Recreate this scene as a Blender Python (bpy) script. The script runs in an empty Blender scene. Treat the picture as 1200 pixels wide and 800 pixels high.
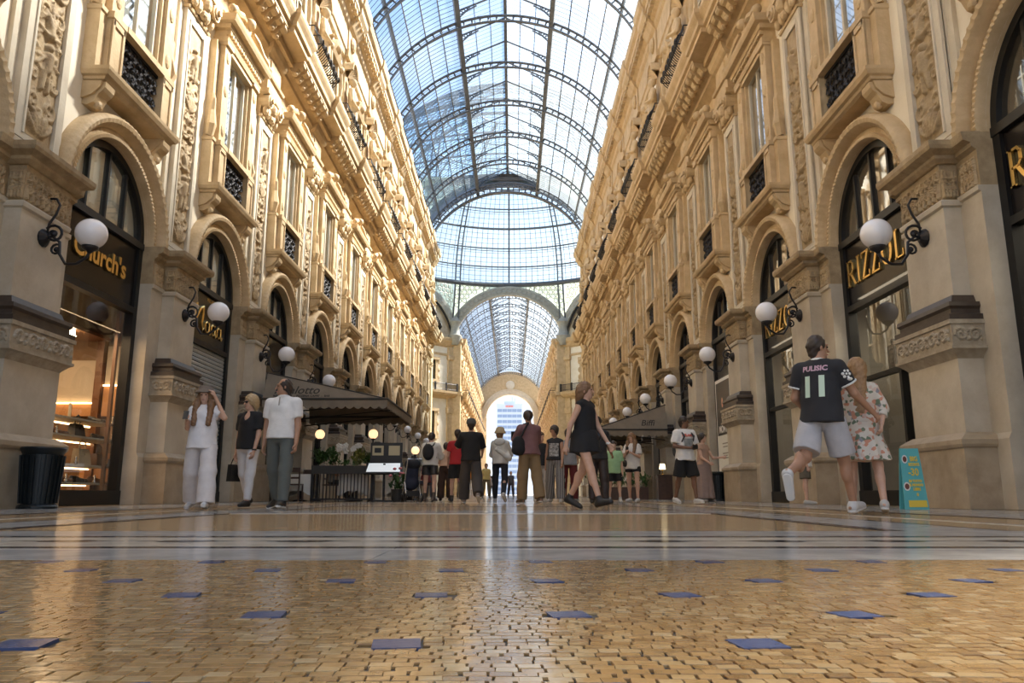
import bpy, math, random
import numpy as np
PI = math.pi
random.seed(7)
RNG = np.random.RandomState(11)
scene = bpy.context.scene
COL = scene.collection

# ------------------------------------------------------------------ camera, sky, sun, exposure
cam_data = bpy.data.cameras.new('camera')
cam = bpy.data.objects.new('camera', cam_data)
COL.objects.link(cam)
cam_data.sensor_width = 36.0
cam_data.lens = 27.0
cam_data.clip_start = 0.02
cam_data.clip_end = 3000
cam.location = (0.42, 0.0, 0.19)
cam.rotation_euler = (math.radians(90 + 11.25), 0, 0)
scene.camera = cam

world = bpy.data.worlds.new('sky')
scene.world = world
world.use_nodes = True
wn = world.node_tree.nodes
wl = world.node_tree.links
wn.clear()
w_out = wn.new('ShaderNodeOutputWorld')
w_bg = wn.new('ShaderNodeBackground')
w_tc = wn.new('ShaderNodeTexCoord')
w_sep = wn.new('ShaderNodeSeparateXYZ')
w_ramp = wn.new('ShaderNodeValToRGB')
w_ramp.color_ramp.elements[0].position = 0.0
w_ramp.color_ramp.elements[0].color = (0.80, 0.90, 1.0, 1)
w_ramp.color_ramp.elements[1].position = 0.75
w_ramp.color_ramp.elements[1].color = (0.20, 0.42, 0.86, 1)
w_map = wn.new('ShaderNodeMapping')
w_map.inputs['Scale'].default_value = (1.6, 1.6, 3.2)
w_noise = wn.new('ShaderNodeTexNoise')
w_noise.inputs['Scale'].default_value = 1.7
w_noise.inputs['Detail'].default_value = 7
w_noise.inputs['Roughness'].default_value = 0.55
w_cr = wn.new('ShaderNodeValToRGB')
w_cr.color_ramp.elements[0].position = 0.44
w_cr.color_ramp.elements[1].position = 0.66
w_mix = wn.new('ShaderNodeMix')
w_mix.data_type = 'RGBA'
wl.new(w_tc.outputs['Generated'], w_sep.inputs[0])
wl.new(w_sep.outputs['Z'], w_ramp.inputs['Fac'])
wl.new(w_tc.outputs['Generated'], w_map.inputs['Vector'])
wl.new(w_map.outputs['Vector'], w_noise.inputs['Vector'])
wl.new(w_noise.outputs['Fac'], w_cr.inputs['Fac'])
wl.new(w_cr.outputs['Color'], w_mix.inputs['Factor'])
wl.new(w_ramp.outputs['Color'], w_mix.inputs['A'])
w_mix.inputs['B'].default_value = (0.84, 0.89, 0.97, 1)
wl.new(w_mix.outputs['Result'], w_bg.inputs['Color'])
w_bg.inputs['Strength'].default_value = 0.78
wl.new(w_bg.outputs[0], w_out.inputs[0])

sun_data = bpy.data.lights.new('sun', 'SUN')
sun = bpy.data.objects.new('sun', sun_data)
COL.objects.link(sun)
sun_data.energy = 15.5
sun_data.color = (1.0, 0.93, 0.82)
sun_data.angle = math.radians(12)
from mathutils import Vector
sun.rotation_euler = Vector((-1.15, -.60, -1.20)).to_track_quat('-Z', 'Y').to_euler()
sun.location = (20, 40, 60)

vs = scene.view_settings
vs.view_transform = 'Standard'
vs.look = 'None'
vs.gamma = 1.0
vs.use_curve_mapping = False
vs.exposure = 0.92
scene.cycles.max_bounces = 8
scene.cycles.transparent_max_bounces = 24
scene.cycles.caustics_reflective = False
scene.cycles.caustics_refractive = False

# ------------------------------------------------------------------ materials
def nodes_of(m):
    m.use_nodes = True
    nt = m.node_tree
    return nt, nt.nodes, nt.links, nt.nodes['Principled BSDF']

def mat(name, col, rough=0.6, metal=0.0, col2=None, scale=3.0, bump=0.0, bscale=30.0, spec=0.5, detail=5, coat=0.0, dirt=None):
    m = bpy.data.materials.new(name)
    nt, n, l, b = nodes_of(m)
    b.inputs['Base Color'].default_value = (*col, 1)
    b.inputs['Roughness'].default_value = rough
    b.inputs['Metallic'].default_value = metal
    b.inputs['Specular IOR Level'].default_value = spec
    b.inputs['Coat Weight'].default_value = coat
    if col2 is not None or bump:
        geo = n.new('ShaderNodeNewGeometry')
    if col2 is not None:
        t = n.new('ShaderNodeTexNoise')
        t.inputs['Scale'].default_value = scale
        t.inputs['Detail'].default_value = detail
        t.inputs['Roughness'].default_value = 0.62
        l.new(geo.outputs['Position'], t.inputs['Vector'])
        r = n.new('ShaderNodeValToRGB')
        r.color_ramp.elements[0].position = 0.32
        r.color_ramp.elements[0].color = (*col, 1)
        r.color_ramp.elements[1].position = 0.68
        r.color_ramp.elements[1].color = (*col2, 1)
        l.new(t.outputs['Fac'], r.inputs['Fac'])
        src = r.outputs['Color']
        if dirt is not None:
            t2 = n.new('ShaderNodeTexNoise')
            t2.inputs['Scale'].default_value = scale * 0.45
            t2.inputs['Detail'].default_value = 8
            t2.inputs['Roughness'].default_value = 0.7
            l.new(geo.outputs['Position'], t2.inputs['Vector'])
            r2 = n.new('ShaderNodeValToRGB')
            r2.color_ramp.elements[0].position = 0.5
            r2.color_ramp.elements[0].color = (0, 0, 0, 1)
            r2.color_ramp.elements[1].position = 0.72
            r2.color_ramp.elements[1].color = (0.8, 0.8, 0.8, 1)
            l.new(t2.outputs['Fac'], r2.inputs['Fac'])
            mx = n.new('ShaderNodeMix')
            mx.data_type = 'RGBA'
            l.new(r2.outputs['Color'], mx.inputs['Factor'])
            l.new(src, mx.inputs['A'])
            mx.inputs['B'].default_value = (*dirt, 1)
            src = mx.outputs['Result']
        l.new(src, b.inputs['Base Color'])
    if bump:
        t3 = n.new('ShaderNodeTexNoise')
        t3.inputs['Scale'].default_value = bscale
        t3.inputs['Detail'].default_value = 4
        l.new(geo.outputs['Position'], t3.inputs['Vector'])
        bp = n.new('ShaderNodeBump')
        bp.inputs['Strength'].default_value = bump
        bp.inputs['Distance'].default_value = 0.02
        l.new(t3.outputs['Fac'], bp.inputs['Height'])
        l.new(bp.outputs['Normal'], b.inputs['Normal'])
    return m

def emit(name, col, strength, base=(0.8, 0.8, 0.8)):
    m = bpy.data.materials.new(name)
    nt, n, l, b = nodes_of(m)
    b.inputs['Base Color'].default_value = (*base, 1)
    b.inputs['Emission Color'].default_value = (*col, 1)
    b.inputs['Emission Strength'].default_value = strength
    b.inputs['Roughness'].default_value = 0.3
    return m

def glass(name, tint=(1, 1, 1), gloss=1.0, rough=0.02, frost=0.0, frost_col=(0.9, 0.93, 0.95), f0=0.05):
    """window glass: clear, mirror-like at grazing angles, optionally a little milky"""
    m = bpy.data.materials.new(name)
    m.use_nodes = True
    nt = m.node_tree
    n, l = nt.nodes, nt.links
    n.clear()
    o = n.new('ShaderNodeOutputMaterial')
    tr = n.new('ShaderNodeBsdfTransparent')
    tr.inputs[0].default_value = (*tint, 1)
    gl = n.new('ShaderNodeBsdfGlossy')
    gl.inputs['Roughness'].default_value = rough
    gl.inputs['Color'].default_value = (gloss, gloss, gloss, 1)
    lw = n.new('ShaderNodeLayerWeight')
    lw.inputs['Blend'].default_value = 0.5
    pw = n.new('ShaderNodeMath'); pw.operation = 'POWER'; pw.inputs[1].default_value = 4.0
    l.new(lw.outputs['Facing'], pw.inputs[0])
    fr = n.new('ShaderNodeMath'); fr.operation = 'MULTIPLY_ADD'; fr.inputs[1].default_value = 0.9 - f0; fr.inputs[2].default_value = f0
    l.new(pw.outputs[0], fr.inputs[0])
    mx = n.new('ShaderNodeMixShader')
    l.new(fr.outputs[0], mx.inputs[0])
    base = tr.outputs[0]
    if frost:
        tl = n.new('ShaderNodeBsdfTranslucent')
        tl.inputs[0].default_value = (*frost_col, 1)
        m2 = n.new('ShaderNodeMixShader')
        m2.inputs[0].default_value = frost
        l.new(base, m2.inputs[1])
        l.new(tl.outputs[0], m2.inputs[2])
        base = m2.outputs[0]
    l.new(base, mx.inputs[1])
    l.new(gl.outputs[0], mx.inputs[2])
    l.new(mx.outputs[0] if gloss > 0 else base, o.inputs[0])
    return m

M = {}
M['plaster'] = mat('cream_plaster', (0.88, 0.81, 0.68), 0.8, col2=(0.80, 0.72, 0.58), scale=1.3, bump=0.15, bscale=14)
M['gold_stone'] = mat('golden_stone', (0.47, 0.335, 0.18), 0.7, col2=(0.62, 0.465, 0.28), scale=2.2, bump=0.35, bscale=18)
M['pale_stone'] = mat('pale_stone', (0.58, 0.51, 0.40), 0.7, col2=(0.68, 0.61, 0.49), scale=2.0, bump=0.2, bscale=20)
M['relief'] = mat('relief_stone', (0.30, 0.21, 0.115), 0.7, col2=(0.47, 0.35, 0.20), scale=5.0, bump=0.3, bscale=30)
M['grey_stone'] = mat('grey_beige_stone', (0.47, 0.40, 0.30), 0.5, col2=(0.60, 0.53, 0.42), scale=1.6, bump=0.12, bscale=25, dirt=(0.40, 0.32, 0.22))
M['brown_stone'] = mat('brown_plinth_stone', (0.34, 0.26, 0.17), 0.45, col2=(0.45, 0.36, 0.25), scale=2.2, bump=0.12, bscale=25, dirt=(0.22, 0.16, 0.10))
M['dark_marble'] = mat('dark_brown_marble', (0.035, 0.022, 0.016), 0.42, col2=(0.065, 0.045, 0.032), scale=5)
M['frieze'] = mat('frieze_stone', (0.30, 0.24, 0.165), 0.6, col2=(0.45, 0.38, 0.28), scale=6, bump=0.2)
M['iron'] = mat('wrought_iron', (0.03, 0.028, 0.03), 0.45, 0.6)
M['steel'] = mat('roof_steel', (0.085, 0.095, 0.11), 0.5, 0.3, col2=(0.13, 0.14, 0.16), scale=2)
M['bronze'] = mat('dark_bronze_frame', (0.010, 0.009, 0.008), 0.45, 0.0, spec=0.35)
M['black'] = mat('black_paint', (0.015, 0.014, 0.014), 0.4)
M['gold'] = mat('gold_letters', (0.85, 0.58, 0.20), 0.25, 0.95)
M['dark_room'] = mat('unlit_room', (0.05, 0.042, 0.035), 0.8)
M['curtain'] = mat('net_curtain', (0.84, 0.83, 0.79), 0.9, col2=(0.74, 0.73, 0.69), scale=4)
M['sash_glass'] = glass('sash_window_glass', (0.85, 0.88, 0.88), 1.0, 0.015, f0=0.4)
M['glass'] = glass('window_glass', (0.93, 0.95, 0.95), 1.0, 0.01)
M['fan_glass'] = glass('fanlight_glass', (0.70, 0.73, 0.73), 1.0, 0.02, frost=0.25, frost_col=(0.75, 0.75, 0.70), f0=0.22)
M['roof_glass'] = glass('roof_glass', (0.94, 0.97, 0.99), 0.0, 0.08, frost=0.12, frost_col=(0.80, 0.90, 0.97))
M['dome_glass'] = glass('dome_glass', (0.80, 0.93, 1.0), 0.0, 0.08, frost=0.05, frost_col=(0.75, 0.90, 1.0))
M['globe'] = mat('opal_globe', (0.90, 0.88, 0.90), 0.12, coat=0.4)
M['globe_lit'] = emit('lit_opal_globe', (1.0, 0.60, 0.30), 0.8)

# ------------------------------------------------------------------ mesh builder
class MB:
    def __init__(self):
        self.v, self.f, self.m = [], [], []
        self.mi = 0
    def mat(self, i):
        self.mi = i
        return self
    def add(self, verts, faces):
        b = len(self.v)
        self.v += [tuple(p) for p in verts]
        self.f += [tuple(b + i for i in f) for f in faces]
        self.m += [self.mi] * len(faces)
        return self
    def box(self, x0, x1, y0, y1, z0, z1):
        return self.add([(x0, y0, z0), (x1, y0, z0), (x1, y1, z0), (x0, y1, z0), (x0, y0, z1), (x1, y0, z1), (x1, y1, z1), (x0, y1, z1)],
                        [(0, 3, 2, 1), (4, 5, 6, 7), (0, 1, 5, 4), (1, 2, 6, 5), (2, 3, 7, 6), (3, 0, 4, 7)])
    def quad(self, a, b, c, d):
        return self.add([a, b, c, d], [(0, 1, 2, 3)])
    def stack(self, pts, uc=0.0, w0=0.0):
        """a moulding built of rings: pts = (height, half width along the wall, projection)"""
        vs, fs = [], []
        for (z, hu, w) in pts:
            vs += [(w0, uc - hu, z), (w, uc - hu, z), (w, uc + hu, z), (w0, uc + hu, z)]
        n = len(pts)
        for i in range(n - 1):
            a, b = 4 * i, 4 * i + 4
            for k in range(3):
                fs.append((a + k, a + k + 1, b + k + 1, b + k))
        fs.append((3, 2, 1, 0))
        t = 4 * (n - 1)
        fs.append((t, t + 1, t + 2, t + 3))
        return self.add(vs, fs)
    def run(self, u0, u1, prof):
        """a moulding extruded along the wall: prof = (projection, height)"""
        n = len(prof)
        vs = [(w, u0, z) for w, z in prof] + [(w, u1, z) for w, z in prof]
        fs = [(i, i + 1, n + i + 1, n + i) for i in range(n - 1)] + [(n - 1, 0, n, 2 * n - 1)]
        fs += [tuple(range(n - 1, -1, -1)), tuple(range(n, 2 * n))]
        return self.add(vs, fs)
    def arch(self, prof, zc, a0=0.0, a1=PI, n=40, fn=None, uc=0.0):
        """profile (radius, projection) swept round an arch"""
        k = len(prof)
        vs, fs = [], []
        for i in range(n + 1):
            a = a0 + (a1 - a0) * i / n
            for j, (r, w) in enumerate(prof):
                if fn:
                    r, w = fn(i, j, r, w)
                vs.append((w, uc + r * math.cos(a), zc + r * math.sin(a)))
        for i in range(n):
            for j in range(k - 1):
                a = i * k + j
                fs.append((a, a + k, a + k + 1, a + 1))
        return self.add(vs, fs)
    def tube(self, path, r, seg=6, cap=True):
        P = [np.array(p, float) for p in path]
        n = len(P)
        R = r if hasattr(r, '__len__') else [r] * n
        vs, fs = [], []
        prev = None
        for i in range(n):
            t = P[min(i + 1, n - 1)] - P[max(i - 1, 0)]
            t = t / (np.linalg.norm(t) + 1e-9)
            if prev is None:
                up = np.array((0, 0, 1.0)) if abs(t[2]) < 0.9 else np.array((1.0, 0, 0))
                a = np.cross(t, up)
            else:
                a = prev - t * np.dot(prev, t)
            a /= np.linalg.norm(a) + 1e-9
            prev = a
            b = np.cross(t, a)
            for k in range(seg):
                q = 2 * PI * k / seg
                vs.append(tuple(P[i] + R[i] * (math.cos(q) * a + math.sin(q) * b)))
        for i in range(n - 1):
            for k in range(seg):
                k2 = (k + 1) % seg
                fs.append((i * seg + k, i * seg + k2, (i + 1) * seg + k2, (i + 1) * seg + k))
        if cap:
            fs.append(tuple(range(seg - 1, -1, -1)))
            fs.append(tuple(range((n - 1) * seg, n * seg)))
        return self.add(vs, fs)
    def lathe(self, prof, c=(0, 0, 0), seg=16, sx=1.0, sy=1.0):
        """profile (radius, height) turned about a vertical axis"""
        vs, fs = [], []
        n = len(prof)
        for r, z in prof:
            for k in range(seg):
                q = 2 * PI * k / seg
                vs.append((c[0] + sx * r * math.cos(q), c[1] + sy * r * math.sin(q), c[2] + z))
        for i in range(n - 1):
            for k in range(seg):
                k2 = (k + 1) % seg
                fs.append((i * seg + k, i * seg + k2, (i + 1) * seg + k2, (i + 1) * seg + k))
        fs.append(tuple(range(seg - 1, -1, -1)))
        fs.append(tuple(range((n - 1) * seg, n * seg)))
        return self.add(vs, fs)
    def ball(self, c, r, seg=14, rings=9, s=(1, 1, 1)):
        vs, fs = [], []
        for i in range(rings + 1):
            t = PI * i / rings
            for k in range(seg):
                q = 2 * PI * k / seg
                vs.append((c[0] + s[0] * r * math.sin(t) * math.cos(q), c[1] + s[1] * r * math.sin(t) * math.sin(q), c[2] - s[2] * r * math.cos(t)))
        for i in range(rings):
            for k in range(seg):
                k2 = (k + 1) % seg
                fs.append((i * seg + k, i * seg + k2, (i + 1) * seg + k2, (i + 1) * seg + k))
        return self.add(vs, fs)
    def field(self, H, P):
        """a relief: H heights on a grid, P(i,j,h) gives the point"""
        nu, nv = H.shape
        vs = [P(i, j, H[i, j]) for i in range(nu) for j in range(nv)]
        fs = [(i * nv + j, (i + 1) * nv + j, (i + 1) * nv + j + 1, i * nv + j + 1) for i in range(nu - 1) for j in range(nv - 1)]
        return self.add(vs, fs)
    def mesh(self, name, mats, smooth=False, sharp=None):
        me = bpy.data.meshes.new(name)
        me.from_pydata(self.v, [], self.f)
        if not isinstance(mats, (list, tuple)):
            mats = [mats]
        for mm in mats:
            me.materials.append(M[mm] if isinstance(mm, str) else mm)
        if len(mats) > 1:
            me.polygons.foreach_set('material_index', self.m)
        me.validate()
        if smooth:
            me.polygons.foreach_set('use_smooth', [True] * len(me.polygons))
            if sharp is not None:
                me.set_sharp_from_angle(angle=math.radians(sharp))
        me.update()
        return me

def new(name, me, parent=None, loc=(0, 0, 0), rz=0.0, rot=None, scale=None):
    o = bpy.data.objects.new(name, me)
    COL.objects.link(o)
    o.parent = parent
    o.location = loc
    o.rotation_euler = rot if rot is not None else (0, 0, rz)
    if scale is not None:
        o.scale = scale
    return o

def tag(o, label=None, cat=None, group=None, kind=None):
    if label: o['label'] = label
    if cat: o['category'] = cat
    if group: o['group'] = group
    if kind: o['kind'] = kind
    return o

def spiral(c, r0, turns, start=0.0, sgn=1, n=26, shrink=0.85):
    out = []
    for i in range(n):
        t = i / (n - 1)
        r = r0 * (1 - shrink * t)
        a = start + sgn * turns * 2 * PI * t
        out.append((c[0] + r * math.cos(a), c[1] + r * math.sin(a)))
    return out
# ------------------------------------------------------------------ organic shapes: blended solids turned into one surface
class SDF:
    def __init__(self):
        self.p = []
        self.cuts = []
    def cone(self, a, b, ra, rb, k=0.03, flat=1.0, ax=(0, 1, 0), capa=False, capb=False, pleat=None):
        self.p.append(('c', np.array(a, float), np.array(b, float), ra, rb, k, flat, np.array(ax, float), capa, capb, pleat))
        return self
    def ell(self, c, r, k=0.03, sub=False):
        self.p.append(('e', np.array(c, float), np.array(r, float), k, sub))
        return self
    def cut(self, n, d):
        """keep the side where n.p < d"""
        self.cuts.append((np.array(n, float), d))
        return self
    def mesh(self, h, noise=0.0, nfreq=18.0):
        lo = np.full(3, 1e9); hi = -lo
        for q in self.p:
            if q[0] == 'c':
                r = max(q[3], q[4]) * 1.05 / min(1.0, q[6]) + 0.02
                if q[10]: r += q[10][1]
                lo = np.minimum(lo, np.minimum(q[1], q[2]) - r); hi = np.maximum(hi, np.maximum(q[1], q[2]) + r)
            elif not q[4]:
                lo = np.minimum(lo, q[1] - q[2] - 0.02); hi = np.maximum(hi, q[1] + q[2] + 0.02)
        lo -= 2 * h; hi += 2 * h
        n = np.ceil((hi - lo) / h).astype(int) + 1
        ax = [lo[i] + h * np.arange(n[i]) for i in range(3)]
        D = np.full(n, 1.0, np.float32)
        for q in self.p:
            if q[0] == 'c':
                _, a, b, ra, rb, k, flat, fx, ca, cb, pl = q
                r = max(ra, rb) / min(1.0, flat) + 2.5 * k + 3 * h + (pl[1] if pl else 0)
                l0, h0 = np.minimum(a, b) - r, np.maximum(a, b) + r
            else:
                _, c, rr, k, sub = q
                r = 2.5 * k + 3 * h
                l0, h0 = c - rr - r, c + rr + r
            sl = []
            for i in range(3):
                i0 = max(0, int((l0[i] - lo[i]) / h)); i1 = min(n[i], int((h0[i] - lo[i]) / h) + 2)
                sl.append(slice(i0, max(i0, i1)))
            sl = tuple(sl)
            if D[sl].size == 0:
                continue
            X = ax[0][sl[0]][:, None, None]; Y = ax[1][sl[1]][None, :, None]; Z = ax[2][sl[2]][None, None, :]
            if q[0] == 'c':
                ab = b - a
                L2 = float(ab @ ab) + 1e-12
                t = ((X - a[0]) * ab[0] + (Y - a[1]) * ab[1] + (Z - a[2]) * ab[2]) / L2
                tc = np.clip(t, 0, 1)
                dx, dy, dz = X - a[0] - tc * ab[0], Y - a[1] - tc * ab[1], Z - a[2] - tc * ab[2]
                if flat != 1.0:
                    f = (dx * fx[0] + dy * fx[1] + dz * fx[2]) * (flat - 1.0)
                    dx, dy, dz = dx + f * fx[0], dy + f * fx[1], dz + f * fx[2]
                rad = ra + (rb - ra) * tc
                if pl:
                    rad = rad + pl[1] * tc * np.sin(pl[0] * np.arctan2(dy, dx) + pl[2])
                d = np.sqrt(dx * dx + dy * dy + dz * dz) - rad
                L = math.sqrt(L2)
                if ca: d = np.maximum(d, -t * L)
                if cb: d = np.maximum(d, (t - 1) * L)
            else:
                px, py, pz = (X - c[0]) / rr[0], (Y - c[1]) / rr[1], (Z - c[2]) / rr[2]
                k0 = np.sqrt(px * px + py * py + pz * pz)
                k1 = np.sqrt((px / rr[0]) ** 2 + (py / rr[1]) ** 2 + (pz / rr[2]) ** 2) + 1e-9
                d = k0 * (k0 - 1) / k1
                if sub:
                    D[sl] = np.maximum(D[sl], -d)
                    continue
            o = D[sl]
            hh = np.clip(0.5 + 0.5 * (o - d) / k, 0, 1)
            D[sl] = o + (d - o) * hh - k * hh * (1 - hh)
        X = ax[0][:, None, None]; Y = ax[1][None, :, None]; Z = ax[2][None, None, :]
        if noise:
            D = D + noise * (np.sin(nfreq * (X * 1.1 + 0.6 * Z) + 1.3) * np.sin(nfreq * (0.7 * Z - 0.5 * X + Y) + .4) + 0.6 * np.sin(nfreq * 1.9 * (Z + 0.8 * X + .5 * Y)))
        for nn, dd in self.cuts:
            D = np.maximum(D, nn[0] * X + nn[1] * Y + nn[2] * Z - dd)
        return surface_nets(D, lo, h)

def surface_nets(D, lo, h):
    ins = D < 0
    cell = ins[:-1, :-1, :-1].astype(np.int8)
    tot = np.zeros_like(cell)
    corners = [(a, b, c) for a in (0, 1) for b in (0, 1) for c in (0, 1)]
    N = D.shape
    for a, b, c in corners:
        tot += ins[a:N[0] - 1 + a, b:N[1] - 1 + b, c:N[2] - 1 + c]
    act = np.argwhere((tot > 0) & (tot < 8))
    idx = np.full(tot.shape, -1, np.int64)
    idx[act[:, 0], act[:, 1], act[:, 2]] = np.arange(len(act))
    val = np.stack([D[act[:, 0] + a, act[:, 1] + b, act[:, 2] + c] for a, b, c in corners], 1)
    acc = np.zeros((len(act), 3)); cnt = np.zeros(len(act))
    cn = np.array(corners, float)
    for i in range(8):
        for j in range(i + 1, 8):
            if np.abs(cn[i] - cn[j]).sum() != 1:
                continue
            m = (val[:, i] < 0) != (val[:, j] < 0)
            t = val[:, i] / (val[:, i] - val[:, j] + 1e-12)
            pt = cn[i] + t[:, None] * (cn[j] - cn[i])
            acc[m] += pt[m]; cnt[m] += 1
    P = lo + h * (act + acc / cnt[:, None])
    F = []
    for axis in range(3):
        s0 = [slice(None)] * 3; s1 = [slice(None)] * 3
        s0[axis] = slice(0, -1); s1[axis] = slice(1, None)
        e = np.argwhere(ins[tuple(s0)] != ins[tuple(s1)])
        o1, o2 = (axis + 1) % 3, (axis + 2) % 3
        ok = (e[:, o1] > 0) & (e[:, o2] > 0) & (e[:, o1] < N[o1] - 1) & (e[:, o2] < N[o2] - 1)
        e = e[ok]
        q = []
        for d1, d2 in ((-1, -1), (0, -1), (0, 0), (-1, 0)):
            c = e.copy(); c[:, o1] += d1; c[:, o2] += d2
            q.append(idx[c[:, 0], c[:, 1], c[:, 2]])
        q = np.stack(q, 1)
        flip = ~ins[tuple(e.T)]
        q[flip] = q[flip][:, ::-1]
        F.append(q)
    F = np.concatenate(F)
    F = F[(F >= 0).all(1)]
    return P, F

def sdf_mesh(name, sdf, h, mats, noise=0.0, nfreq=18.0):
    P, F = sdf.mesh(h, noise, nfreq)
    me = bpy.data.meshes.new(name)
    me.vertices.add(len(P)); me.vertices.foreach_set('co', P.astype(np.float32).ravel())
    me.loops.add(4 * len(F)); me.loops.foreach_set('vertex_index', F.astype(np.int32).ravel())
    me.polygons.add(len(F)); me.polygons.foreach_set('loop_start', np.arange(0, 4 * len(F), 4, dtype=np.int32))
    for mm in (mats if isinstance(mats, (list, tuple)) else [mats]):
        me.materials.append(M[mm] if isinstance(mm, str) else mm)
    me.update(calc_edges=True)
    me.validate()
    me.polygons.foreach_set('use_smooth', [True] * len(me.polygons))
    return me

# carved female figure of the attic (facing -y)
s = SDF()
s.cone((0, 0, .1), (0, -.02, 1.1), .20, .26, .06, 1.2)
s.cone((0, -.02, 1.1), (0, 0, 1.9), .24, .27, .06, 1.4).cone((-.26, 0, 2.05), (.26, 0, 2.05), .12, .12, .08)
s.cone((0, 0, 2.1), (0, -.02, 2.4), .09, .09, .05).ell((0, -.03, 2.5), (.15, .17, .2), .04).ell((0, .02, 2.58), (.18, .18, .16), .04)
s.cone((.3, 0, 2.0), (.36, -.1, 1.55), .1, .08, .05).cone((.36, -.1, 1.55), (-.02, -.3, 1.6), .08, .07, .05)
s.cone((-.3, 0, 2.0), (-.36, -.08, 1.5), .1, .08, .05).cone((-.36, -.08, 1.5), (-.1, -.3, 1.2), .08, .07, .05)
for i in range(5):
    s.cone((-.16 + .08 * i, -.2, 1.15), (-.14 + .07 * i, -.2, .15), .035, .04, .03)
s.cone((0, 0, 0), (0, 0, .12), .26, .26, .02)
ME_figure = sdf_mesh('carved_figure', s, .055, 'gold_stone')
# ------------------------------------------------------------------ carved reliefs as height fields
def height_map(hw, h, res, strokes, power=1.0):
    nu, nv = max(3, int(2 * hw / res) + 1), max(3, int(h / res) + 1)
    U, V = np.meshgrid(np.linspace(-hw, hw, nu), np.linspace(0, h, nv), indexing='ij')
    H = np.zeros_like(U)
    for pts, rad in strokes:
        for (pu, pv), r in zip(pts, rad):
            i0, i1 = np.searchsorted(U[:, 0], (pu - r, pu + r))
            j0, j1 = np.searchsorted(V[0], (pv - r, pv + r))
            if i1 <= i0 or j1 <= j0:
                continue
            d2 = (U[i0:i1, j0:j1] - pu) ** 2 + (V[i0:i1, j0:j1] - pv) ** 2
            H[i0:i1, j0:j1] = np.maximum(H[i0:i1, j0:j1], np.sqrt(np.maximum(r * r - d2, 0)) * power)
    H[0, :] = H[-1, :] = 0
    H[:, 0] = H[:, -1] = 0
    return U, V, H

def S(pts, r0, r1=None):
    n = len(pts)
    r1 = r0 if r1 is None else r1
    return (pts, [r0 + (r1 - r0) * i / max(1, n - 1) for i in range(n)])

def line2(a, b, n=10):
    return [(a[0] + (b[0] - a[0]) * i / (n - 1), a[1] + (b[1] - a[1]) * i / (n - 1)) for i in range(n)]

def both(st):
    out = []
    for pts, r in st:
        out.append((pts, r))
        out.append(([(-p[0], p[1]) for p in pts], r))
    return out

def leaf(c, ang, L, r):
    pts = [(c[0] + L * t * math.cos(ang + 0.5 * t), c[1] + L * t * math.sin(ang + 0.5 * t)) for t in np.linspace(0, 1, 9)]
    return (pts, [r * (0.35 + 1.3 * t * (1.15 - t) * 2) * 0.8 for t in np.linspace(0, 1, 9)])

def panel_strokes(hw, H):
    st, z, k = [], 0.05, 0
    while z < H - 0.75:
        m = k % 4
        if m == 0:      # acanthus spray
            for a in (15, 40, 65, 88):
                st += both([leaf((0.0, z + 0.02), math.radians(a), 0.42 * hw / 0.36, 0.055)])
            st += both([S(spiral((0.20, z + 0.52), 0.15, 1.4, -1.7, 1), 0.045, 0.02)])
        elif m == 1:    # standing figure between scrolls
            st += [S(line2((-0.06, z + 0.05), (-0.04, z + 0.34)), 0.05, 0.06), S(line2((0.09, z + 0.05), (0.04, z + 0.34)), 0.045, 0.06),
                   S(line2((0, z + 0.36), (0.01, z + 0.60)), 0.085, 0.095), S([(0.02, z + 0.76)], 0.075),
                   S(line2((0.06, z + 0.58), (0.24, z + 0.70)), 0.045, 0.03), S(line2((-0.07, z + 0.58), (-0.22, z + 0.40)), 0.045, 0.03)]
            st += both([S(spiral((0.25, z + 0.2), 0.09, 1.3, 0, -1), 0.035, 0.02)])
            z += 0.12
        elif m == 2:    # dish and urn
            st += both([S(line2((0.0, z + 0.08), (0.28, z + 0.16)), 0.05, 0.03), S(line2((0.0, z + 0.2), (0.10, z + 0.42)), 0.07, 0.05)])
            st += both([S(spiral((0.2, z + 0.44), 0.13, 1.5, 2.6, -1), 0.042, 0.02)])
            st += [S(line2((0, z + 0.1), (0, z + 0.7)), 0.08, 0.03)]
        else:           # crossed scrolls and leaves
            st += both([S(spiral((0.17, z + 0.24), 0.17, 1.6, -2.2, 1), 0.048, 0.02), S(spiral((0.19, z + 0.6), 0.13, 1.5, 2.0, -1), 0.04, 0.02),
                        leaf((0.02, z + 0.35), math.radians(60), 0.3, 0.05)])
            st += [S([(0, z + 0.15), (0, z + 0.3)], 0.07), S([(0, z + 0.5)], 0.08)]
        for q in range(9):
            c = (random.uniform(0.05, hw * 0.9), z + random.uniform(0, 0.75))
            st += both([leaf(c, random.uniform(0, 6.2), random.uniform(.08, .17), random.uniform(.022, .034))])
            if q % 3 == 0:
                st += both([S(spiral(c, random.uniform(.05, .08), 1.3, random.uniform(0, 6), 1 if q % 2 else -1, 18), .024, .013)])
        z += 0.74
        k += 1
    return st

PH, PHW = 5.15, 0.36
U, V, HM = height_map(PHW, PH, 0.022, panel_strokes(PHW, PH), 0.9)
b = MB()
b.field(HM, lambda i, j, h: (0.126 + h * 1.5, U[i, j], 5.5 + V[i, j]))
ME_relief = b.mesh('relief_panel', 'relief', True, 60)

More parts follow.
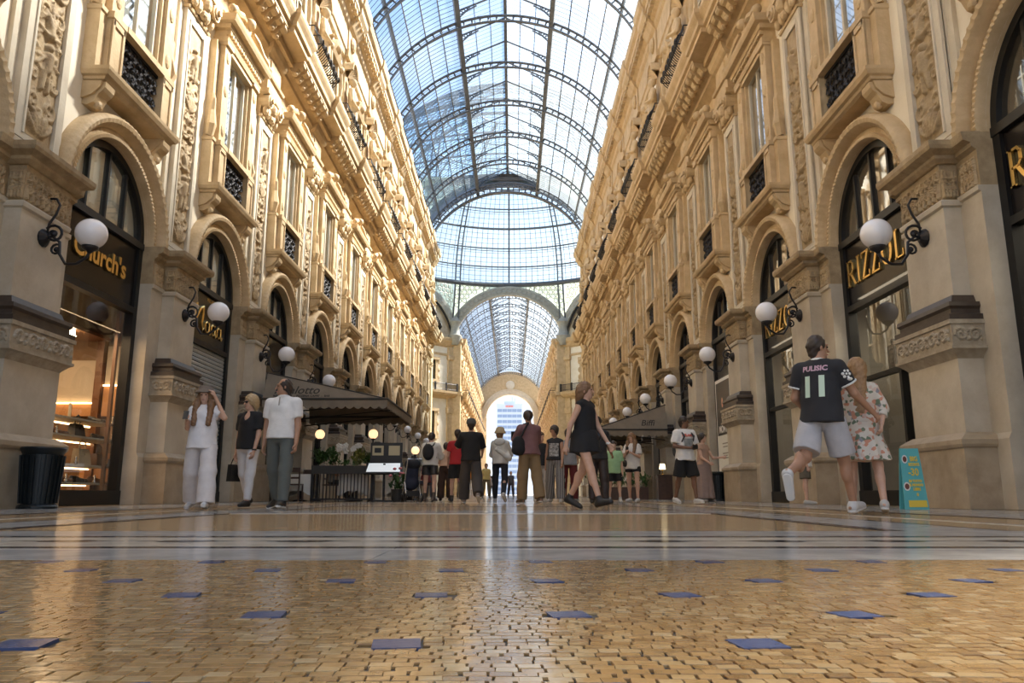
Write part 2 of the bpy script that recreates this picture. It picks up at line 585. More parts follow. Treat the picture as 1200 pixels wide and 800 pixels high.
def acanthus(hw, h):
    st = []
    n = max(2, int(hw / 0.13))
    for i in range(n + 1):
        c = hw * 0.92 * i / n
        st += both([S(line2((c, 0.03), (c * 1.03, h * 0.42)), 0.03, 0.018), S(spiral((c, h * 0.72), 0.07, 1.4, -1.5, 1 if i % 2 else -1), 0.026, 0.014)])
        st += both([leaf((c, 0.05), math.radians(50), h * 0.55, 0.026), leaf((c, 0.05), math.radians(115), h * 0.45, 0.026), leaf((c, h * .45), math.radians(20), h * 0.3, 0.02)])
    return st

def scroll_band(hw, h):
    st = []
    n = max(2, int(2 * hw / (h * 0.9)))
    for i in range(n):
        c = -hw + (i + 0.5) * 2 * hw / n
        st.append(S(spiral((c, h * 0.5), h * 0.36, 1.5, 0 if i % 2 else PI, 1 if i % 2 else -1), h * 0.11, h * 0.05))
        st.append(S([(c + hw / n, h * 0.3), (c + hw / n, h * 0.7)], h * 0.12))
    return st

def relief_wrap(b, hu, w, z0, z1, fn, res, power, inset):
    """the same carving on the front and the two sides of a pier"""
    hw, h = hu - inset, z1 - z0
    U1, V1, H1 = height_map(hw, h, res, fn(hw, h), power)
    b.field(H1, lambda i, j, q: (w + 0.004 + q, U1[i, j], z0 + V1[i, j]))
    sw = (w - 0.2) * 0.5
    if sw > 0.08:
        U2, V2, H2 = height_map(sw - inset * 0.5, h, res, fn(sw - inset * 0.5, h), power)
        b.field(H2[::-1], lambda i, j, q: (0.2 + sw + U2[i, j], hu + 0.004 + q, z0 + V2[i, j]))
        b.field(H2, lambda i, j, q: (0.2 + sw + U2[i, j], -hu - 0.004 - q, z0 + V2[i, j]))

# ------------------------------------------------------------------ one pillar of the arcade
WALL = 7.0
BAY = 5.05
P0 = 10.92
RO = 1.475          # half width of a shop opening
ZS = 5.12           # springing of the arches

b = MB()
b.stack([(0, 1.05, .22), (0.90, 1.05, .22), (.98, 1.05, .18), (4.25, 1.05, .18), (4.27, 1.05, .22), (4.34, 1.05, .22)], w0=-0.3)
b.mat(1).stack([(4.34, 1.05, .18), (4.86, 1.05, .18),
         (4.9, 1.05, .24), (4.96, 1.05, .24), (5.0, 1.05, .34), (5.12, 1.05, .36)], w0=-0.3)
ME_pillar = b.mesh('pillar', ['grey_stone', 'relief'])
b = MB().stack([(0, .78, .66), (.80, .78, .66), (.80, .80, .68), (.84, .82, .70), (.90, .82, .70), (.96, .76, .62), (1.0, .68, .56)])
ME_plinth = b.mesh('plinth', 'brown_stone')
b = MB().stack([(1.0, .65, .53), (2.0, .65, .53)])
ME_die = b.mesh('pedestal', 'grey_stone')
b = MB().stack([(2.0, .65, .53), (2.04, .68, .56), (2.10, .74, .62), (2.12, .78, .66), (2.16, .78, .66), (2.16, .755, .635), (2.46, .755, .635), (2.46, .78, .66), (2.52, .78, .66)])
relief_wrap(b, .755, .635, 2.17, 2.45, scroll_band, 0.016, 1.1, 0.05)
ME_pfrieze = b.mesh('pedestal_frieze', 'frieze')
b = MB().stack([(2.52, .76, .64), (2.60, .76, .64), (2.62, .70, .58), (2.68, .70, .58), (2.72, .73, .61), (2.78, .72, .60), (2.80, .64, .52), (2.9, .60, .48)])
ME_dbase = b.mesh('base_moulding', 'dark_marble')
b = MB().stack([(2.9, .55, .43), (4.2, .55, .43), (4.22, .59, .47), (4.28, .60, .48), (4.3, .59, .47)])
ME_shaft = b.mesh('shaft', 'grey_stone')
b = MB().stack([(4.3, .55, .43), (4.85, .56, .44)])
relief_wrap(b, .55, .43, 4.33, 4.84, acanthus, 0.016, 1.7, 0.01)
for s_ in (-1, 1):
    U3, V3, H3 = height_map(.18, .5, .018, acanthus(.18, .5), 1.6)
    b.field(H3, lambda i, j, q: (.185 + q, s_ * .83 + U3[i, j], 4.34 + V3[i, j]))
    b.run(min(s_ * .6, s_ * 1.055), max(s_ * .6, s_ * 1.055), [(.1, 4.86), (.25, 4.9), (.25, 4.96), (.35, 5.0), (.37, 5.12), (.1, 5.125)])
b.stack([(4.85, .6, .48), (4.9, .66, .54), (4.95, .66, .54), (5.0, .78, .66), (5.05, .8, .68), (5.12, .8, .68)])
ME_capital = b.mesh('capital', 'relief')

# upper pilaster with its framed relief
b = MB()
b.stack([(5.12, .72, .07), (11.0, .72, .07)])
b.stack([(5.12, .62, .17), (5.34, .62, .17), (5.36, .55, .115), (10.9, .55, .115)])
for s in (-1, 1):
    u = sorted((s * .37, s * .55))
    b.box(.1, .165, u[0], u[1], 5.36, 10.9)
    u = sorted((s * .36, s * .40))
    b.box(.1, .19, u[0], u[1], 5.45, 10.7)
b.box(.1, .165, -.37, .37, 5.36, 5.46).box(.1, .165, -.37, .37, 10.66, 10.9)
ME_pilaster = b.mesh('upper_pilaster', 'pale_stone')

# its scrolled capital
b = MB()
b.stack([(10.9, .58, .2), (10.95, .6, .22), (11.0, .55, .14), (11.55, .6, .2), (11.58, .7, .4), (11.7, .72, .42)])
for s in (-1, 1):
    for k, (r, w) in enumerate(((.20, .40), (.14, .44), (.07, .50))):
        n = 16
        vs = [(w, s * .44 + r * math.cos(2 * PI * i / n), 11.4 + r * math.sin(2 * PI * i / n)) for i in range(n)]
        vs += [(0.1, p[1], p[2]) for p in vs]
        b.add(vs, [tuple(range(n))] + [(i, (i + 1) % n, n + (i + 1) % n, n + i) for i in range(n)])
    b.ball((.22, s * .22, 11.15), .13, 8, 6, (1, 1, 1.5))
    b.ball((.26, s * .46, 11.12), .09, 8, 6, (1, 1, 1.6))
b.ball((.3, 0, 11.32), .17, 10, 7, (1, .9, 1.25))
b.ball((.26, 0, 11.08), .12, 8, 6, (1, 1.3, 1))
ME_ucap = b.mesh('scroll_capital', 'gold_stone')

# entablature block standing forward over each pilaster
b = MB()
b.stack([(11.7, .66, .34), (12.1, .66, .34), (12.12, .70, .40), (12.2, .72, .42), (12.22, .62, .30), (12.85, .62, .30), (12.9, .68, .38), (13.0, .74, .46), (13.2, .74, .5)])
b.box(.3, .34, -.4, .4, 12.32, 12.75)
ME_entblock = b.mesh('entablature_block', 'gold_stone')

# ------------------------------------------------------------------ arch surround
N_A = 120
def arch_fn(i, j, r, w):
    if 5 <= j <= 9:
        q = 0.012 * abs(math.sin(i * PI / 3))
        return r, w - q * 1.6
    if j in (2, 3):
        return r, w - (0.02 if i % 2 else 0)
    return r, w
b = MB()
b.arch([(RO, -.32), (RO, .10), (1.50, .15), (1.56, .15), (1.58, .09), (1.68, .09), (1.70, .19), (1.76, .27), (1.83, .29), (1.89, .25), (1.92, .16), (1.92, 0)], ZS, 0, PI, N_A, arch_fn)
ME_arch = b.mesh('arch_surround', 'gold_stone', True, 35)

# ------------------------------------------------------------------ piano-nobile window
b = MB()
for s in (-1, 1):
    b.stack([(7.42, .21, .34), (8.46, .21, .34), (8.48, .24, .38), (8.60, .24, .38), (8.62, .19, .3), (11.15, .19, .3), (11.17, .22, .36), (11.28, .22, .36)], uc=s * .99)
    b.stack([(7.42, .12, .24), (8.50, .12, .24), (8.52, .14, .27), (8.6, .14, .27), (8.62, .08, .16), (11.2, .08, .16)], uc=s * 1.30)
    b.box(.33, .37, s * .99 - .21, s * .99 - .15, 7.42, 8.46).box(.33, .37, s * .99 + .15, s * .99 + .21, 7.42, 8.46).box(.33, .37, s * .99 - .2, s * .99 + .2, 7.42, 7.52).box(.33, .37, s * .99 - .2, s * .99 + .2, 8.36, 8.46)
    u = sorted((s * .72, s * .80))
    b.box(-.3, .22, u[0], u[1], 8.6, 11.2)
    for z in (8.95, 10.0, 10.9):        # carved medallions on the piers
        b.ball((.3, s * .99, z), .10, 10, 6, (.5, 1, 1.6))
    b.tube([(.14, s * 1.36, 8.65), (.2, s * 1.42, 8.9), (.16, s * 1.34, 9.3), (.18, s * 1.36, 9.6), (.14, s * 1.33, 9.75)], [.1, .12, .08, .06, .05], 6)
b.box(-.3, .3, -.80, .80, 11.12, 11.24)
b.box(.1, .40, -.75, .75, 8.48, 8.6)
ME_window = b.mesh('window_surround', 'gold_stone')
# sill and its two consoles
b = MB()
b.stack([(7.20, 1.24, .32), (7.23, 1.32, .38), (7.28, 1.33, .40), (7.30, 1.38, .46), (7.37, 1.42, .50), (7.43, 1.43, .51)])
ME_sill = b.mesh('window_sill', 'gold_stone')
def console_mesh(s):
    b = MB()
    prof = [(0, 6.80), (.1, 6.78), (.2, 6.83), (.24, 6.91), (.27, 6.98), (.34, 7.04), (.38, 7.1), (.39, 7.20), (0, 7.20)]
    b.run(s * 1.12 - .15, s * 1.12 + .15, prof)
    b.run(s * 1.12 - .2, s * 1.12 - .15, [(0, 6.88), (.18, 6.95), (.31, 7.08), (.34, 7.20), (0, 7.20)])
    b.run(s * 1.12 + .15, s * 1.12 + .2, [(0, 6.88), (.18, 6.95), (.31, 7.08), (.34, 7.20), (0, 7.20)])
    b.ball((.2, s * 1.12, 6.83), .08, 8, 6)
    return b.mesh('console', 'gold_stone')
ME_console = [console_mesh(-1), console_mesh(1)]
# head of the window: architrave, dentils, cornice
b = MB()
b.stack([(11.24, 1.22, .34), (11.36, 1.24, .38), (11.40, 1.18, .30), (11.56, 1.18, .30), (11.58, 1.28, .42), (11.70, 1.30, .44), (11.72, 1.40, .56), (11.80, 1.43, .60), (11.88, 1.45, .62)])
for i in range(16):
    u = -1.125 + i * 0.15
    b.box(.3, .40, u - .05, u + .05, 11.46, 11.57)
ME_whead = b.mesh('window_cornice', 'gold_stone')
# crest above the window
st = both([S(spiral((.55, .32), .24, 1.6, -2.5, 1), .07, .03), S(spiral((1.02, .22), .16, 1.5, 2.6, -1), .055, .025), leaf((.1, .12), math.radians(50), .5, .09),
           S(line2((.3, .06), (1.3, .05)), .06, .03)]) + [S([(0, .3), (0, .4), (0, .52)], .15), S([(0, .62)], .1)]
Uc, Vc, Hc = height_map(1.4, .8, .035, st, 1.3)
b = MB()
b.field(Hc, lambda i, j, h: (.02 + h * 1.6, Uc[i, j], 11.88 + Vc[i, j]))
b.stack([(11.88, .2, .5), (12.05, .22, .52), (12.1, .12, .4), (12.4, .14, .42)])
b.ball((.42, 0, 12.5), .16, 10, 7)
for s in (-1, 1):
    b.tube([(.5, s * 1.45, 11.9), (.48, s * 1.25, 12.12), (.45, s * .95, 12.18), (.42, s * .6, 12.36), (.4, s * .3, 12.42)], [.05, .1, .09, .09, .06], 7)
    b.ball((.5, s * 1.42, 12.0), .12, 8, 6)
ME_crest = b.mesh('window_crest', 'gold_stone', True, 50)
b = MB()
b.quad((.10, -.72, 8.6), (.10, .72, 8.6), (.10, .72, 11.2), (.10, -.72, 11.2))
ME_wpane = b.mesh('window_pane', 'sash_glass')
b = MB()
for u0, u1 in ((-.72, -.64), (-.035, .035), (.64, .72)):
    b.box(.06, .14, u0, u1, 8.6, 11.2)
b.box(.06, .14, -.72, .72, 8.6, 8.7).box(.06, .14, -.72, .72, 11.1, 11.2)
ME_wframe = b.mesh('window_frame', 'pale_stone')
b = MB()
for s in (-1, 1):
    n = 26
    pts = [(.0 + .03 * math.sin(i * 1.9), s * (.05 + .68 * i / n)) for i in range(n + 1)]
    vs = [(w, u, 8.6) for w, u in pts] + [(w, u, 11.2) for w, u in pts]
    b.add(vs, [(i, i + 1, n + 2 + i, n + 1 + i) for i in range(n)])
ME_curtain = b.mesh('curtain', 'curtain', True)
# cast-iron grille under the window
b = MB()
b.box(.22, .26, -.75, .75, 7.46, 7.52).box(.22, .26, -.75, .75, 8.42, 8.48)
b.mat(0)
for i in range(7):
    for j in range(4):
        c = (-.63 + i * .21, 7.64 + j * .22)
        ph = 0.6 * ((i + j) % 2)
        for s in (1, -1):
            b.tube([(.24, p[0], p[1]) for p in spiral(c, .13, 1.1, ph * 5 + (0 if s > 0 else PI), s, 9, .8)], .021, 4, False)
b.mat(1).box(.08, .1, -.75, .75, 7.44, 8.48)
ME_grille = b.mesh('iron_grille', ['iron', 'dark_room'])

# ------------------------------------------------------------------ the great balcony cornice
HB = BAY / 2
b = MB()
b.run(-HB, HB, [(0, 12.0), (.10, 12.0), (.12, 12.15), (.06, 12.2), (.06, 12.8), (.2, 12.9), (.34, 12.98), (.34, 13.12), (.5, 13.2), (.5, 13.42), (.92, 13.46), (.92, 13.58), (1.0, 13.62), (1.02, 13.74),
                (1.10, 13.86), (1.14, 13.94), (1.14, 14.08), (0, 14.08)])
ME_balcony = b.mesh('balcony', 'gold_stone')
b = MB()
b.stack([(13.2, .74, .62), (13.42, .74, .62), (13.44, .78, 1.06), (13.58, .78, 1.06), (13.62, .84, 1.14), (13.74, .86, 1.16), (13.86, .92, 1.24), (13.94, .96, 1.28), (14.08, .96, 1.28)])
ME_ressaut = b.mesh('balcony_block', 'gold_stone')
b = MB()
b.run(-.13, .13, [(.5, 13.16), (.62, 13.14), (.7, 13.2), (.74, 13.28), (.84, 13.30), (.9, 13.36), (.9, 13.46), (.5, 13.46)])
b.ball((.6, 0, 13.14), .1, 8, 5, (1, 1.2, .8))
ME_modillion = b.mesh('modillion', 'gold_stone')
b = MB()
def bulge(t):
    return 1.04 + .34 * math.sin(PI * min(1, t * 1.15)) * (1 - .45 * t)
for i in range(19):
    u = -1.15 + 2.3 * i / 18
    b.tube([(bulge(t), u, 14.1 + .95 * t) for t in np.linspace(0, 1, 8)], .018, 4, False)
    if i % 3 == 0:
        b.tube([(bulge(.35) + .02, u + p[0], 14.45 + p[1]) for p in spiral((0, 0), .13, 1.2, 0, 1, 9)], .02, 4, False)
for t in (0.03, .3, .62, 1.0):
    b.tube([(bulge(t) - (.75 if k in (0, 3) else 0), (-1.2, -1.2, 1.2, 1.2)[k], 14.1 + .95 * t) for k in range(4)], .026, 5)
ME_railing = b.mesh('iron_railing', 'iron')

# ------------------------------------------------------------------ attic storey
b = MB()
b.stack([(14.9, .95, .12), (15.3, .95, .12), (15.32, .78, .12)])
for s in (-1, 1):
    b.stack([(15.3, .15, .18), (17.7, .15, .18)], uc=s * .68)
    b.tube([(.2, s * .9, 15.35), (.22, s * .98, 15.7), (.2, s * .86, 16.2), (.2, s * .95, 16.9), (.2, s * .88, 17.5)], [.1, .13, .07, .12, .1], 6)
    b.ball((.2, s * .92, 17.7), .17, 8, 6)
b.stack([(17.7, .95, .22), (17.85, 1.0, .3), (17.95, .9, .22), (18.1, .5, .3), (18.35, .3, .34), (18.5, .1, .2)])
b.ball((.25, 0, 18.1), .22, 9, 6)
ME_awindow = b.mesh('attic_window_surround', 'gold_stone', True, 40)
b = MB()
b.quad((.04, -.53, 15.32), (.04, .53, 15.32), (.04, .53, 17.7), (.04, -.53, 17.7))
ME_apane = b.mesh('attic_pane', 'sash_glass')
b = MB()
b.box(.01, .08, -.04, .04, 15.32, 17.7).box(.01, .08, -.53, .53, 16.9, 16.97).box(.01, .08, -.53, -.46, 15.3, 17.7).box(.01, .08, .46, .53, 15.3, 17.7)
ME_aframe = b.mesh('attic_frame', 'pale_stone')
b = MB()
b.stack([(14.08, .62, .24), (15.0, .62, .24), (15.02, .66, .28), (15.2, .66, .28), (15.2, .5, .12), (19.0, .5, .12)])
b.stack([(15.2, .3, .42), (15.3, .36, .5), (15.45, .36, .5), (15.5, .3, .4)])
b.box(.24, .27, -.45, .45, 14.3, 14.85)
n = 12
for k in range(n):      # shell canopy over the figure
    a0, a1 = PI * k / n, PI * (k + 1) / n
    b.add([(.12, 0, 18.3), (.45, .55 * math.cos(a0), 18.35 + .5 * math.sin(a0)), (.5, .55 * math.cos((a0 + a1) / 2), 18.35 + .55 * math.sin((a0 + a1) / 2)), (.45, .55 * math.cos(a1), 18.35 + .5 * math.sin(a1))],
          [(0, 1, 2), (0, 2, 3)])
b.arch([(.5, .12), (.5, .5), (.6, .5), (.6, .12)], 18.35, 0, PI, 12)
ME_apil = b.mesh('attic_pilaster', 'gold_stone', True, 35)
# top cornice
b = MB()
b.run(-HB, HB, [(0, 18.9), (.12, 18.95), (.14, 19.2), (.2, 19.25), (.2, 20.3), (.3, 20.4), (.34, 20.6), (.5, 20.7), (.5, 20.95), (.72, 21.0), (.72, 21.25), (.85, 21.35), (.9, 21.55), (.9, 21.7), (0, 21.7)])
for i in range(12):
    u = -HB + (i + .5) * BAY / 12
    b.box(.5, .68, u - .12, u + .12, 20.72, 20.98)
b.mat(0)
ME_cornice = b.mesh('top_cornice', 'gold_stone')
b = MB()
b.stack([(19.0, .66, .26), (19.3, .68, .3), (19.35, .6, .26), (20.3, .6, .26), (20.4, .66, .4), (20.7, .7, .58), (21.0, .74, .80), (21.25, .76, .82), (21.35, .8, .92), (21.55, .82, .98), (21.75, .82, .98)])
b.ball((.3, 0, 19.85), .3, 9, 7, (.5, 1, 1.2))
ME_cornblock = b.mesh('top_cornice_block', 'gold_stone')

# ------------------------------------------------------------------ wall surface with its openings
def wall_mesh(name, centres, ends, back=True, arches=True):
    """plaster skin; centres = bay centres along the wall, ends = (first, last) coordinate"""
    b = MB()
    zt = 21.7
    def rect(u0, u1, z0, z1, w=0.0):
        b.quad((w, u0, z0), (w, u1, z0), (w, u1, z1), (w, u0, z1))
    def reveal(c, h, z0, z1, d):
        b.quad((0, c - h, z0), (0, c - h, z1), (-d, c - h, z1), (-d, c - h, z0))
        b.quad((0, c + h, z0), (-d, c + h, z0), (-d, c + h, z1), (0, c + h, z1))
        b.quad((0, c - h, z1), (0, c + h, z1), (-d, c + h, z1), (-d, c - h, z1))
        b.quad((0, c - h, z0), (-d, c - h, z0), (-d, c + h, z0), (0, c + h, z0))
    edges = [ends[0]]
    for c in centres:
        u0, u1 = c - HB, c + HB
        rect(u0, c - RO, 0, ZS); rect(c + RO, u1, 0, ZS)
        n = 24
        zt1 = 7.2
        rect(u0, c - RO, ZS, zt1); rect(c + RO, u1, ZS, zt1)
        for i in range(n):
            a0, a1 = PI - PI * i / n, PI - PI * (i + 1) / n
            p0 = (c + RO * math.cos(a0), ZS + RO * math.sin(a0)); p1 = (c + RO * math.cos(a1), ZS + RO * math.sin(a1))
            b.quad((0, p0[0], p0[1]), (0, p1[0], p1[1]), (0, p1[0], zt1), (0, p0[0], zt1))
        rect(u0, u1, zt1, 8.6)
        rect(u0, c - .72, 8.6, 11.2); rect(c + .72, u1, 8.6, 11.2)
        rect(u0, u1, 11.2, 15.3)
        rect(u0, c - .55, 15.3, 17.7); rect(c + .55, u1, 15.3, 17.7)
        rect(u0, u1, 17.7, zt)
        reveal(c, .72, 8.6, 11.2, .5); reveal(c, .55, 15.3, 17.7, .5)
    lo, hi = min(centres) - HB, max(centres) + HB
    if ends[0] < lo: rect(ends[0], lo, 0, zt)
    if ends[1] > hi: rect(hi, ends[1], 0, zt)
    b.quad((0, ends[0], zt), (0, ends[1], zt), (-1.6, ends[1], zt), (-1.6, ends[0], zt))
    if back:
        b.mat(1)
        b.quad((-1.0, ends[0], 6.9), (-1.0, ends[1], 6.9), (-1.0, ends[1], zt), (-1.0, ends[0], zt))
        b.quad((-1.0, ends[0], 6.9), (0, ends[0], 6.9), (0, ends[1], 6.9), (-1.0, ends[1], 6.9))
    return b.mesh(name, ['plaster', 'dark_room'])

NEAR_K = range(-2, 12)                 # pillars of the near arm
PILLARS = [P0 + BAY * k for k in NEAR_K]
BAYS = [p + HB for p in PILLARS[:-1]]
Y_OCT0 = PILLARS[-1] + 1.6             # where the octagon begins
OCT_A = 18.8                           # apothem of the octagon
Y_OCTC = Y_OCT0 + OCT_A
Y_OCT1 = Y_OCT0 + 2 * OCT_A
FAR_P = [Y_OCT1 + 1.6 + BAY * k for k in range(15)]
FAR_B = [p + HB for p in FAR_P[:-1]]
Y_END = FAR_P[-1] + 1.6

def build_wall(name, side, pillars, bays, ends, detail=True):
    """side -1 left, +1 right"""
    s = -1 if side > 0 else 1
    cs = [s * c for c in bays]
    en = (min(s * ends[0], s * ends[1]), max(s * ends[0], s * ends[1]))
    w = new(name, wall_mesh(name, cs, en), None, (side * WALL, 0, 0), 0 if side < 0 else PI)
    tag(w, kind='structure')
    for p in pillars:
        L = (0, s * p, 0)
        o = new('pillar', ME_pillar, w, L)
        for nm, me in (('plinth', ME_plinth), ('pedestal', ME_die), ('pedestal_frieze', ME_pfrieze), ('base_moulding', ME_dbase), ('shaft', ME_shaft), ('capital', ME_capital)):
            new(nm, me, o)
        o = new('upper_pilaster', ME_pilaster, w, L)
        new('relief_panel', ME_relief, o); new('scroll_capital', ME_ucap, o); new('entablature_block', ME_entblock, o)
        new('balcony_block', ME_ressaut, w, L)
        o = new('attic_pilaster', ME_apil, w, L)
        new('carved_figure', ME_figure, o, (.38, 0, 15.5), PI / 2)
        new('top_cornice_block', ME_cornblock, w, L)
    for c in bays:
        L = (0, s * c, 0)
        new('arch_surround', ME_arch, w, L)
        o = new('window_surround', ME_window, w, L)
        for nm, me in (('window_sill', ME_sill), ('console', ME_console[0]), ('console', ME_console[1]), ('window_cornice', ME_whead), ('window_crest', ME_crest), ('window_pane', ME_wpane),
                       ('window_frame', ME_wframe), ('curtain', ME_curtain), ('iron_grille', ME_grille)):
            new(nm, me, o)
        o = new('balcony', ME_balcony, w, L)
        new('iron_railing', ME_railing, o)
        if detail:
            for i in range(8):
                new('modillion', ME_modillion, o, (0, -1.52 + 3.04 * i / 7, 0))
        o = new('attic_window_surround', ME_awindow, w, L)
        new('attic_pane', ME_apane, o); new('attic_frame', ME_aframe, o)
        new('top_cornice', ME_cornice, w, L)
    return w
# ------------------------------------------------------------------ the arms of the gallery
for nm, sd in (('wall_left', -1), ('wall_right', 1)):
    build_wall(nm, sd, PILLARS, BAYS, (PILLARS[0] - HB, Y_OCT0))
for nm, sd in (('wall_left_beyond', -1), ('wall_right_beyond', 1)):
    build_wall(nm, sd, FAR_P, FAR_B, (Y_OCT1, Y_END), detail=False)

# ------------------------------------------------------------------ glazed barrel vault
VR, VZ = 8.2, 20.1
A_LO, A_HI = math.radians(10), math.radians(70)     # glazed flank of the vault; the lantern covers the crown
NC, NR = 8, 12                                      # panes across a flank and along a bay
def rib_mesh(a0, a1, n=44, r=VR, deep=.42, t=.05):
    b = MB()
    def chord(rr, hw, ht):
        b.arch([(rr - ht, -hw), (rr + ht, -hw), (rr + ht, hw), (rr - ht, hw), (rr - ht, -hw)], 0, a0, a1, n)
    chord(r - .05, .09, .035); chord(r - deep, .09, .035)
    m = 46
    for i in range(m + 1):
        a = a0 + (a1 - a0) * i / m
        c, q = math.cos(a), math.sin(a)
        for e in (-.10, .10):
            ca, sa = math.cos(a + e / r), math.sin(a + e / r)
        b.tube([(0, (r - .06) * c, (r - .06) * q), (0, (r - deep) * c, (r - deep) * q)], .055, 4, False)
        if i < m:       # rounded corners of each opening
            a2 = a + (a1 - a0) / m
            for f, rr in ((.25, r - .11), (.75, r - .11), (.25, r - deep + .07), (.75, r - deep + .07)):
                aa = a + (a2 - a) * f
            b.tube([(0, (r - .1) * math.cos(a), (r - .1) * math.sin(a)), (0, (r - .02) * math.cos((a + a2) / 2), (r - .02) * math.sin((a + a2) / 2)), (0, (r - .1) * math.cos(a2), (r - .1) * math.sin(a2))], .05, 4, False)
    return b.mesh('arched_rib', 'steel')
ME_rib = rib_mesh(math.radians(8), math.radians(172))

def vault(name, y0, y1, ribs, pane_budget=0):
    v = new(name, None)
    tag(v, kind='structure')
    v.location = (0, 0, VZ)
    bays = [y0] + list(ribs) + [y1]
    bays = sorted(set(round(q, 4) for q in bays))
    for p in ribs:
        new('arched_rib', ME_rib, v, (0, p, 0), PI / 2)
    # purlins
    for deg, hw, ht in ((10, .12, .15), (40, .07, .12), (70, .14, .2), (110, .14, .2), (140, .07, .12), (170, .12, .15)):
        a = math.radians(deg)
        b = MB()
        b.box(-ht, ht, y0, y1, -hw, hw)
        new('purlin', b.mesh('purlin', 'steel'), v, (VR * math.cos(a), 0, VR * math.sin(a)), rot=(0, -a, 0))
    xl, zl = VR * math.cos(A_HI), VR * math.sin(A_HI)
    up, rise = .75, 1.25
    b = MB()
    b.box(-.1, .1, y0, y1, zl + up + rise - .18, zl + up + rise + .05)
    new('ridge_beam', b.mesh('ridge_beam', 'steel'), v)
    for s in (-1, 1):
        b = MB()
        b.box(s * xl - .06, s * xl + .06, y0, y1, zl + up - .06, zl + up + .06)
        new('lantern_rail', b.mesh('lantern_rail', 'steel'), v)
    # lantern gables with curved brackets
    b = MB()
    for s in (-1, 1):
        b.tube([(s * xl, 0, zl), (s * xl, 0, zl + up), (0, 0, zl + up + rise)], .06, 5)
        b.tube([(s * xl, 0, zl - .1), (s * (xl - .12), 0, zl + .35), (s * (xl - .5), 0, zl + .75), (s * (xl - 1.1), 0, zl + up + .35), ], .05, 5)
        for k in range(4):
            c = (s * (xl - .18 - .2 * k * .7), zl + .62 + .12 * k)
            b.tube([(p[0], 0, p[1]) for p in spiral(c, .1, 1, 0, 1, 8, .2)], .03, 4, False)
    me = b.mesh('lantern_gable', 'steel')
    mids = []
    for i in range(len(bays) - 1):
        mids.append((bays[i] + bays[i + 1]) / 2)
    for p in list(ribs) + [m for m, a in zip(mids, bays) if True]:
        new('lantern_gable', me, v, (0, p, 0))
    # glazing bars
    b = MB()
    for s in (0, 1):
        for c in range(NC + 1):
            a = A_LO + (A_HI - A_LO) * c / NC
            if s: a = PI - a
            x, z = VR * math.cos(a), VR * math.sin(a)
            b.box(x - .03, x + .03, y0, y1, z - .035, z + .035)
        for k in range(1, 3):
            t = k / 3
            x = (1 if s else -1) * xl * (1 - t); z = zl + up + rise * t
            b.box(x - .02, x + .02, y0, y1, z - .03, z + .03)
    for i in range(len(bays) - 1):
        L = bays[i + 1] - bays[i]
        nr = max(2, round(NR * L / BAY))
        for j in range(nr):
            y = bays[i] + L * j / nr
            for s in (0, 1):
                pts = []
                for c in range(NC + 1):
                    a = A_LO + (A_HI - A_LO) * c / NC
                    if s: a = PI - a
                    pts.append((VR * math.cos(a), y, VR * math.sin(a)))
                b.tube(pts, .021, 3, False)
            b.tube([(-xl, y, zl), (-xl, y, zl + up), (0, y, zl + up + rise), (xl, y, zl + up), (xl, y, zl)], .012, 3, False)
    tag(new('glazing_bars', b.mesh('glazing_bars', 'steel'), v), kind='stuff')
    # panes: the ones that show largest stand alone, the rest are one mesh
    rest = MB()
    made = 0
    cells = []
    for i in range(len(bays) - 1):
        L = bays[i + 1] - bays[i]
        nr = max(2, round(NR * L / BAY))
        for j in range(nr):
            yy0, yy1 = bays[i] + L * j / nr, bays[i] + L * (j + 1) / nr
            for s in (0, 1):
                for c in range(NC):
                    a0 = A_LO + (A_HI - A_LO) * c / NC; a1 = A_LO + (A_HI - A_LO) * (c + 1) / NC
                    if s: a0, a1 = PI - a0, PI - a1
                    cells.append((yy0, yy1, (VR * math.cos(a0), VR * math.sin(a0)), (VR * math.cos(a1), VR * math.sin(a1))))
                for c in range(3):
                    q0, q1 = c / 3, (c + 1) / 3
                    g = 1 if s else -1
                    cells.append((yy0, yy1, (g * xl * (1 - q0), zl + up + rise * q0), (g * xl * (1 - q1), zl + up + rise * q1)))
                g = 1 if s else -1
                cells.append((yy0, yy1, (g * xl, zl), (g * xl, zl + up)))
    cache = {}
    for (ya, yb, p, q) in sorted(cells, key=lambda c: c[0]):
        lw = math.hypot(q[0] - p[0], q[1] - p[1])
        ang = math.atan2(q[1] - p[1], q[0] - p[0])
        if made < pane_budget and ya > 31.0 and abs(p[0]) < 7.0:
            key = (round(lw, 3), round(yb - ya, 3))
            if key not in cache:
                cache[key] = MB().box(.02, lw - .02, .01, yb - ya + .03, .0, .012).mesh('roof_pane', 'roof_glass')
            new('roof_pane', cache[key], v, (p[0], ya, p[1]), rot=(.02, -ang, 0))
            made += 1
        else:
            rest.quad((p[0], ya, p[1]), (p[0], yb, p[1]), (q[0], yb, q[1] + .01), (q[0], ya, q[1] + .01))
    tag(new('roof_glazing', rest.mesh('roof_glazing', 'roof_glass'), v), kind='stuff')
    return v

def build_roof():
    vault('ceiling', PILLARS[0] - HB, Y_OCT0, PILLARS, 300)
    vault('ceiling_beyond', Y_OCT1, Y_END, FAR_P, 0)
build_roof()
for sd in (-1, 1):        # stone kerb between the cornice and the foot of the vault
    for ya, yb in ((PILLARS[0] - HB, Y_OCT0), (Y_OCT1, Y_END)):
        b = MB()
        b.box(min(sd * 6.6, sd * 8.5), max(sd * 6.6, sd * 8.5), ya, yb, 21.7, 21.78)
        tag(new('trim_roof_kerb', b.mesh('roof_kerb', 'gold_stone')), kind='structure')

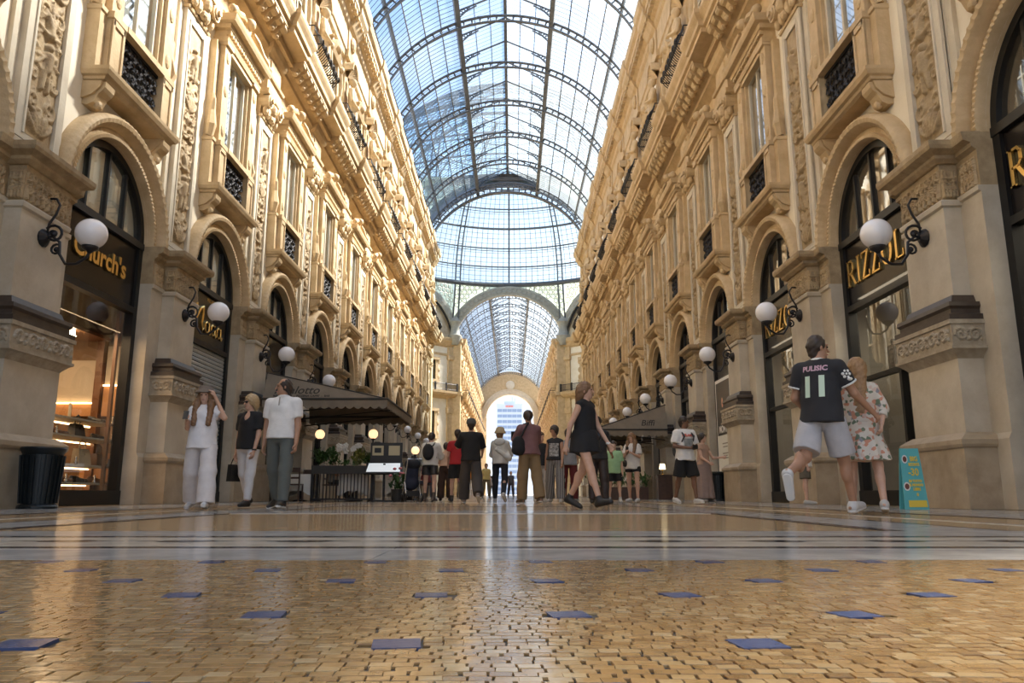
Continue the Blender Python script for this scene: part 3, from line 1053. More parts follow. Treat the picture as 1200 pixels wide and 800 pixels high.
# ------------------------------------------------------------------ the octagon: walls, great arches, dome
def arch_ring(name, r0, r1, y0, y1, zc, mt, dots=False):
    b = MB()
    b.arch([(r0, y0), (r1, y0), (r1, y1), (r0, y1), (r0, y0)], zc, 0, PI, 64)
    if dots:
        for i in range(37):
            a = PI * (i + .5) / 37
            rm = (r0 + r1) / 2
            c = (rm * math.cos(a), zc + rm * math.sin(a))
            n = 10
            for q0, q1 in ((.20, .34),):
                pts = [(y0 - .05, c[0] + q1 * math.cos(2 * PI * k / n), c[1] + q1 * math.sin(2 * PI * k / n)) for k in range(n + 1)]
                b.tube(pts, .06, 4, False)
    return b.mesh(name, mt)
M['arch_iron'] = mat('painted_iron_arch', (0.30, 0.30, 0.27), .6, col2=(0.40, 0.39, 0.34), scale=3)
M['oct_wall'] = mat('white_plaster', (0.86, 0.80, 0.68), .8, col2=(0.74, 0.67, 0.53), scale=1.0)
M['lunette'] = mat('faded_mosaic', (0.42, 0.33, 0.22), .8, col2=(0.66, 0.58, 0.44), scale=.45, detail=6, dirt=(0.30, 0.20, 0.14))
M['drum_glass'] = glass('patterned_drum_glass', (0.62, 0.70, 0.55), .5, .1, frost=.3, frost_col=(.8, .85, .62))

octo = tag(new('trim_octagon', None), kind='structure')
octo.location = (0, Y_OCTC, 0)
# great arches where the two arms meet the octagon
b = MB()
for rr in (7.85, 8.5):
    b.arch([(rr, -.25), (rr + .12, -.25), (rr + .12, .25), (rr, .25), (rr, -.25)], VZ, math.radians(4), math.radians(176), 64)
for i in range(45):
    a = math.radians(5 + 170 * i / 44)
    b.tube([(0, 7.85 * math.cos(a), VZ + 7.85 * math.sin(a)), (0, 8.6 * math.cos(a), VZ + 8.6 * math.sin(a))], .06, 4)
b.arch([(8.62, -.1), (9.5, -.1)], VZ, math.radians(4), math.radians(176), 64)
new('end_arch', b.mesh('end_arch', 'steel'), octo, (0, -OCT_A, 0), PI / 2)
new('great_arch', arch_ring('great_arch', 7.75, 9.0, -.4, .4, VZ, 'arch_iron', True), octo, (0, OCT_A, 0), PI / 2)
# diagonal faces, and unseen walls added to close the side arms
half = OCT_A * math.tan(PI / 8)
def oct_face(ang, arm=False):
    """a face whose centre lies at angle ang from the axis of the gallery"""
    f = tag(new('wall_octagon_%d' % (len([o for o in bpy.data.objects if o.name.startswith('wall_octagon')]) + 1), None, None, (OCT_A * math.sin(ang), Y_OCTC + OCT_A * math.cos(ang), 0), -ang - PI / 2), kind='structure')
    # local x points to the centre of the octagon
    b = MB()
    holes = [(-3.6, .95, 8.0, 11.2), (3.6, .95, 8.0, 11.2), (-3.6, .95, 15.6, 18.2), (3.6, .95, 15.6, 18.2)]
    us = sorted({-half, half} | {h[0] - h[1] for h in holes} | {h[0] + h[1] for h in holes})
    zs = sorted({0.0, 21.2} | {h[2] for h in holes} | {h[3] for h in holes})
    for i in range(len(us) - 1):
        for j in range(len(zs) - 1):
            um, zm = (us[i] + us[i + 1]) / 2, (zs[j] + zs[j + 1]) / 2
            if any(abs(um - h[0]) < h[1] and h[2] < zm < h[3] for h in holes):
                continue
            b.quad((0, us[i], zs[j]), (0, us[i + 1], zs[j]), (0, us[i + 1], zs[j + 1]), (0, us[i], zs[j + 1]))
    b.mat(1).quad((-.6, -half, 0), (-.6, half, 0), (-.6, half, 21.2), (-.6, -half, 21.2))
    new('wall_surface', b.mesh('octagon_wall', ['oct_wall', 'dark_room']), f)
    b = MB()
    b.run(-half, half, [(0, 20.2), (.3, 20.4), (.5, 20.8), (.7, 21.0), (.8, 21.3), (.8, 21.5), (0, 21.5)])
    b.run(-half, half, [(0, 13.0), (.3, 13.2), (.8, 13.4), (1.0, 13.7), (1.05, 14.0), (0, 14.0)])
    b.run(-half, half, [(0, 4.9), (.3, 5.0), (.35, 5.2), (0, 5.3)]).run(-half, half, [(0, 19.0), (.12, 19.05), (.12, 19.3), (0, 19.35)])
    new('cornice', b.mesh('octagon_cornice', 'gold_stone'), f)
    for h in holes:
        b = MB()
        c, hw, z0, z1 = h
        b.box(0, .2, c - hw - .4, c - hw, z0 - .1, z1 + .3).box(0, .2, c + hw, c + hw + .4, z0 - .1, z1 + .3)
        b.box(0, .35, c - hw - .6, c + hw + .6, z0 - .5, z0 - .1).box(0, .35, c - hw - .6, c + hw + .6, z1, z1 + .4)
        for s in (-1, 1):
            for zz in (z0 + .3, (z0 + z1) / 2, z1 - .2):
                b.ball((.1, c + s * (hw + .5), zz), .3, 8, 6, (.5, 1, 1.2))
        b.ball((.15, c, z1 + .7), .4, 8, 6, (.5, 1.6, 1))
        o = new('window_surround', b.mesh('octagon_window', 'gold_stone'), f)
        new('window_pane', MB().quad((-.15, c - hw, z0), (-.15, c + hw, z0), (-.15, c + hw, z1), (-.15, c - hw, z1)).mesh('octagon_pane', 'sash_glass'), o)
        b = MB()
        b.box(-.5, -.48, c - hw, c - .1, z0, z1).box(-.5, -.48, c + .1, c + hw, z0, z1)
        new('curtain', b.mesh('octagon_curtain', 'curtain'), o)
    for u in (-half + .5, 0, half - .5):
        b = MB()
        b.stack([(0, .8, .6), (1, .8, .6), (1.05, .65, .5), (4.3, .6, .4), (4.4, .7, .5), (5.1, .8, .6)], uc=u)
        b.stack([(5.2, .6, .22), (11.0, .6, .22), (11.05, .7, .35), (11.8, .75, .4), (11.85, .65, .3), (13.2, .65, .3)], uc=u)
        b.stack([(14.0, .6, .22), (18.4, .55, .2), (18.5, .7, .4), (19.0, .7, .4), (19.1, .6, .25), (20.3, .6, .25)], uc=u)
        new('pilaster', b.mesh('octagon_pilaster', 'gold_stone'), f)
    b = MB()
    for i in range(int(2 * half / .16)):
        u = -half + .16 * i
        b.tube([(.95, u, 14.0), (.95, u, 14.95)], .02, 4, False)
    b.tube([(.95, -half, 14.95), (.95, half, 14.95)], .04, 5).tube([(.95, -half, 14.2), (.95, half, 14.2)], .03, 5)
    for i in range(9):
        b.box(.85, 1.0, -half + i * half / 4 - .12, -half + i * half / 4 + .12, 14.0, 15.1)
    new('iron_railing', b.mesh('octagon_railing', 'iron'), f)
    # shop fronts at the foot
    for c in (-3.6, 3.6):
        b = MB()
        b.arch([(1.5, .02), (1.5, .15), (1.9, .15), (1.9, .02)], 5.0, 0, PI, 20, uc=c)
        new('arch_surround', b.mesh('octagon_arch', 'gold_stone'), f)
        b = MB()
        n = 20
        vs = [(.03, c + 1.5, 0), (.03, c + 1.5, 5)] + [(.03, c + 1.5 * math.cos(PI * i / n), 5 + 1.5 * math.sin(PI * i / n)) for i in range(n + 1)] + [(.03, c - 1.5, 0)]
        b.add(vs, [tuple(range(len(vs)))])
        new('shop_opening', b.mesh('octagon_opening', 'bronze'), f)
    # lunette under the diagonal arch
    b = MB()
    n = 40
    vs = [(-.05, 7.75 * math.cos(PI * i / n), VZ + 7.75 * math.sin(PI * i / n)) for i in range(n + 1)] + [(-.05, -7.75, 21.2), (-.05, 7.75, 21.2)]
    b.add(vs, [tuple(range(len(vs)))])
    new('lunette_mosaic', b.mesh('lunette_mosaic', 'lunette'), f)
    b = MB()
    b.arch([(7.65, .5), (8.7, .5), (8.7, -.3), (7.65, -.3), (7.65, .5)], VZ, .15, PI - .15, 60)
    for i in range(33):
        a = .15 + (PI - .3) * (i + .5) / 33
        b.ball((.5, 8.17 * math.cos(a), VZ + 8.17 * math.sin(a)), .22, 8, 5, (.4, 1, 1))
    new('lunette_arch', b.mesh('lunette_arch', 'arch_iron'), f)
    b = MB()
    b.arch([(7.3, .3), (7.65, .3)], VZ, .15, PI - .15, 60)
    new('lunette_border', b.mesh('lunette_border', 'iron'), f)
    return f
for ang in (PI / 4, -PI / 4, PI / 2, -PI / 2, 3 * PI / 4, -3 * PI / 4):  # sideways pair: unseen walls added across the open arms to block light
    oct_face(ang)
# pendentive corner brackets between the arches
for k in range(8):
    a = PI / 8 + k * PI / 4
    R = OCT_A / math.cos(PI / 8) - .5
    b = MB()
    b.lathe([(.5, 20.6), (.9, 21.4), (1.0, 21.9), (.7, 22.2), (.6, 23.4), (.9, 23.9), (.4, 24.6)], (R * math.sin(a), R * math.cos(a), 0), 10)
    new('corner_bracket', b.mesh('corner_bracket', 'arch_iron', True, 40), octo)
# patterned glass between the arches and the ring of the dome, one panel on each face
R_D = OCT_A + .1
Z_D = 29.4
RA = 9.0
def spandrel(ang):
    f = new('spandrel_glazing', None, octo, (OCT_A * math.sin(ang), OCT_A * math.cos(ang), 0), -ang - PI / 2)
    b = MB(); n = 32
    us = [-half + 2 * half * i / n for i in range(n + 1)]
    zb = [VZ + math.sqrt(max(4.0, RA * RA - u * u)) for u in us]
    for i in range(n):
        b.quad((-.12, us[i], zb[i]), (-.12, us[i + 1], zb[i + 1]), (-.12, us[i + 1], Z_D + .1), (-.12, us[i], Z_D + .1))
    new('patterned_glass', b.mesh('patterned_glass', 'drum_glass'), f)
    b = MB()
    for j in range(9):
        for i in range(22):
            u, z = -half + .4 + .72 * (i + .5 * (j % 2)), 24.0 + .63 * j
            if abs(u) < half - .2 and u * u + (z - VZ) ** 2 > (RA + .3) ** 2 and z < Z_D - .2:
                b.tube([(-.1, u + .3 * math.cos(2 * PI * k / 8), z + .3 * math.sin(2 * PI * k / 8)) for k in range(9)], .06, 3, False)
    for u in (-3.6, 3.6):
        b.box(-.15, 0, u - .07, u + .07, VZ + math.sqrt(RA * RA - u * u), Z_D)
    tag(new('ring_tracery', b.mesh('ring_tracery', 'arch_iron'), f), kind='stuff')
for k in range(8):
    spandrel(k * PI / 4)
# dome
def dome_pt(a, t, R=R_D):
    """a round the axis, t elevation 0..pi/2"""
    return (R * math.cos(t) * math.sin(a), R * math.cos(t) * math.cos(a), Z_D + R * .93 * math.sin(t))
RINGS = [math.radians(q) for q in (0, 8.5, 17, 26, 35, 44, 54, 66, 78)]
for k in range(16):
    b = MB()
    a = k * PI / 8
    th = .16 if k % 2 == 0 else .2
    if k % 2:
        for e in (-.35, .35):
            b.tube([dome_pt(a + e / R_D, t, R_D - .1) for t in np.linspace(0, 1.36, 24)], .11, 5)
            q0 = dome_pt(a + e / R_D, 0, R_D - .1); b.tube([q0, (q0[0] * 1.05, q0[1] * 1.05, 23.5)], .13, 5)
        for t in np.linspace(0, 1.3, 30):
            b.tube([dome_pt(a - .35 / R_D, t, R_D - .1), dome_pt(a + .35 / R_D, t, R_D - .1)], .05, 3, False)
    else:
        b.tube([dome_pt(a, t, R_D - .1) for t in np.linspace(0, 1.36, 24)], .13, 5)
    new('dome_rib', b.mesh('dome_rib', 'steel'), octo)
for i, t in enumerate(RINGS):
    b = MB()
    b.tube([dome_pt(2 * PI * k / 96, t, R_D - .05) for k in range(97)], .34 if i == 0 else (.16 if i == 3 else .1), 6, False)
    if i in (1, 2, 4, 5, 6):
        b.tube([dome_pt(2 * PI * k / 96, t - .02, R_D - .25) for k in range(97)], .05, 4, False)
    new('dome_ring', b.mesh('dome_ring', 'steel'), octo)
for k in range(16):
    for i in range(len(RINGS) - 1):
        b = MB()
        a0, a1 = k * PI / 8, (k + 1) * PI / 8
        m = 4
        for j in range(m):
            q0, q1 = a0 + (a1 - a0) * j / m, a0 + (a1 - a0) * (j + 1) / m
            b.mat(0).quad(dome_pt(q0, RINGS[i]), dome_pt(q1, RINGS[i]), dome_pt(q1, RINGS[i + 1]), dome_pt(q0, RINGS[i + 1]))
        b.mat(1)
        nb = 9 if i < 5 else 6
        for j in range(1, nb):
            q = a0 + (a1 - a0) * j / nb
            b.tube([dome_pt(q, RINGS[i], R_D - .03), dome_pt(q, RINGS[i + 1], R_D - .03)], .035, 3, False)
        for j in range(1, 4):
            t = RINGS[i] + (RINGS[i + 1] - RINGS[i]) * j / 4
            b.tube([dome_pt(a0 + (a1 - a0) * c / 4, t, R_D - .03) for c in range(5)], .03, 3, False)
        new('dome_panel', b.mesh('dome_panel', ['dome_glass', 'steel']), octo)
# roof over the gap between the octagon and the drum
b = MB()
n = 64
for i in range(n):
    a0, a1 = 2 * PI * i / n, 2 * PI * (i + 1) / n
    b.quad((R_D * math.sin(a0), R_D * math.cos(a0), Z_D), (R_D * math.sin(a1), R_D * math.cos(a1), Z_D), ((R_D + .6) * math.sin(a1), (R_D + .6) * math.cos(a1), Z_D + .2), ((R_D + .6) * math.sin(a0), (R_D + .6) * math.cos(a0), Z_D + .2))
new('dome_kerb', b.mesh('dome_kerb', 'steel'), octo)

# ------------------------------------------------------------------ far end: stone arch open to the square
R_E, Z_E = 5.5, 17.6
def end_wall(name, y, rz):
    b = MB()
    n = 36
    zt = VZ + 1
    def q(u0, u1, z0, z1):
        b.quad((0, u0, z0), (0, u1, z0), (0, u1, z1), (0, u0, z1))
    q(-8.6, -R_E, 0, Z_E); q(R_E, 8.6, 0, Z_E)
    ang = [PI * i / n for i in range(n + 1)]
    top = [(8.6 * math.cos(a), VZ + 8.6 * math.sin(a)) for a in ang]
    inn = [(R_E * math.cos(a), Z_E + R_E * math.sin(a)) for a in ang]
    top[0] = (8.6, VZ); top[-1] = (-8.6, VZ)
    for i in range(n):
        b.quad((0, *inn[i]), (0, *inn[i + 1]), (0, *top[i + 1]), (0, *top[i]))
    q(-8.6, -R_E, Z_E, Z_E); 
    b.quad((0, 8.6, Z_E), (0, R_E, Z_E), (0, *top[0]), (0, *top[0]))
    b.add([(0, 8.6, Z_E), (0, 8.6, VZ), (0, R_E, Z_E)], [(0, 1, 2)])
    b.add([(0, -8.6, Z_E), (0, -8.6, VZ), (0, -R_E, Z_E)], [(0, 2, 1)])
    w = tag(new(name, b.mesh(name, 'gold_stone'), None, (0, y, 0), rz), kind='structure')
    b = MB()
    b.arch([(R_E, -1.5), (R_E, .15), (R_E + .5, .25), (R_E + .55, .15), (R_E + 1.1, .15), (R_E + 1.15, .3), (R_E + 1.35, .3), (R_E + 1.35, 0)], Z_E, 0, PI, 48)
    for s in (-1, 1):
        b.box(-1.5, .25, min(s * R_E, s * (R_E + 1.6)), max(s * R_E, s * (R_E + 1.6)), 0, Z_E - .6)
        b.box(-1.5, .4, min(s * (R_E - .1), s * (R_E + 1.7)), max(s * (R_E - .1), s * (R_E + 1.7)), Z_E - .6, Z_E)
    new('arch_surround', b.mesh('end_arch_surround', 'pale_stone'), w)
    b = MB()
    b.lathe([(1.5, 0), (1.5, .2), (1.1, .3), (.2, .35)], (0, 0, 0), 24)
    new('medallion', b.mesh('medallion', 'pale_stone'), w, (.05, 0, VZ + 5.3), rot=(0, PI / 2, 0), scale=(.7, .7, 1))
    return w
end_wall('wall_far', Y_END, -PI / 2)
end_wall('wall_near', PILLARS[0] - HB, PI / 2)

# corner piers where the arms meet the octagon
for sd in (-1, 1):
    for yy, nm in ((Y_OCT0, 'near'), (Y_OCT1, 'far')):
        dy = 1 if nm == 'far' else -1
        b = MB()
        x0, x1 = sorted((sd * 6.72, sd * 8.4))
        y0, y1 = sorted((yy - dy * .35, yy + dy * .75))
        b.box(x0, x1, y0, y1, 0, 21.7)
        for z in (5.0, 13.6, 21.0):
            b.box(x0 - .2, x1 + .2, y0 - .2, y1 + .2, z, z + .5)
        tag(new('wall_corner_pier', b.mesh('corner_pier', 'gold_stone')), kind='structure')
# ------------------------------------------------------------------ floor
def marble(name, c1, c2, rough=.13, scale=6, vein=None, bump=.04, bscale=9.0, polish=.62, power=5.0):
    m = bpy.data.materials.new(name)
    nt, n, l, bs = nodes_of(m)
    bs.inputs['Roughness'].default_value = rough
    bs.inputs['Specular IOR Level'].default_value = .5
    geo = n.new('ShaderNodeNewGeometry')
    t = n.new('ShaderNodeTexNoise'); t.inputs['Scale'].default_value = scale; t.inputs['Detail'].default_value = 8; t.inputs['Roughness'].default_value = .65
    l.new(geo.outputs['Position'], t.inputs['Vector'])
    r = n.new('ShaderNodeValToRGB')
    r.color_ramp.elements[0].position = .35; r.color_ramp.elements[0].color = (*c1, 1)
    r.color_ramp.elements[1].position = .65; r.color_ramp.elements[1].color = (*c2, 1)
    l.new(t.outputs['Fac'], r.inputs['Fac']); l.new(r.outputs['Color'], bs.inputs['Base Color'])
    t2 = n.new('ShaderNodeTexNoise'); t2.inputs['Scale'].default_value = bscale; t2.inputs['Detail'].default_value = 3
    l.new(geo.outputs['Position'], t2.inputs['Vector'])
    bp = n.new('ShaderNodeBump'); bp.inputs['Strength'].default_value = bump; bp.inputs['Distance'].default_value = .02
    l.new(t2.outputs['Fac'], bp.inputs['Height']); l.new(bp.outputs['Normal'], bs.inputs['Normal'])
    rm = n.new('ShaderNodeMapRange'); rm.inputs['To Min'].default_value = rough * .7; rm.inputs['To Max'].default_value = rough * 1.5
    l.new(t.outputs['Fac'], rm.inputs['Value']); l.new(rm.outputs[0], bs.inputs['Roughness'])
    # polished coat: a clear gloss over the stone, stronger at a low angle
    out = n['Material Output']
    bs.inputs['Specular IOR Level'].default_value = 0.0
    gl = n.new('ShaderNodeBsdfGlossy'); l.new(rm.outputs[0], gl.inputs['Roughness']); l.new(bp.outputs['Normal'], gl.inputs['Normal'])
    lw = n.new('ShaderNodeLayerWeight'); lw.inputs['Blend'].default_value = .5
    pw = n.new('ShaderNodeMath'); pw.operation = 'POWER'; pw.inputs[1].default_value = power
    l.new(lw.outputs['Facing'], pw.inputs[0])
    ma = n.new('ShaderNodeMath'); ma.operation = 'MULTIPLY_ADD'; ma.inputs[1].default_value = polish; ma.inputs[2].default_value = .04
    l.new(pw.outputs[0], ma.inputs[0])
    mx = n.new('ShaderNodeMixShader')
    l.new(ma.outputs[0], mx.inputs[0]); l.new(bs.outputs[0], mx.inputs[1]); l.new(gl.outputs[0], mx.inputs[2]); l.new(mx.outputs[0], out.inputs['Surface'])
    return m
M['m_ochre'] = marble('ochre_mosaic_floor', (.36, .23, .11), (.48, .33, .18), .12, 9)
M['m_grey'] = marble('grey_marble', (.34, .32, .29), (.48, .45, .41), .10, 5)
M['m_beige'] = marble('beige_marble', (.50, .43, .33), (.62, .55, .45), .12, 6)
M['m_dark'] = marble('dark_marble_inlay', (.045, .035, .035), (.09, .07, .065), .12, 8)
M['m_light'] = marble('pale_marble', (.50, .46, .40), (.62, .57, .50), .12, 5)
M['grout'] = mat('grout', (.05, .035, .02), .6)
TESS = []
for i, (c1, c2) in enumerate((((.38, .225, .085), (.48, .30, .125)), ((.32, .185, .065), (.42, .25, .10)), ((.44, .29, .125), (.54, .37, .18)), ((.25, .14, .05), (.35, .20, .08)), ((.50, .35, .17), (.58, .42, .23)))):
    M['tess%d' % i] = marble('ochre_tessera_%s' % 'abcde'[i], c1, c2, .12, 30, bump=.06, bscale=25, polish=.92, power=3.6)
    TESS.append('tess%d' % i)
M['tess_blue'] = marble('slate_blue_tessera', (.055, .075, .16), (.09, .11, .20), .16, 30, bump=.05)

Y_MOS = 2.36
b = MB()
b.box(-12, 12, -20, Y_OCT0 + 12, -.2, -.012)
b.mat(1).quad((-9.5, Y_MOS, -.004), (9.5, Y_MOS, -.004), (9.5, Y_END + 2, -.004), (-9.5, Y_END + 2, -.004))
b.quad((-24, Y_OCT0, -.006), (24, Y_OCT0, -.006), (24, Y_OCT1, -.006), (-24, Y_OCT1, -.006))
b.mat(0).quad((-9.5, -20, -.0035), (9.5, -20, -.0035), (9.5, Y_MOS, -.0035), (-9.5, Y_MOS, -.0035))
floor = tag(new('floor', b.mesh('floor', ['grout', 'm_ochre'])), kind='structure')
def band(x0, x1, y0, y1, m, name='marble_band'):
    e = .002
    return new(name, MB().box(x0 + e, x1 - e, y0 + e, y1 - e, -.02, 0).mesh(name, m), floor)
XL = 2.42
for y0, y1, m in ((Y_MOS, 2.80, 'm_grey'), (2.80, 2.845, 'm_light'), (2.845, 2.95, 'm_dark'), (2.95, 3.56, 'm_beige'), (3.56, 3.68, 'm_dark'), (3.68, 4.17, 'm_grey')):
    for i in range(-6, 6):          # slabs, butted end to end
        band(i * 1.6, (i + 1) * 1.6, y0, y1, m, 'marble_slab')
ys = 4.17
for s in (-1, 1):
    for a, c, m in ((XL, XL + .09, 'm_dark'), (XL + .09, XL + .62, 'm_grey'), (XL + .62, XL + .70, 'm_dark'), (XL + 1.15, XL + 1.25, 'm_light'), (XL + 2.0, XL + 2.1, 'm_dark'), (XL + 2.1, 6.25, 'm_grey')):
        for (ya, yb) in ((ys, 20.0), (20.0, 44.0), (44.0, Y_OCT0)):
            band(min(s * a, s * c), max(s * a, s * c), ya, yb, m)
y = 7.9
while y < Y_OCT0 - 4:
    band(-XL, XL, y, y + .28, 'm_light'); band(-XL, XL, y + .28, y + 1.6, 'm_grey'); band(-XL, XL, y + 1.6, y + 1.75, 'm_dark')
    band(-XL, XL, y + 4.6, y + 4.75, 'm_dark')
    y += 10.1
# dark lozenges in the beige band
b = MB()
pts = []
for t in np.linspace(-1, 1, 13):
    pts.append((t * .24, .055 * max(.12, (1 - abs(t)) ** .8 * (1.3 if abs(t) < .45 else .6))))
vs = [(p[0], p[1], .001) for p in pts] + [(p[0], -p[1], .001) for p in reversed(pts)]
b.add(vs, [tuple(range(len(vs)))])
ME_loz = b.mesh('inlaid_lozenge', 'm_dark')
for i in range(-9, 10):
    new('inlaid_lozenge', ME_loz, floor, (.05 + .49 * i, 3.27, 0))

# mosaic of small stones: the blue squares and the 300 that show largest stand alone
blue = []
b = MB()
b.box(-.031, .031, -.031, .031, -.012, .0011)
ME_blue = b.mesh('blue_tessera', 'tess_blue')
row = 0
y = .805
while y < Y_MOS:
    for i in range(-8, 9):
        x = .27 + .475 * i + (.2375 if row % 2 == 0 else 0)
        if abs(x - .42) < .7 * y + .25 and y < Y_MOS - .04:
            blue.append((x, y))
            new('blue_tessera', ME_blue, floor, (x + random.uniform(-.012, .012), y, 0), math.radians(random.uniform(4, 14)))
    y += .247
    row += 1
shapes = []
TW, TD = .0275, .0225
for k in range(12):
    b = MB()
    hx, hy = TW / 2 - random.uniform(.0001, .0007), TD / 2 - random.uniform(.0001, .0007)
    c = [(-hx + random.uniform(0, .0014), -hy + random.uniform(0, .0011)), (hx - random.uniform(0, .0014), -hy + random.uniform(0, .0011)), (hx - random.uniform(0, .0014), hy - random.uniform(0, .0011)), (-hx + random.uniform(0, .0014), hy - random.uniform(0, .0011))]
    cc = [(p[0] * .96, p[1] * .96) for p in c]
    b.add([(p[0], p[1], -.012) for p in c] + [(p[0], p[1], -.0008) for p in c] + [(p[0], p[1], 0) for p in cc],
          [(0, 1, 5, 4), (1, 2, 6, 5), (2, 3, 7, 6), (3, 0, 4, 7), (4, 5, 9, 8), (5, 6, 10, 9), (6, 7, 11, 10), (7, 4, 8, 11), (8, 9, 10, 11)])
    shapes.append((b, [b.mesh('tessera', TESS[q]) for q in range(5)]))
rest = MB()
y, r, made = .70, 0, 0
while y < Y_MOS - TD / 2:
    hw = .70 * y + .22
    x = .42 - hw + random.uniform(0, TW)
    while x < .42 + hw:
        yy = y + .006 * math.sin(x * 5.1 + r * .13) + .004 * math.sin(x * 13 + r * .4)
        if yy < Y_MOS - TD * .55 and not any(abs(x - p[0]) < .031 + TW * .12 and abs(yy - p[1]) < .031 + TD * .12 for p in blue if abs(p[1] - y) < .08):
            q = min(4, int(abs(random.gauss(0, 1.6)))) if random.random() < .8 else random.randint(0, 4)
            sh, mes = random.choice(shapes)
            tz = random.uniform(-.0004, .0004)
            rx, ry, rz = random.uniform(-.006, .006), random.uniform(-.008, .008), random.uniform(-.07, .07) + .1 * math.sin(x * 3 + y * 2)
            if made < 300 and .84 < yy and abs(x - .42) < .68 * yy:
                new('tessera', mes[q], floor, (x, yy, tz), rot=(rx, ry, rz))
                made += 1
            else:
                c, s_ = math.cos(rz), math.sin(rz)
                rest.mat(q).add([(x + p[0] * c - p[1] * s_, yy + p[0] * s_ + p[1] * c, p[2] + tz + rx * p[1] - ry * p[0]) for p in sh.v], sh.f)
        x += TW * random.uniform(.92, 1.08) if random.random() < .9 else TW * 1.12
    y += TD
    r += 1
tag(new('mosaic_field', rest.mesh('mosaic_field', TESS), floor), kind='stuff')

# ------------------------------------------------------------------ beyond the far arch
M['paving'] = mat('square_paving', (.42, .40, .38), .7, col2=(.5, .48, .45), scale=.3)
tag(new('ground_outside', MB().box(-300, 300, Y_END + 1.5, 900, -.3, -.02).mesh('ground_outside', 'paving')), kind='structure')
M['tower'] = mat('pale_tower_concrete', (.40, .46, .56), .7, col2=(.46, .52, .62), scale=.05)
M['tower_glass'] = mat('tower_windows', (.20, .27, .40), .15)
M['red_sign'] = mat('red_letters', (.65, .16, .12), .5)
def tower():
    t = tag(new('tower_block', None, None, (-1.0, 440, 0)), 'tall pale blue-grey tower block beyond the far arch', 'building')
    b = MB()
    b.box(-7.2, 7.2, 0, 14, 0, 50)
    b.box(-7.4, 7.4, -.2, 14, 50, 51.2).box(-3, 3, 3, 9, 51.2, 53)
    new('facade', b.mesh('tower_facade', 'tower'), t)
    w = MB().box(-1.3, 1.3, -.12, .1, -.85, .85).mesh('tower_window', 'tower_glass')
    for i in range(5):
        for j in range(15):
            new('window', w, t, (-5.6 + 2.8 * i, 0, 3.2 + 3.15 * j))
    b = MB()
    for i in range(6):
        b.box(-2.2 + .75 * i, -1.7 + .75 * i, -.5, -.3, 49.2, 50.2)
    new('rooftop_sign', b.mesh('rooftop_sign', 'red_sign'), t)
    b = MB()
    b.tube([(1.5, 6, 53), (1.5, 6, 56)], .1, 4).tube([(3.0, 6, 51), (3.0, 6, 55)], .1, 4)
    new('antenna', b.mesh('antenna', 'steel'), t)
tower()
# ------------------------------------------------------------------ writing
_txt_cache = {}
def text_geo(body, size=1.0, depth=.02, shear=0.0, bold=0.0, spacing=1.0, align='CENTER'):
    """letters as solid geometry: returns (verts, faces), x along the line, y up, z depth"""
    key = (body, size, depth, shear, bold, spacing, align)
    if key in _txt_cache:
        return _txt_cache[key]
    cu = bpy.data.curves.new('lettering', 'FONT')
    cu.body = body; cu.size = size; cu.extrude = depth / 2; cu.shear = shear; cu.offset = bold; cu.space_character = spacing
    cu.align_x = align; cu.resolution_u = 3
    o = bpy.data.objects.new('lettering', cu)
    COL.objects.link(o)
    dg = bpy.context.evaluated_depsgraph_get()
    me = o.evaluated_get(dg).to_mesh()
    r = ([tuple(v.co) for v in me.vertices], [tuple(p.vertices) for p in me.polygons])
    o.evaluated_get(dg).to_mesh_clear()
    bpy.data.objects.remove(o); bpy.data.curves.remove(cu)
    _txt_cache[key] = r
    return r

SERIF = {   # strokes: (x0, y0, x1, y1, width) in em, plus serifs
    'R': [(.12, 0, .12, 1, .13), (.12, .965, .42, .965, .07), (.12, .48, .42, .48, .07), (.5, .6, .5, .86, .14), (.40, .95, .5, .84, .08), (.40, .5, .5, .62, .08), (.34, .47, .66, .02, .12), (0, .02, .26, .02, .04), (0, .98, .2, .98, .04), (.6, .02, .74, .02, .04)],
    'I': [(.13, 0, .13, 1, .13), (0, .02, .26, .02, .04), (0, .98, .26, .98, .04)],
    'Z': [(.08, .03, .52, .97, .13), (.04, .97, .58, .97, .06), (.02, .03, .6, .03, .06), (.05, .97, .05, .78, .05), (.58, .03, .58, .24, .05)],
    'L': [(.12, 0, .12, 1, .13), (.0, .02, .55, .02, .05), (0, .98, .26, .98, .04), (.55, .0, .55, .24, .05)],
    'O': [(.40 + .3 * math.cos(a), .5 + .46 * math.sin(a), .40 + .3 * math.cos(a + .4), .5 + .46 * math.sin(a + .4), .05 + .10 * abs(math.cos(a + .2))) for a in np.arange(0, 2 * PI - .1, 2 * PI / 16)],
}
WID = {'R': .78, 'I': .34, 'Z': .70, 'L': .68, 'O': .88}
def serif(b, word, h, w, u0, z0, track=.12, depth=.04):
    u = u0
    for ch in word:
        for (x0, y0, x1, y1, t) in SERIF[ch]:
            dx, dy = x1 - x0, y1 - y0
            L = math.hypot(dx, dy) + 1e-6
            nx, ny = -dy / L * t / 2, dx / L * t / 2
            q = [(x0 + nx, y0 + ny), (x0 - nx, y0 - ny), (x1 - nx, y1 - ny), (x1 + nx, y1 + ny)]
            vs = [(w + depth, u + h * p[0], z0 + h * p[1]) for p in q] + [(w, u + h * p[0], z0 + h * p[1]) for p in q]
            b.add(vs, [(3, 2, 1, 0), (4, 5, 6, 7), (0, 1, 5, 4), (1, 2, 6, 5), (2, 3, 7, 6), (3, 0, 4, 7)])
        u += h * (WID[ch] + track)
    return u

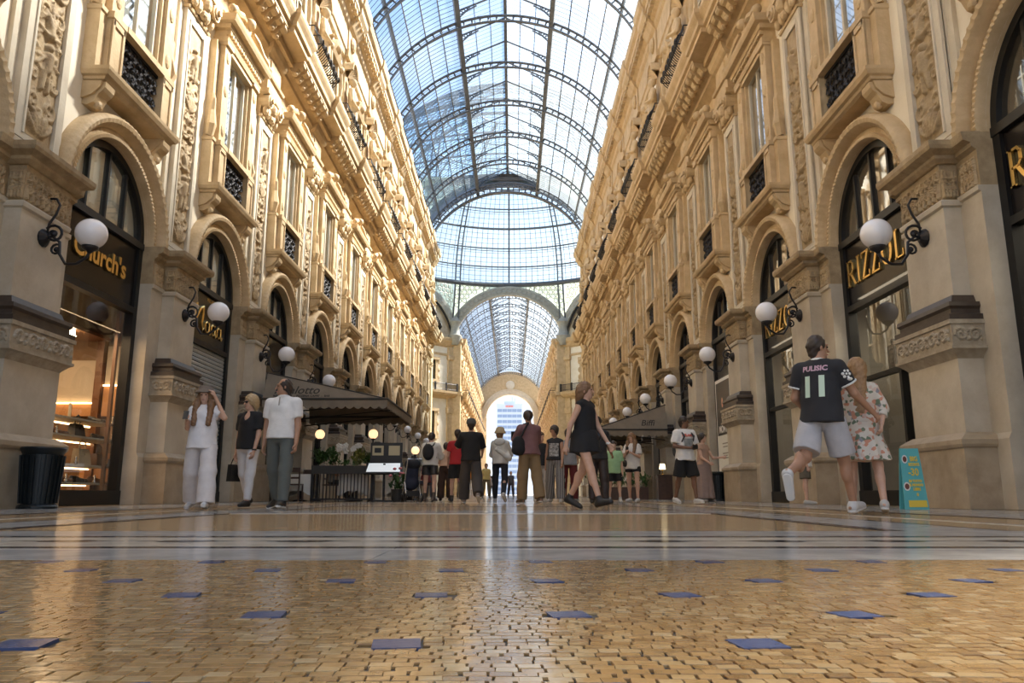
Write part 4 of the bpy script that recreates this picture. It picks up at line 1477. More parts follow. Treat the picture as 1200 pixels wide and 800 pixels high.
# ------------------------------------------------------------------ shop fronts
M['sign_dark'] = mat('dark_sign_board', (.012, .009, .008), .22, spec=.25)
M['shop_tan'] = mat('tan_leather_panel', (.42, .20, .08), .5, col2=(.52, .27, .11), scale=3)
M['shop_wood'] = mat('shop_wood', (.17, .095, .045), .5, col2=(.23, .135, .07), scale=5)
M['shop_beige'] = mat('shop_beige_panel', (.50, .44, .34), .6)
M['shop_grey'] = mat('shop_grey_panel', (.30, .27, .22), .6)
M['warm_strip'] = emit('warm_shelf_light', (1.0, .62, .30), 5.0)
M['warm_lamp'] = emit('warm_ceiling_light', (1.0, .70, .42), 9.0)
M['shutter'] = mat('grey_steel_shutter', (.36, .38, .38), .45, .3, col2=(.42, .44, .43), scale=4)
M['white'] = mat('white_paint', (.78, .77, .74), .5)
M['paper'] = mat('paper', (.72, .70, .62), .7)
M['leather_black'] = mat('black_leather', (.02, .018, .016), .3)
M['leather_brown'] = mat('brown_leather', (.16, .07, .03), .35)
M['leather_cream'] = mat('cream_leather', (.62, .52, .36), .5)
W_G = -.14          # plane of the shop glass

def arc_z(u, r=RO - .1):
    return ZS + math.sqrt(max(0, r * r - u * u))

def fan_pane(u0, u1, z0):
    n = 10
    us = [u0 + (u1 - u0) * i / n for i in range(n + 1)]
    vs = [(W_G, u1, z0), (W_G, u0, z0)] + [(W_G, u, max(z0 + .01, arc_z(u))) for u in us]
    b = MB(); b.add(vs, [tuple(range(len(vs)))])
    return b.mesh('fanlight_pane', 'fan_glass')
FAN_U = [-RO + .1, -.66, 0, .66, RO - .1]
ME_FAN = [fan_pane(FAN_U[i] + .02, FAN_U[i + 1] - .02, 5.16) for i in range(4)]
n = 24
b = MB()
b.add([(-.21, (RO - .1) * math.cos(PI * i / n), 5.16 + (RO - .1) * math.sin(PI * i / n)) for i in range(n + 1)], [tuple(range(n + 1))])
ME_blind = b.mesh('blind', mat('pale_blind', (.55, .54, .48), .8, col2=(.62, .60, .54), scale=1.5))
b = MB()
b.arch([(RO - .13, -.24), (RO - .13, -.06), (RO, -.06), (RO, -.24), (RO - .13, -.24)], ZS, 0, PI, 32)
for s in (-1, 1):
    u = sorted((s * (RO - .15), s * RO)); b.box(-.24, -.06, u[0], u[1], 0, ZS)
b.box(-.26, -.04, -RO, RO, 5.02, 5.16)
for u in FAN_U[1:4]:
    b.box(-.19, -.09, u - .03, u + .03, 5.1, arc_z(u))
b.box(-.24, -.04, -RO, RO, 0, .26)
ME_sframe = b.mesh('shop_frame', 'bronze')
b = MB()
b.box(-.22, -.06, -RO + .13, RO - .13, 3.70, 3.82)
ME_transom = b.mesh('transom', 'bronze')
ME_sboard = MB().box(-.20, -.11, -RO + .15, RO - .15, 3.82, 5.02).mesh('sign_board', 'sign_dark')
ME_spane = MB().quad((W_G, -RO + .15, .26), (W_G, RO - .15, .26), (W_G, RO - .15, 3.70), (W_G, -RO + .15, 3.70)).mesh('display_pane', 'glass')
b = MB()
def room(b, d=3.0, h=6.7, hw=2.3):
    b.quad((-d, -hw, 0), (-d, hw, 0), (-d, hw, h), (-d, -hw, h))
    for s in (-1, 1):
        b.quad((-d, s * hw, 0), (-.3, s * hw, 0), (-.3, s * hw, h), (-d, s * hw, h))
    b.quad((-d, -hw, h), (-.3, -hw, h), (-.3, hw, h), (-d, hw, h)).quad((-d, -hw, .01), (-.3, -hw, .01), (-.3, hw, .01), (-d, hw, .01))
    for s in (-1, 1):       # returns behind the pillars
        u = sorted((s * RO, s * hw)); b.quad((-.3, u[0], 0), (-.3, u[1], 0), (-.3, u[1], h), (-.3, u[0], h))
room(b)
ME_room = b.mesh('shop_interior', 'dark_room')
b = MB(); room(b); ME_room_grey = b.mesh('shop_interior', 'shop_grey')
b = MB(); room(b); ME_room_tan = b.mesh('shop_interior', 'shop_wood')

n_room = [0]
def bay_loc(side, k):
    return (side * WALL, P0 + BAY * k + HB, 0), (0 if side < 0 else PI)

def shopfront(side, k, label, group=None, room_me=ME_room, sign=True, glazed=True, fan=True):
    loc, rz = bay_loc(side, k)
    o = tag(new('shopfront', None, None, loc, rz), label, 'shopfront', group)
    new('shop_frame', ME_sframe, o)
    for m in ME_FAN:
        new('fanlight_pane', m, o)
    if side < 0:
        new('blind', ME_blind, o)
    if sign:
        new('transom', ME_transom, o); new('sign_board', ME_sboard, o)
    if glazed:
        new('display_pane', ME_spane, o)
    if room_me:
        n_room[0] += 1
        tag(new('wall_shop_%d' % n_room[0], room_me, None, loc, rz), kind='structure')
    return o

def to_world(side, k, w, u, z):
    loc, rz = bay_loc(side, k)
    s = 1 if side < 0 else -1
    return (loc[0] + s * w, loc[1] + s * u, z)

# --- the leather shop, lit, beside the first pillar of the café side
o = shopfront(-1, 0, 'lit leather-goods shop with gold letters on its dark sign and tan shelves', room_me=ME_room_tan)
b = MB()
v, f = text_geo("Church's", .50, .03, 0, .012, 1.0)
b.add([(-.10 - p[2] + .02, p[0], 4.27 + p[1]) for p in v], f)
new('sign_lettering', b.mesh('sign_lettering', 'gold'), o)
o = tag(new('wall_shop_lining', None, None, bay_loc(-1, 0)[0]), kind='structure')
for q in ((-2.2, -2.1, -.9, .1, 1.7, 2.9), (-2.3, -2.2, .3, 2.0, 1.8, 2.75), (-1.25, -.42, 2.16, 2.24, .44, 1.0), (-.95, -.40, 2.18, 2.24, 1.75, 2.35), (-2.1, -1.15, 2.18, 2.24, 1.75, 2.0)):
    new('wall_panel', MB().box(*q).mesh('wall_panel', 'shop_tan'), o)
b = MB()
b.box(-2.2, -.9, -2.2, 2.2, 3.3, 3.36)
b.box(-2.5, -2.3, -2.2, -.3, .0, 3.4).box(-1.12, -.98, 2.1, 2.26, 0, 3.3).box(-.34, -.28, 1.25, 1.32, .26, 3.7)
new('inner_beam', b.mesh('inner_beam', 'leather_brown'), o)
for q in ((-.95, -.40, 2.2, 2.26, 2.4, 3.2), (-2.1, -1.15, 2.2, 2.26, 2.05, 2.9)):
    new('beige_panel', MB().box(*q).mesh('beige_panel', 'shop_beige'), o)
b = MB()
b.box(-.95, -.40, 2.14, 2.17, 2.36, 2.39).box(-2.1, -1.15, 2.14, 2.17, 2.0, 2.03).box(-2.2, -2.14, -2.0, 2.0, 3.2, 3.25)
new('light_strip', b.mesh('light_strip', 'warm_strip'), o)
for zz, u0, u1, w0, w1 in ((.40, -.8, 2.15, -1.15, -.34), (.72, -.8, 2.1, -1.1, -.36), (1.22, -.8, 2.15, -1.15, -.34), (1.54, -.4, 1.9, -1.05, -.4)):
    sh = tag(new('display_shelf', None, None, bay_loc(-1, 0)[0]), '%s lit display shelf in the leather shop window' % {.40: 'bottom', .72: 'middle', 1.22: 'upper', 1.54: 'short topmost'}[zz], 'shelf', 'shelves in the leather shop')
    new('board', MB().box(w0, w1, u0, u1, zz - .03, zz).mesh('shelf', 'shop_beige'), sh)
    new('light_strip', MB().box(w0 + .05, w0 + .09, u0 + .05, u1 - .05, zz - .055, zz - .032).mesh('light_strip', 'warm_strip'), sh)
for u in (-1.0, .1, 1.1):
    b = MB()
    b.tube([(-1.1, u, 3.3), (-1.1, u, 3.2)], .06, 8)
    b.lathe([(.09, 0), (.05, -.02)], (-1.1, u, 3.2), 8)
    new('spotlight', b.mesh('spotlight', 'warm_lamp'), o)
loc, rz = bay_loc(-1, 0)
ld = bpy.data.lights.new('shop_light', 'AREA'); ld.energy = 55; ld.color = (1, .68, .38); ld.size = 2.2
lo = bpy.data.objects.new('shop_light', ld); COL.objects.link(lo)
lo.location = to_world(-1, 0, -1.2, 0, 3.25)
# goods on the shelves
M['silver'] = mat('brushed_silver', (.7, .68, .64), .25, .9)
def handbag_mesh(m, L=.34, H=.24):
    b = MB()
    b.stack([(0, L * .5, .07), (.02, L * .52, .08), (H * .7, L * .46, .06), (H, L * .40, .035)], w0=-.07)
    b.tube([(0, -L * .25, H), (0, -L * .22, H + .12), (0, 0, H + .17), (0, L * .22, H + .12), (0, L * .25, H)], .012, 6)
    b.box(.07, .085, -.03, .03, H * .6, H * .75)
    return b.mesh('handbag', m)
def shoe_mesh(m, L=.27):
    s = SDF()
    s.cone((0, -L * .4, .035), (0, L * .35, .04), .04, .036, .02, .85, (1, 0, 0)).cone((0, L * .3, .05), (0, L * .32, .09), .036, .04, .02)
    s.cone((0, -L * .1, .05), (0, L * .2, .08), .035, .036, .03)
    s.cut((0, 0, -1), 0)
    return sdf_mesh('shoe', s, .013, m)
bags = {'black': handbag_mesh('leather_black'), 'brown': handbag_mesh('leather_brown'), 'cream': handbag_mesh('leather_cream', .42, .3)}
shoes_me = {'black': shoe_mesh('leather_black'), 'brown': shoe_mesh('leather_brown')}
for nm, u, z, lab in (('cream', 1.0, .73, 'cream leather handbag on the middle display shelf of the leather shop'), ('black', .75, 1.23, 'black leather handbag on the upper display shelf of the leather shop'),
                      ('brown', 1.6, .73, 'brown leather handbag beside the cream bag in the leather shop'), ('black', -.3, .73, 'black leather handbag at the pillar end of the middle shelf in the leather shop')):
    tag(new('handbag', bags[nm], None, to_world(-1, 0, -.6, u, z - .01)), lab, 'handbag', 'goods in the leather shop window')
for i, (u, z, c) in enumerate(((-.8, .40, 'black'), (-.3, .40, 'brown'), (.2, .40, 'black'), (.8, .40, 'brown'), (-.6, 1.22, 'brown'), (.75, 1.22, 'black'), (.6, 1.54, 'black'))):
    for j in (0, 1):
        tag(new('shoe', shoes_me[c], None, to_world(-1, 0, -.62, u + .75 + .11 * j, z), PI / 2 + .3), '%s leather shoe, %s pair from the pillar on the %s leather shop shelf' % (c, ['first', 'second', 'third', 'fourth', 'first', 'second', 'only'][i], {.40: 'bottom', 1.22: 'upper', 1.54: 'top'}[z]), 'shoe', 'shoes in the leather shop window')
for i, (u, z) in enumerate(((-.45, .40), (.5, .40), (-.2, .72), (.95, .72), (-.9, 1.22), (1.0, 1.22), (.95, 1.54))):
    b = MB(); b.lathe([(.03, 0), (.035, .03), (.015, .08), (.02, .12), (.01, .15)], seg=10)
    tag(new('display_stand', b.mesh('display_stand', 'silver', True, 40), None, to_world(-1, 0, -.5, u + .85, z)), 'small silver display stand on the %s shelf of the leather shop' % {.40: 'bottom', .72: 'middle', 1.22: 'upper', 1.54: 'top'}[z], 'stand', 'stands in the leather shop window')
b = MB(); b.box(-.02, .02, -.32, .32, 0, .3)
bx_ = tag(new('sign_card', b.mesh('sign_card', 'shop_beige'), None, to_world(-1, 0, -.85, .9, 1.54), .5), 'beige brand plaque standing on the top shelf of the leather shop', 'plaque')

# --- the closed shop with a roller shutter
o = shopfront(-1, 1, 'closed shop with lowered grey roller shutter under a black sign with gold script', glazed=False, room_me=None)
me = MB().run(-RO + .15, RO - .15, [(-.16, 0), (-.12, .012), (-.115, .06), (-.125, .09), (-.16, .098)]).mesh('shutter_slat', 'shutter')
for i in range(35):
    new('shutter_slat', me, o, (0, 0, .27 + i * .098))
b = MB()
def script(pts, r):
    b.tube([(-.09, p[0], p[1]) for p in pts], [r * (.5 + .9 * math.sin(PI * i / (len(pts) - 1))) for i in range(len(pts))], 6)
script([(-1.22, 3.98), (-1.12, 4.2), (-.98, 4.48), (-.84, 4.66), (-.74, 4.68), (-.74, 4.5), (-.78, 4.25), (-.80, 4.08)], .035)
script([(-.80, 4.08), (-.66, 4.35), (-.5, 4.58), (-.36, 4.66), (-.34, 4.5), (-.38, 4.25), (-.30, 4.1), (-.2, 4.16)], .035)
for c in (-.02, .36, .74):
    script([(c + .14 * math.cos(a), 4.22 + .13 * math.sin(a)) for a in np.linspace(.6, 5.8, 9)], .024)
    script([(c + .14, 4.36), (c + .13, 4.16), (c + .2, 4.08), (c + .28, 4.16)], .022)
new('sign_lettering', b.mesh('sign_script', 'gold'), o)
b = MB()
v, f = text_geo('MILANO', .13, .01, 0, 0, 1.3)
b.add([(-.10 - p[2], p[0] + .2, 4.86 + p[1]) for p in v], f)
new('small_lettering', b.mesh('sign_small', 'gold'), o)

# --- café side beyond the shutter
ORD = ['first', 'second', 'third', 'fourth', 'fifth', 'sixth', 'seventh', 'eighth', 'ninth', 'tenth', 'eleventh']
for k in range(2, 11):
    shopfront(-1, k, '%s dark arched shopfront past the roller shutter' % ORD[k - 2], 'arched shopfronts on the café side')
shopfront(-1, -1, 'dark arched shopfront before the leather shop, towards the gallery entrance', room_me=ME_room)

# --- the bookshop: two bays and the next one nearer
def bookshop(k, label, letters=True):
    o = shopfront(1, k, label, room_me=ME_room_grey)
    b = MB()
    serif(b, 'RIZZOLI', .52, -.105, -1.24, 4.18, .05)
    new('sign_lettering', b.mesh('sign_serif', 'gold'), o)
    b = MB()
    b.box(-.2, -.08, -RO + .13, RO - .13, 2.28, 2.36)
    b.box(-.2, -.08, .38, .46, .26, 2.3).box(-.2, -.08, 1.2, 1.26, .26, 3.7)
    new('door_frame', b.mesh('door_frame', 'bronze'), o)
    b = MB()
    b.box(-1.5, -1.42, -1.3, .3, 0, 3.2)
    return o, tag(new('display_screen', b.mesh('display_screen', 'shop_beige'), None, bay_loc(1, k)[0], PI), 'tall beige panel standing inside the %s' % ['bookshop window by the turquoise board', 'bookshop window with the small bulbs', 'bookshop window nearest the entrance'][k], 'panel')
o, scr = bookshop(0, 'bookshop front with gold serif letters, dark square notice and beige panel behind glass')
b = MB()
b.box(-1.42, -1.40, -.75, -.35, 1.45, 1.75)
new('notice', b.mesh('notice', 'black'), scr)
new('notice', MB().box(-1.42, -1.40, -.78, -.34, 1.9, 2.2).mesh('notice', 'shop_grey'), scr)
b = MB(); b.box(-.9, -.4, -.5, .25, .28, .95)
tag(new('box', b.mesh('white_box', 'white'), None, bay_loc(1, 0)[0], PI), 'white box on the floor of the bookshop window', 'box')
b = MB(); b.box(-1.2, -.7, -1.2, -.55, 2.5, 3.0); b.box(-1.1, -.8, -.55, -.4, 2.5, 2.75); b.box(-1.22, -.68, -1.0, -.9, 3.0, 3.1)
tag(new('display_unit', b.mesh('display_unit', 'black'), None, bay_loc(1, 0)[0], PI), 'black speaker-like unit hung in the upper bookshop window', 'display unit')
o, scr1 = bookshop(1, 'bookshop front with gold serif letters and a column of small lights behind the door')
b = MB()
for i in range(9):
    b.ball((-.5, .55, .5 + .34 * i), .035, 8, 6)
tag(new('bulb_string', b.mesh('bulb_string', emit('small_white_bulb', (1, .9, .7), 6.0)), None, bay_loc(1, 1)[0], PI), 'vertical string of small white bulbs behind the bookshop door', 'string lights')
bookshop(-1, 'bookshop front nearest the gallery entrance, before the turquoise board')
o = shopfront(1, 2, 'dark shopfront with a tall framed poster, past the bookshop')
for k in range(3, 11):
    shopfront(1, k, '%s dark arched shopfront past the framed poster' % ORD[k - 3], 'arched shopfronts past the poster')
# small lights inside the bookshop
for k, e in ((0, 26), (1, 16), (-1, 14)):
    ld = bpy.data.lights.new('bookshop_light', 'AREA'); ld.energy = e; ld.color = (1, .85, .62); ld.size = 2.0
    lo = bpy.data.objects.new('bookshop_light', ld); COL.objects.link(lo)
    lo.location = to_world(1, k, -1.0, 0, 3.9)
    b = MB(); b.lathe([(.10, 0), (.10, .04), (.05, .06)], (0, 0, 0), 12)
    for u in (-.7, .7):
        tag(new('ceiling_spotlight', b.mesh('ceiling_spotlight', 'warm_lamp'), None, to_world(1, k, -1.2, u, 6.64)), 'round ceiling spotlight inside the %s' % ['bookshop window by the turquoise board', 'bookshop window with the small bulbs', 'bookshop window nearest the entrance'][k], 'spotlight', 'bookshop ceiling lights')

# --- framed poster leaning in its window
p = tag(new('poster', None, None, bay_loc(1, 2)[0], PI), 'tall white framed poster, black picture above pale text, beside the rubbish bin', 'poster')
b = MB(); b.box(-.04, .08, -.85, .80, .62, 3.72)
new('frame', b.mesh('poster_frame', 'white'), p)
new('picture', MB().box(.08, .085, -.77, .72, 1.98, 3.62).mesh('poster_picture', mat('poster_black', (.03, .025, .022), .4, col2=(.08, .06, .045), scale=1.5)), p)
new('pale_panel', MB().box(.08, .085, -.77, .72, .70, 1.96).mesh('poster_pale', 'paper'), p)
b = MB()
v, f = text_geo('MONTE', .30, .004, 0, .01)
b.add([(.09 - q[2], -.05 + q[0], 2.06 + q[1]) for q in v], f)
new('title_lettering', b.mesh('poster_title', 'white'), p)
b = MB()
for z, L in ((1.70, .6), (1.60, .5), (1.40, .6), (1.33, .45), (1.26, .55), (.98, .6), (.86, .62), (.80, .4)):
    b.box(.086, .089, .0 - L / 2, .0 + L / 2, z, z + .035)
new('text_lines', b.mesh('poster_lines', 'shop_grey'), p)
b = MB(); b.ball((.086, -.1, 2.95), .12, 10, 8, (.05, .6, 1.5))
new('flame_mark', b.mesh('poster_flame', mat('poster_flame', (.7, .35, .22), .5)), p)

# ------------------------------------------------------------------ globe lamps on the pillars
b = MB()
b.lathe([(.0, -.03), (.13, -.03), (.14, 0), (.10, .03), (.05, .07)], (0, 0, 0), 12)
ME_rose = b.mesh('wall_rose', 'iron')
b = MB()
W0 = .45
b.tube([(W0, 0, 0), (W0 + .12, 0, .03), (W0 + .24, 0, -.06), (W0 + .26, 0, -.25), (W0 + .36, 0, -.40), (W0 + .52, 0, -.40), (W0 + .66, 0, -.30), (W0 + .70, 0, -.22)], .022, 6)
b.tube([(W0 + .03, 0, .02), (W0 + .05, 0, .22), (W0 + .14, 0, .38), (W0 + .18, 0, .52), (W0 + .12, 0, .62), (W0 + .03, 0, .62)], .018, 6)
b.tube([(W0 + .14 + p[0], 0, .06 + p[1]) for p in spiral((0, 0), .15, 1.5, 2.5, -1, 20)], .02, 6)
b.tube([(W0 + .20 + p[0], 0, -.18 + p[1]) for p in spiral((0, 0), .09, 1.4, 1.0, 1, 16)], .018, 6)
b.ball((W0 + .14, 0, .06), .045, 8, 6).ball((W0 + .20, 0, -.18), .035, 8, 6)
ME_bracket = b.mesh('scroll_bracket', 'iron', True)
b = MB()
b.lathe([(.03, -.30), (.05, -.27), (.11, -.24), (.12, -.20), (.09, -.19)], (W0 + .70, 0, .07), 12)
ME_gcap = b.mesh('globe_holder', 'iron', True)
b = MB(); b.ball((W0 + .70, 0, .07), .225, 28, 18)
ME_globe = b.mesh('globe', 'globe', True)
def wall_lamp(side, k, label, group):
    o = tag(new('wall_lamp', None, None, (side * WALL, P0 + BAY * k, 3.93), 0 if side < 0 else PI), label, 'lamp', group)
    new('wall_rose', ME_rose, o, (W0, 0, 0), rot=(0, PI / 2, 0))
    new('scroll_bracket', ME_bracket, o); new('globe_holder', ME_gcap, o); new('globe', ME_globe, o)
LAMPS = {(-1, 0): 'white globe lamp on scrolled bracket between leather shop and the gallery entrance', (-1, 1): 'white globe lamp on the pillar between leather shop and roller shutter',
         (-1, 2): 'white globe lamp on the pillar between roller shutter and café awning', (-1, 3): 'white globe lamp just above the sloping café awning with script lettering',
         (1, 0): 'white globe lamp in front of the bookshop sign, beside the turquoise board', (1, 1): 'white globe lamp on the pillar between the two bookshop fronts',
         (1, 2): 'white globe lamp on the pillar between bookshop and framed poster', }
for side in (-1, 1):
    for k in range(0, 12):
        wall_lamp(side, k, LAMPS.get((side, k), ('white globe lamp on the %s pillar past the one at the café awning' if side < 0 else 'white globe lamp on the %s pillar past the framed poster') % ORD[k - (4 if side < 0 else 3)]), 'globe lamps on the %s side' % ('café' if side < 0 else 'bookshop'))
# ------------------------------------------------------------------ people
from mathutils.bvhtree import BVHTree
_fab = {}
def fab(col, rough=.85, col2=None, scale=12):
    key = (col, col2)
    if key not in _fab:
        _fab[key] = mat('cloth', col, rough, col2=col2 if col2 else tuple(c * .88 for c in col), scale=scale, bump=.12, bscale=90)
    return _fab[key]
M['skin_light'] = mat('light_skin', (.62, .38, .27), .5, col2=(.56, .33, .23), scale=20)
M['skin_mid'] = mat('tanned_skin', (.44, .24, .15), .5, col2=(.39, .21, .13), scale=20)
M['skin_brown'] = mat('brown_skin', (.20, .10, .06), .5, col2=(.17, .085, .05), scale=20)
M['hair_dark'] = mat('dark_hair', (.025, .017, .012), .5, col2=(.05, .032, .022), scale=40)
M['hair_brown'] = mat('brown_hair', (.15, .075, .035), .5, col2=(.24, .13, .06), scale=40)
M['hair_light'] = mat('light_brown_hair', (.24, .13, .055), .5, col2=(.36, .21, .10), scale=40)
M['hair_blond'] = mat('blond_hair', (.36, .24, .12), .5, col2=(.50, .36, .20), scale=40)
M['eye_dark'] = mat('dark_eye', (.02, .015, .012), .2)
M['lips'] = mat('lips', (.42, .16, .13), .5)
M['sole_white'] = mat('white_rubber', (.75, .74, .72), .6)

def direction(s, swing, abd):
    a, q = math.radians(swing), math.radians(abd)
    return np.array((s * math.sin(q), -math.sin(a) * math.cos(q), -math.cos(a) * math.cos(q)))

def person(label, H, x, y, rz, legs=((0, 4, 0), (0, 4, 0)), arms=((0, 10, 12, 4), (0, 10, 12, 4)), lean=0, head=(0, 0), skin='skin_light', female=False, top=None, bottom=None, shoes=None, hair=None,
           vox=.016, face=True, wide=1.0, hands=True):
    """legs: (swing, spread, knee bend) left, right; arms: (swing, spread, elbow bend, forearm spread) or ('at', elbow, wrist). Faces -y at rz = 0."""
    sc = H / 1.75
    root = tag(new('person', None, None, (x, y, 0), math.radians(rz), scale=(sc, sc, sc)), label, 'person')
    c, sn = math.cos(math.radians(lean)), math.sin(math.radians(lean))
    def T(p):
        p = np.array(p, float)
        yy, zz = p[1], p[2] - .95
        return np.array((p[0], yy * c - zz * sn, .95 + yy * sn + zz * c))
    yaw, pit = math.radians(head[0]), math.radians(head[1])
    def Hd(p):
        p = np.array(p, float) - (0, 0, 1.53)
        yy, zz = p[1] * math.cos(pit) - p[2] * math.sin(pit), p[1] * math.sin(pit) + p[2] * math.cos(pit)
        xx, yy = p[0] * math.cos(yaw) - yy * math.sin(yaw), p[0] * math.sin(yaw) + yy * math.cos(yaw)
        return T((xx, yy, zz + 1.53))
    sh = (.146 if female else .166) * wide
    hp = .098 if female else .092
    J = {}
    for s, nm, lg in ((1, 'L', legs[0]), (-1, 'R', legs[1])):
        h = np.array((s * hp, 0, .95))
        k = h + .44 * direction(s, lg[0], lg[1])
        a = k + .43 * direction(s, lg[0] - lg[2], lg[1] * .5)
        J['hip' + nm], J['knee' + nm], J['ank' + nm] = h, k, a
        pitch = max(0, -(lg[0] - lg[2]) - 12) * 1.1 if lg[0] - lg[2] < -12 else -max(0, (lg[0] - lg[2]) - 8)
        J['pitch' + nm] = math.radians(min(62, pitch))
        f = np.array((s * .12, -math.cos(J['pitch' + nm]), -math.sin(J['pitch' + nm])))
        J['toe' + nm] = a + .15 * f + np.array((0, 0, -.045))
        J['heel' + nm] = a - .055 * f + np.array((0, 0, -.05 + .0 * s))
    low = min(min(J['toe' + n][2], J['heel' + n][2]) for n in 'LR') - .035
    for q in J:
        if not q.startswith('pitch'):
            J[q] = J[q] - np.array((0, 0, low))
    dz = -low
    T0 = T
    T = lambda p: T0(p) + np.array((0, 0, dz))
    Hd0 = Hd
    Hd = lambda p: Hd0(p) + np.array((0, 0, dz))
    for s, nm, ar in ((1, 'L', arms[0]), (-1, 'R', arms[1])):
        S_ = T((s * sh, .005, 1.40))
        J['sh' + nm] = S_
        if ar[0] == 'at':
            J['el' + nm], J['wr' + nm] = T(ar[1]), T(ar[2])
        else:
            J['el' + nm] = S_ + .30 * direction(s, ar[0], ar[1])
            J['wr' + nm] = J['el' + nm] + .255 * direction(s, ar[0] + ar[2], ar[3])
    thin = .9 if female else 1.0
    # body: one surface from head to foot
    B = SDF()
    B.ell(T((0, .01, 1.0)), (.155 * (1.05 if female else 1), .11, .13), .05).ell(T((0, 0, 1.15)), (.125 * wide, .095, .15), .06).ell(T((0, 0, 1.32)), (.148 * thin * wide, .106, .15), .06)
    for s in (-1, 1):
        B.cone(T((s * .02, .015, 1.452)), T((s * sh, .005, 1.405)), .05 * thin, .05 * thin, .05)
    B.cone(T((0, .015, 1.43)), Hd((0, .0, 1.57)), .058 * thin, .05 * thin, .03)
    B.ell(Hd((0, .008, 1.665)), (.074, .092, .085), .02).ell(Hd((0, -.026, 1.595)), (.056, .064, .072), .03).ell(Hd((0, -.06, 1.545)), (.03, .028, .022), .02)
    if face:
        B.cone(Hd((0, -.088, 1.650)), Hd((0, -.112, 1.608)), .008, .013, .01).cone(Hd((-.035, -.082, 1.668)), Hd((.035, -.082, 1.668)), .012, .012, .012)
        for s in (-1, 1):
            B.ell(Hd((s * .03, -.097, 1.645)), (.014, .010, .010), .01, True).ell(Hd((s * .076, .01, 1.63)), (.012, .02, .03), .008)
    for nm in 'LR':
        s = 1 if nm == 'L' else -1
        B.cone(J['sh' + nm], J['el' + nm], .053 * thin * wide, .040 * thin, .03).cone(J['el' + nm], J['wr' + nm], .041 * thin, .027 * thin, .02)
        d = J['wr' + nm] - J['el' + nm]; d = d / np.linalg.norm(d)
        pn = np.array((-s, 0, 0.0)) - d * np.dot(np.array((-s, 0, 0.0)), d)     # palm looks towards the body
        if np.linalg.norm(pn) < .3:
            pn = np.array((0, 1.0, 0)) - d * d[1]
        pn /= np.linalg.norm(pn)
        sd = np.cross(d, pn)
        if sd[1] > 0: sd = -sd                                                  # thumb side forward
        w = J['wr' + nm]
        kn = w + .085 * d
        if hands:
            B.cone(w, kn, .026, .030, .015, 1.55, pn)
            for i, (o_, L) in enumerate(((.030, .068), (.010, .076), (-.010, .070), (-.029, .054))):
                p0 = kn + sd * o_ - d * .01
                p1 = p0 + d * L * .55 + pn * L * .22
                p2 = p1 + d * L * .32 + pn * L * .42
                B.cone(p0, p1, .0098, .009, .006).cone(p1, p2, .009, .0078, .005)
            t0 = w + d * .025 + sd * .022
            t1 = t0 + d * .035 + sd * .026 + pn * .012
            B.cone(t0, t1, .0125, .011, .010).cone(t1, t1 + d * .03 + pn * .012 + sd * .004, .0105, .009, .006)
        else:
            B.cone(w, kn + .05 * d, .026, .024, .015, 1.5, pn)
        J['hand' + nm] = kn
        J['pn' + nm], J['d' + nm], J['sd' + nm] = pn, d, sd
        B.cone(J['hip' + nm], J['knee' + nm], .082 * (1.03 if female else 1) * wide, .053, .04).cone(J['knee' + nm], J['ank' + nm], .052, .034, .03)
        kd = J['knee' + nm] + (J['ank' + nm] - J['knee' + nm]) * .28 + np.array((0, .018, 0))
        B.ell(kd, (.048, .05, .10), .03)
        B.cone(J['heel' + nm] + np.array((0, 0, .02)), J['toe' + nm] + np.array((0, 0, .012)), .028, .024, .03)
    new('body', sdf_mesh('body', B, vox, skin), root)
    if face and vox < .015:
        b = MB()
        for s in (-1, 1):
            p = Hd((s * .031, -.0835, 1.645)); b.ball(tuple(p), .0088, 8, 6)
        new('eyes', b.mesh('eyes', 'eye_dark', True), root)
        b = MB(); p = Hd((0, -.088, 1.576)); b.ball(tuple(p), .022, 10, 6, (1, .35, .28)); new('lips', b.mesh('lips', 'lips', True), root)
    made = {}
    # clothing
    if top:
        kind = top.get('kind', 'tee'); e = top.get('loose', .022); hem = top.get('hem', .93)
        eb = (.178 + bottom.get('loose', .02) * .7) if bottom else .15
        K = SDF()
        K.ell(T((0, 0, 1.30)), (.150 * thin * wide + e, .108 + e, .16 + e), .06).ell(T((0, 0, 1.13)), (.128 * wide + e * 1.5, .098 + e * 1.3, .17), .06)
        for s in (-1, 1):
            K.cone(T((s * .03, .012, 1.450)), T((s * sh, .005, 1.405)), .052 * thin + e * .3, .054 * thin + e * .35, .05)
        K.cone(T((0, .0, 1.15)), T((0, .005, hem)), .135 * wide + e, max(.150 * wide + e * 1.3, eb + .014), .05, 1.18, (0, 1, 0), False, True)
        if top.get('collar'):
            K.cone(T((0, .012, 1.44)), T((0, .004, 1.505)), .078, .070, .012)
        sl = top.get('sleeve', .55)
        if sl > 0:
            for nm in 'LR':
                a, bb, w = J['sh' + nm], J['el' + nm], J['wr' + nm]
                f = min(1, sl)
                K.cone(a, a + (bb - a) * f, .062 * thin * wide + e * .6, (.057 if sl <= 1 else .05) * thin + e * .9, .03, capb=sl <= 1)
                if sl > 1:
                    K.cone(bb, bb + (w - bb) * (sl - 1), .05 * thin + e * .8, .036 + e * .8, .02, capb=True)
        K.cut(T((0, -.25, 1.0)) - T((0, -.25, 0)), T((0, 0, 1.515))[2] if top.get('collar') else T((0, 0, 1.492))[2])
        if top.get('vneck'):
            K.ell(T((0, -.115, 1.45)), (.05, .075, .115), .01, True)
        me = sdf_mesh('shirt', K, vox, top['col'] if not isinstance(top['col'], tuple) else fab(top['col']), top.get('fold', .0045), 15)
        nm_ = top.get('name', 'shirt')
        made['top'] = new(nm_, me, root)
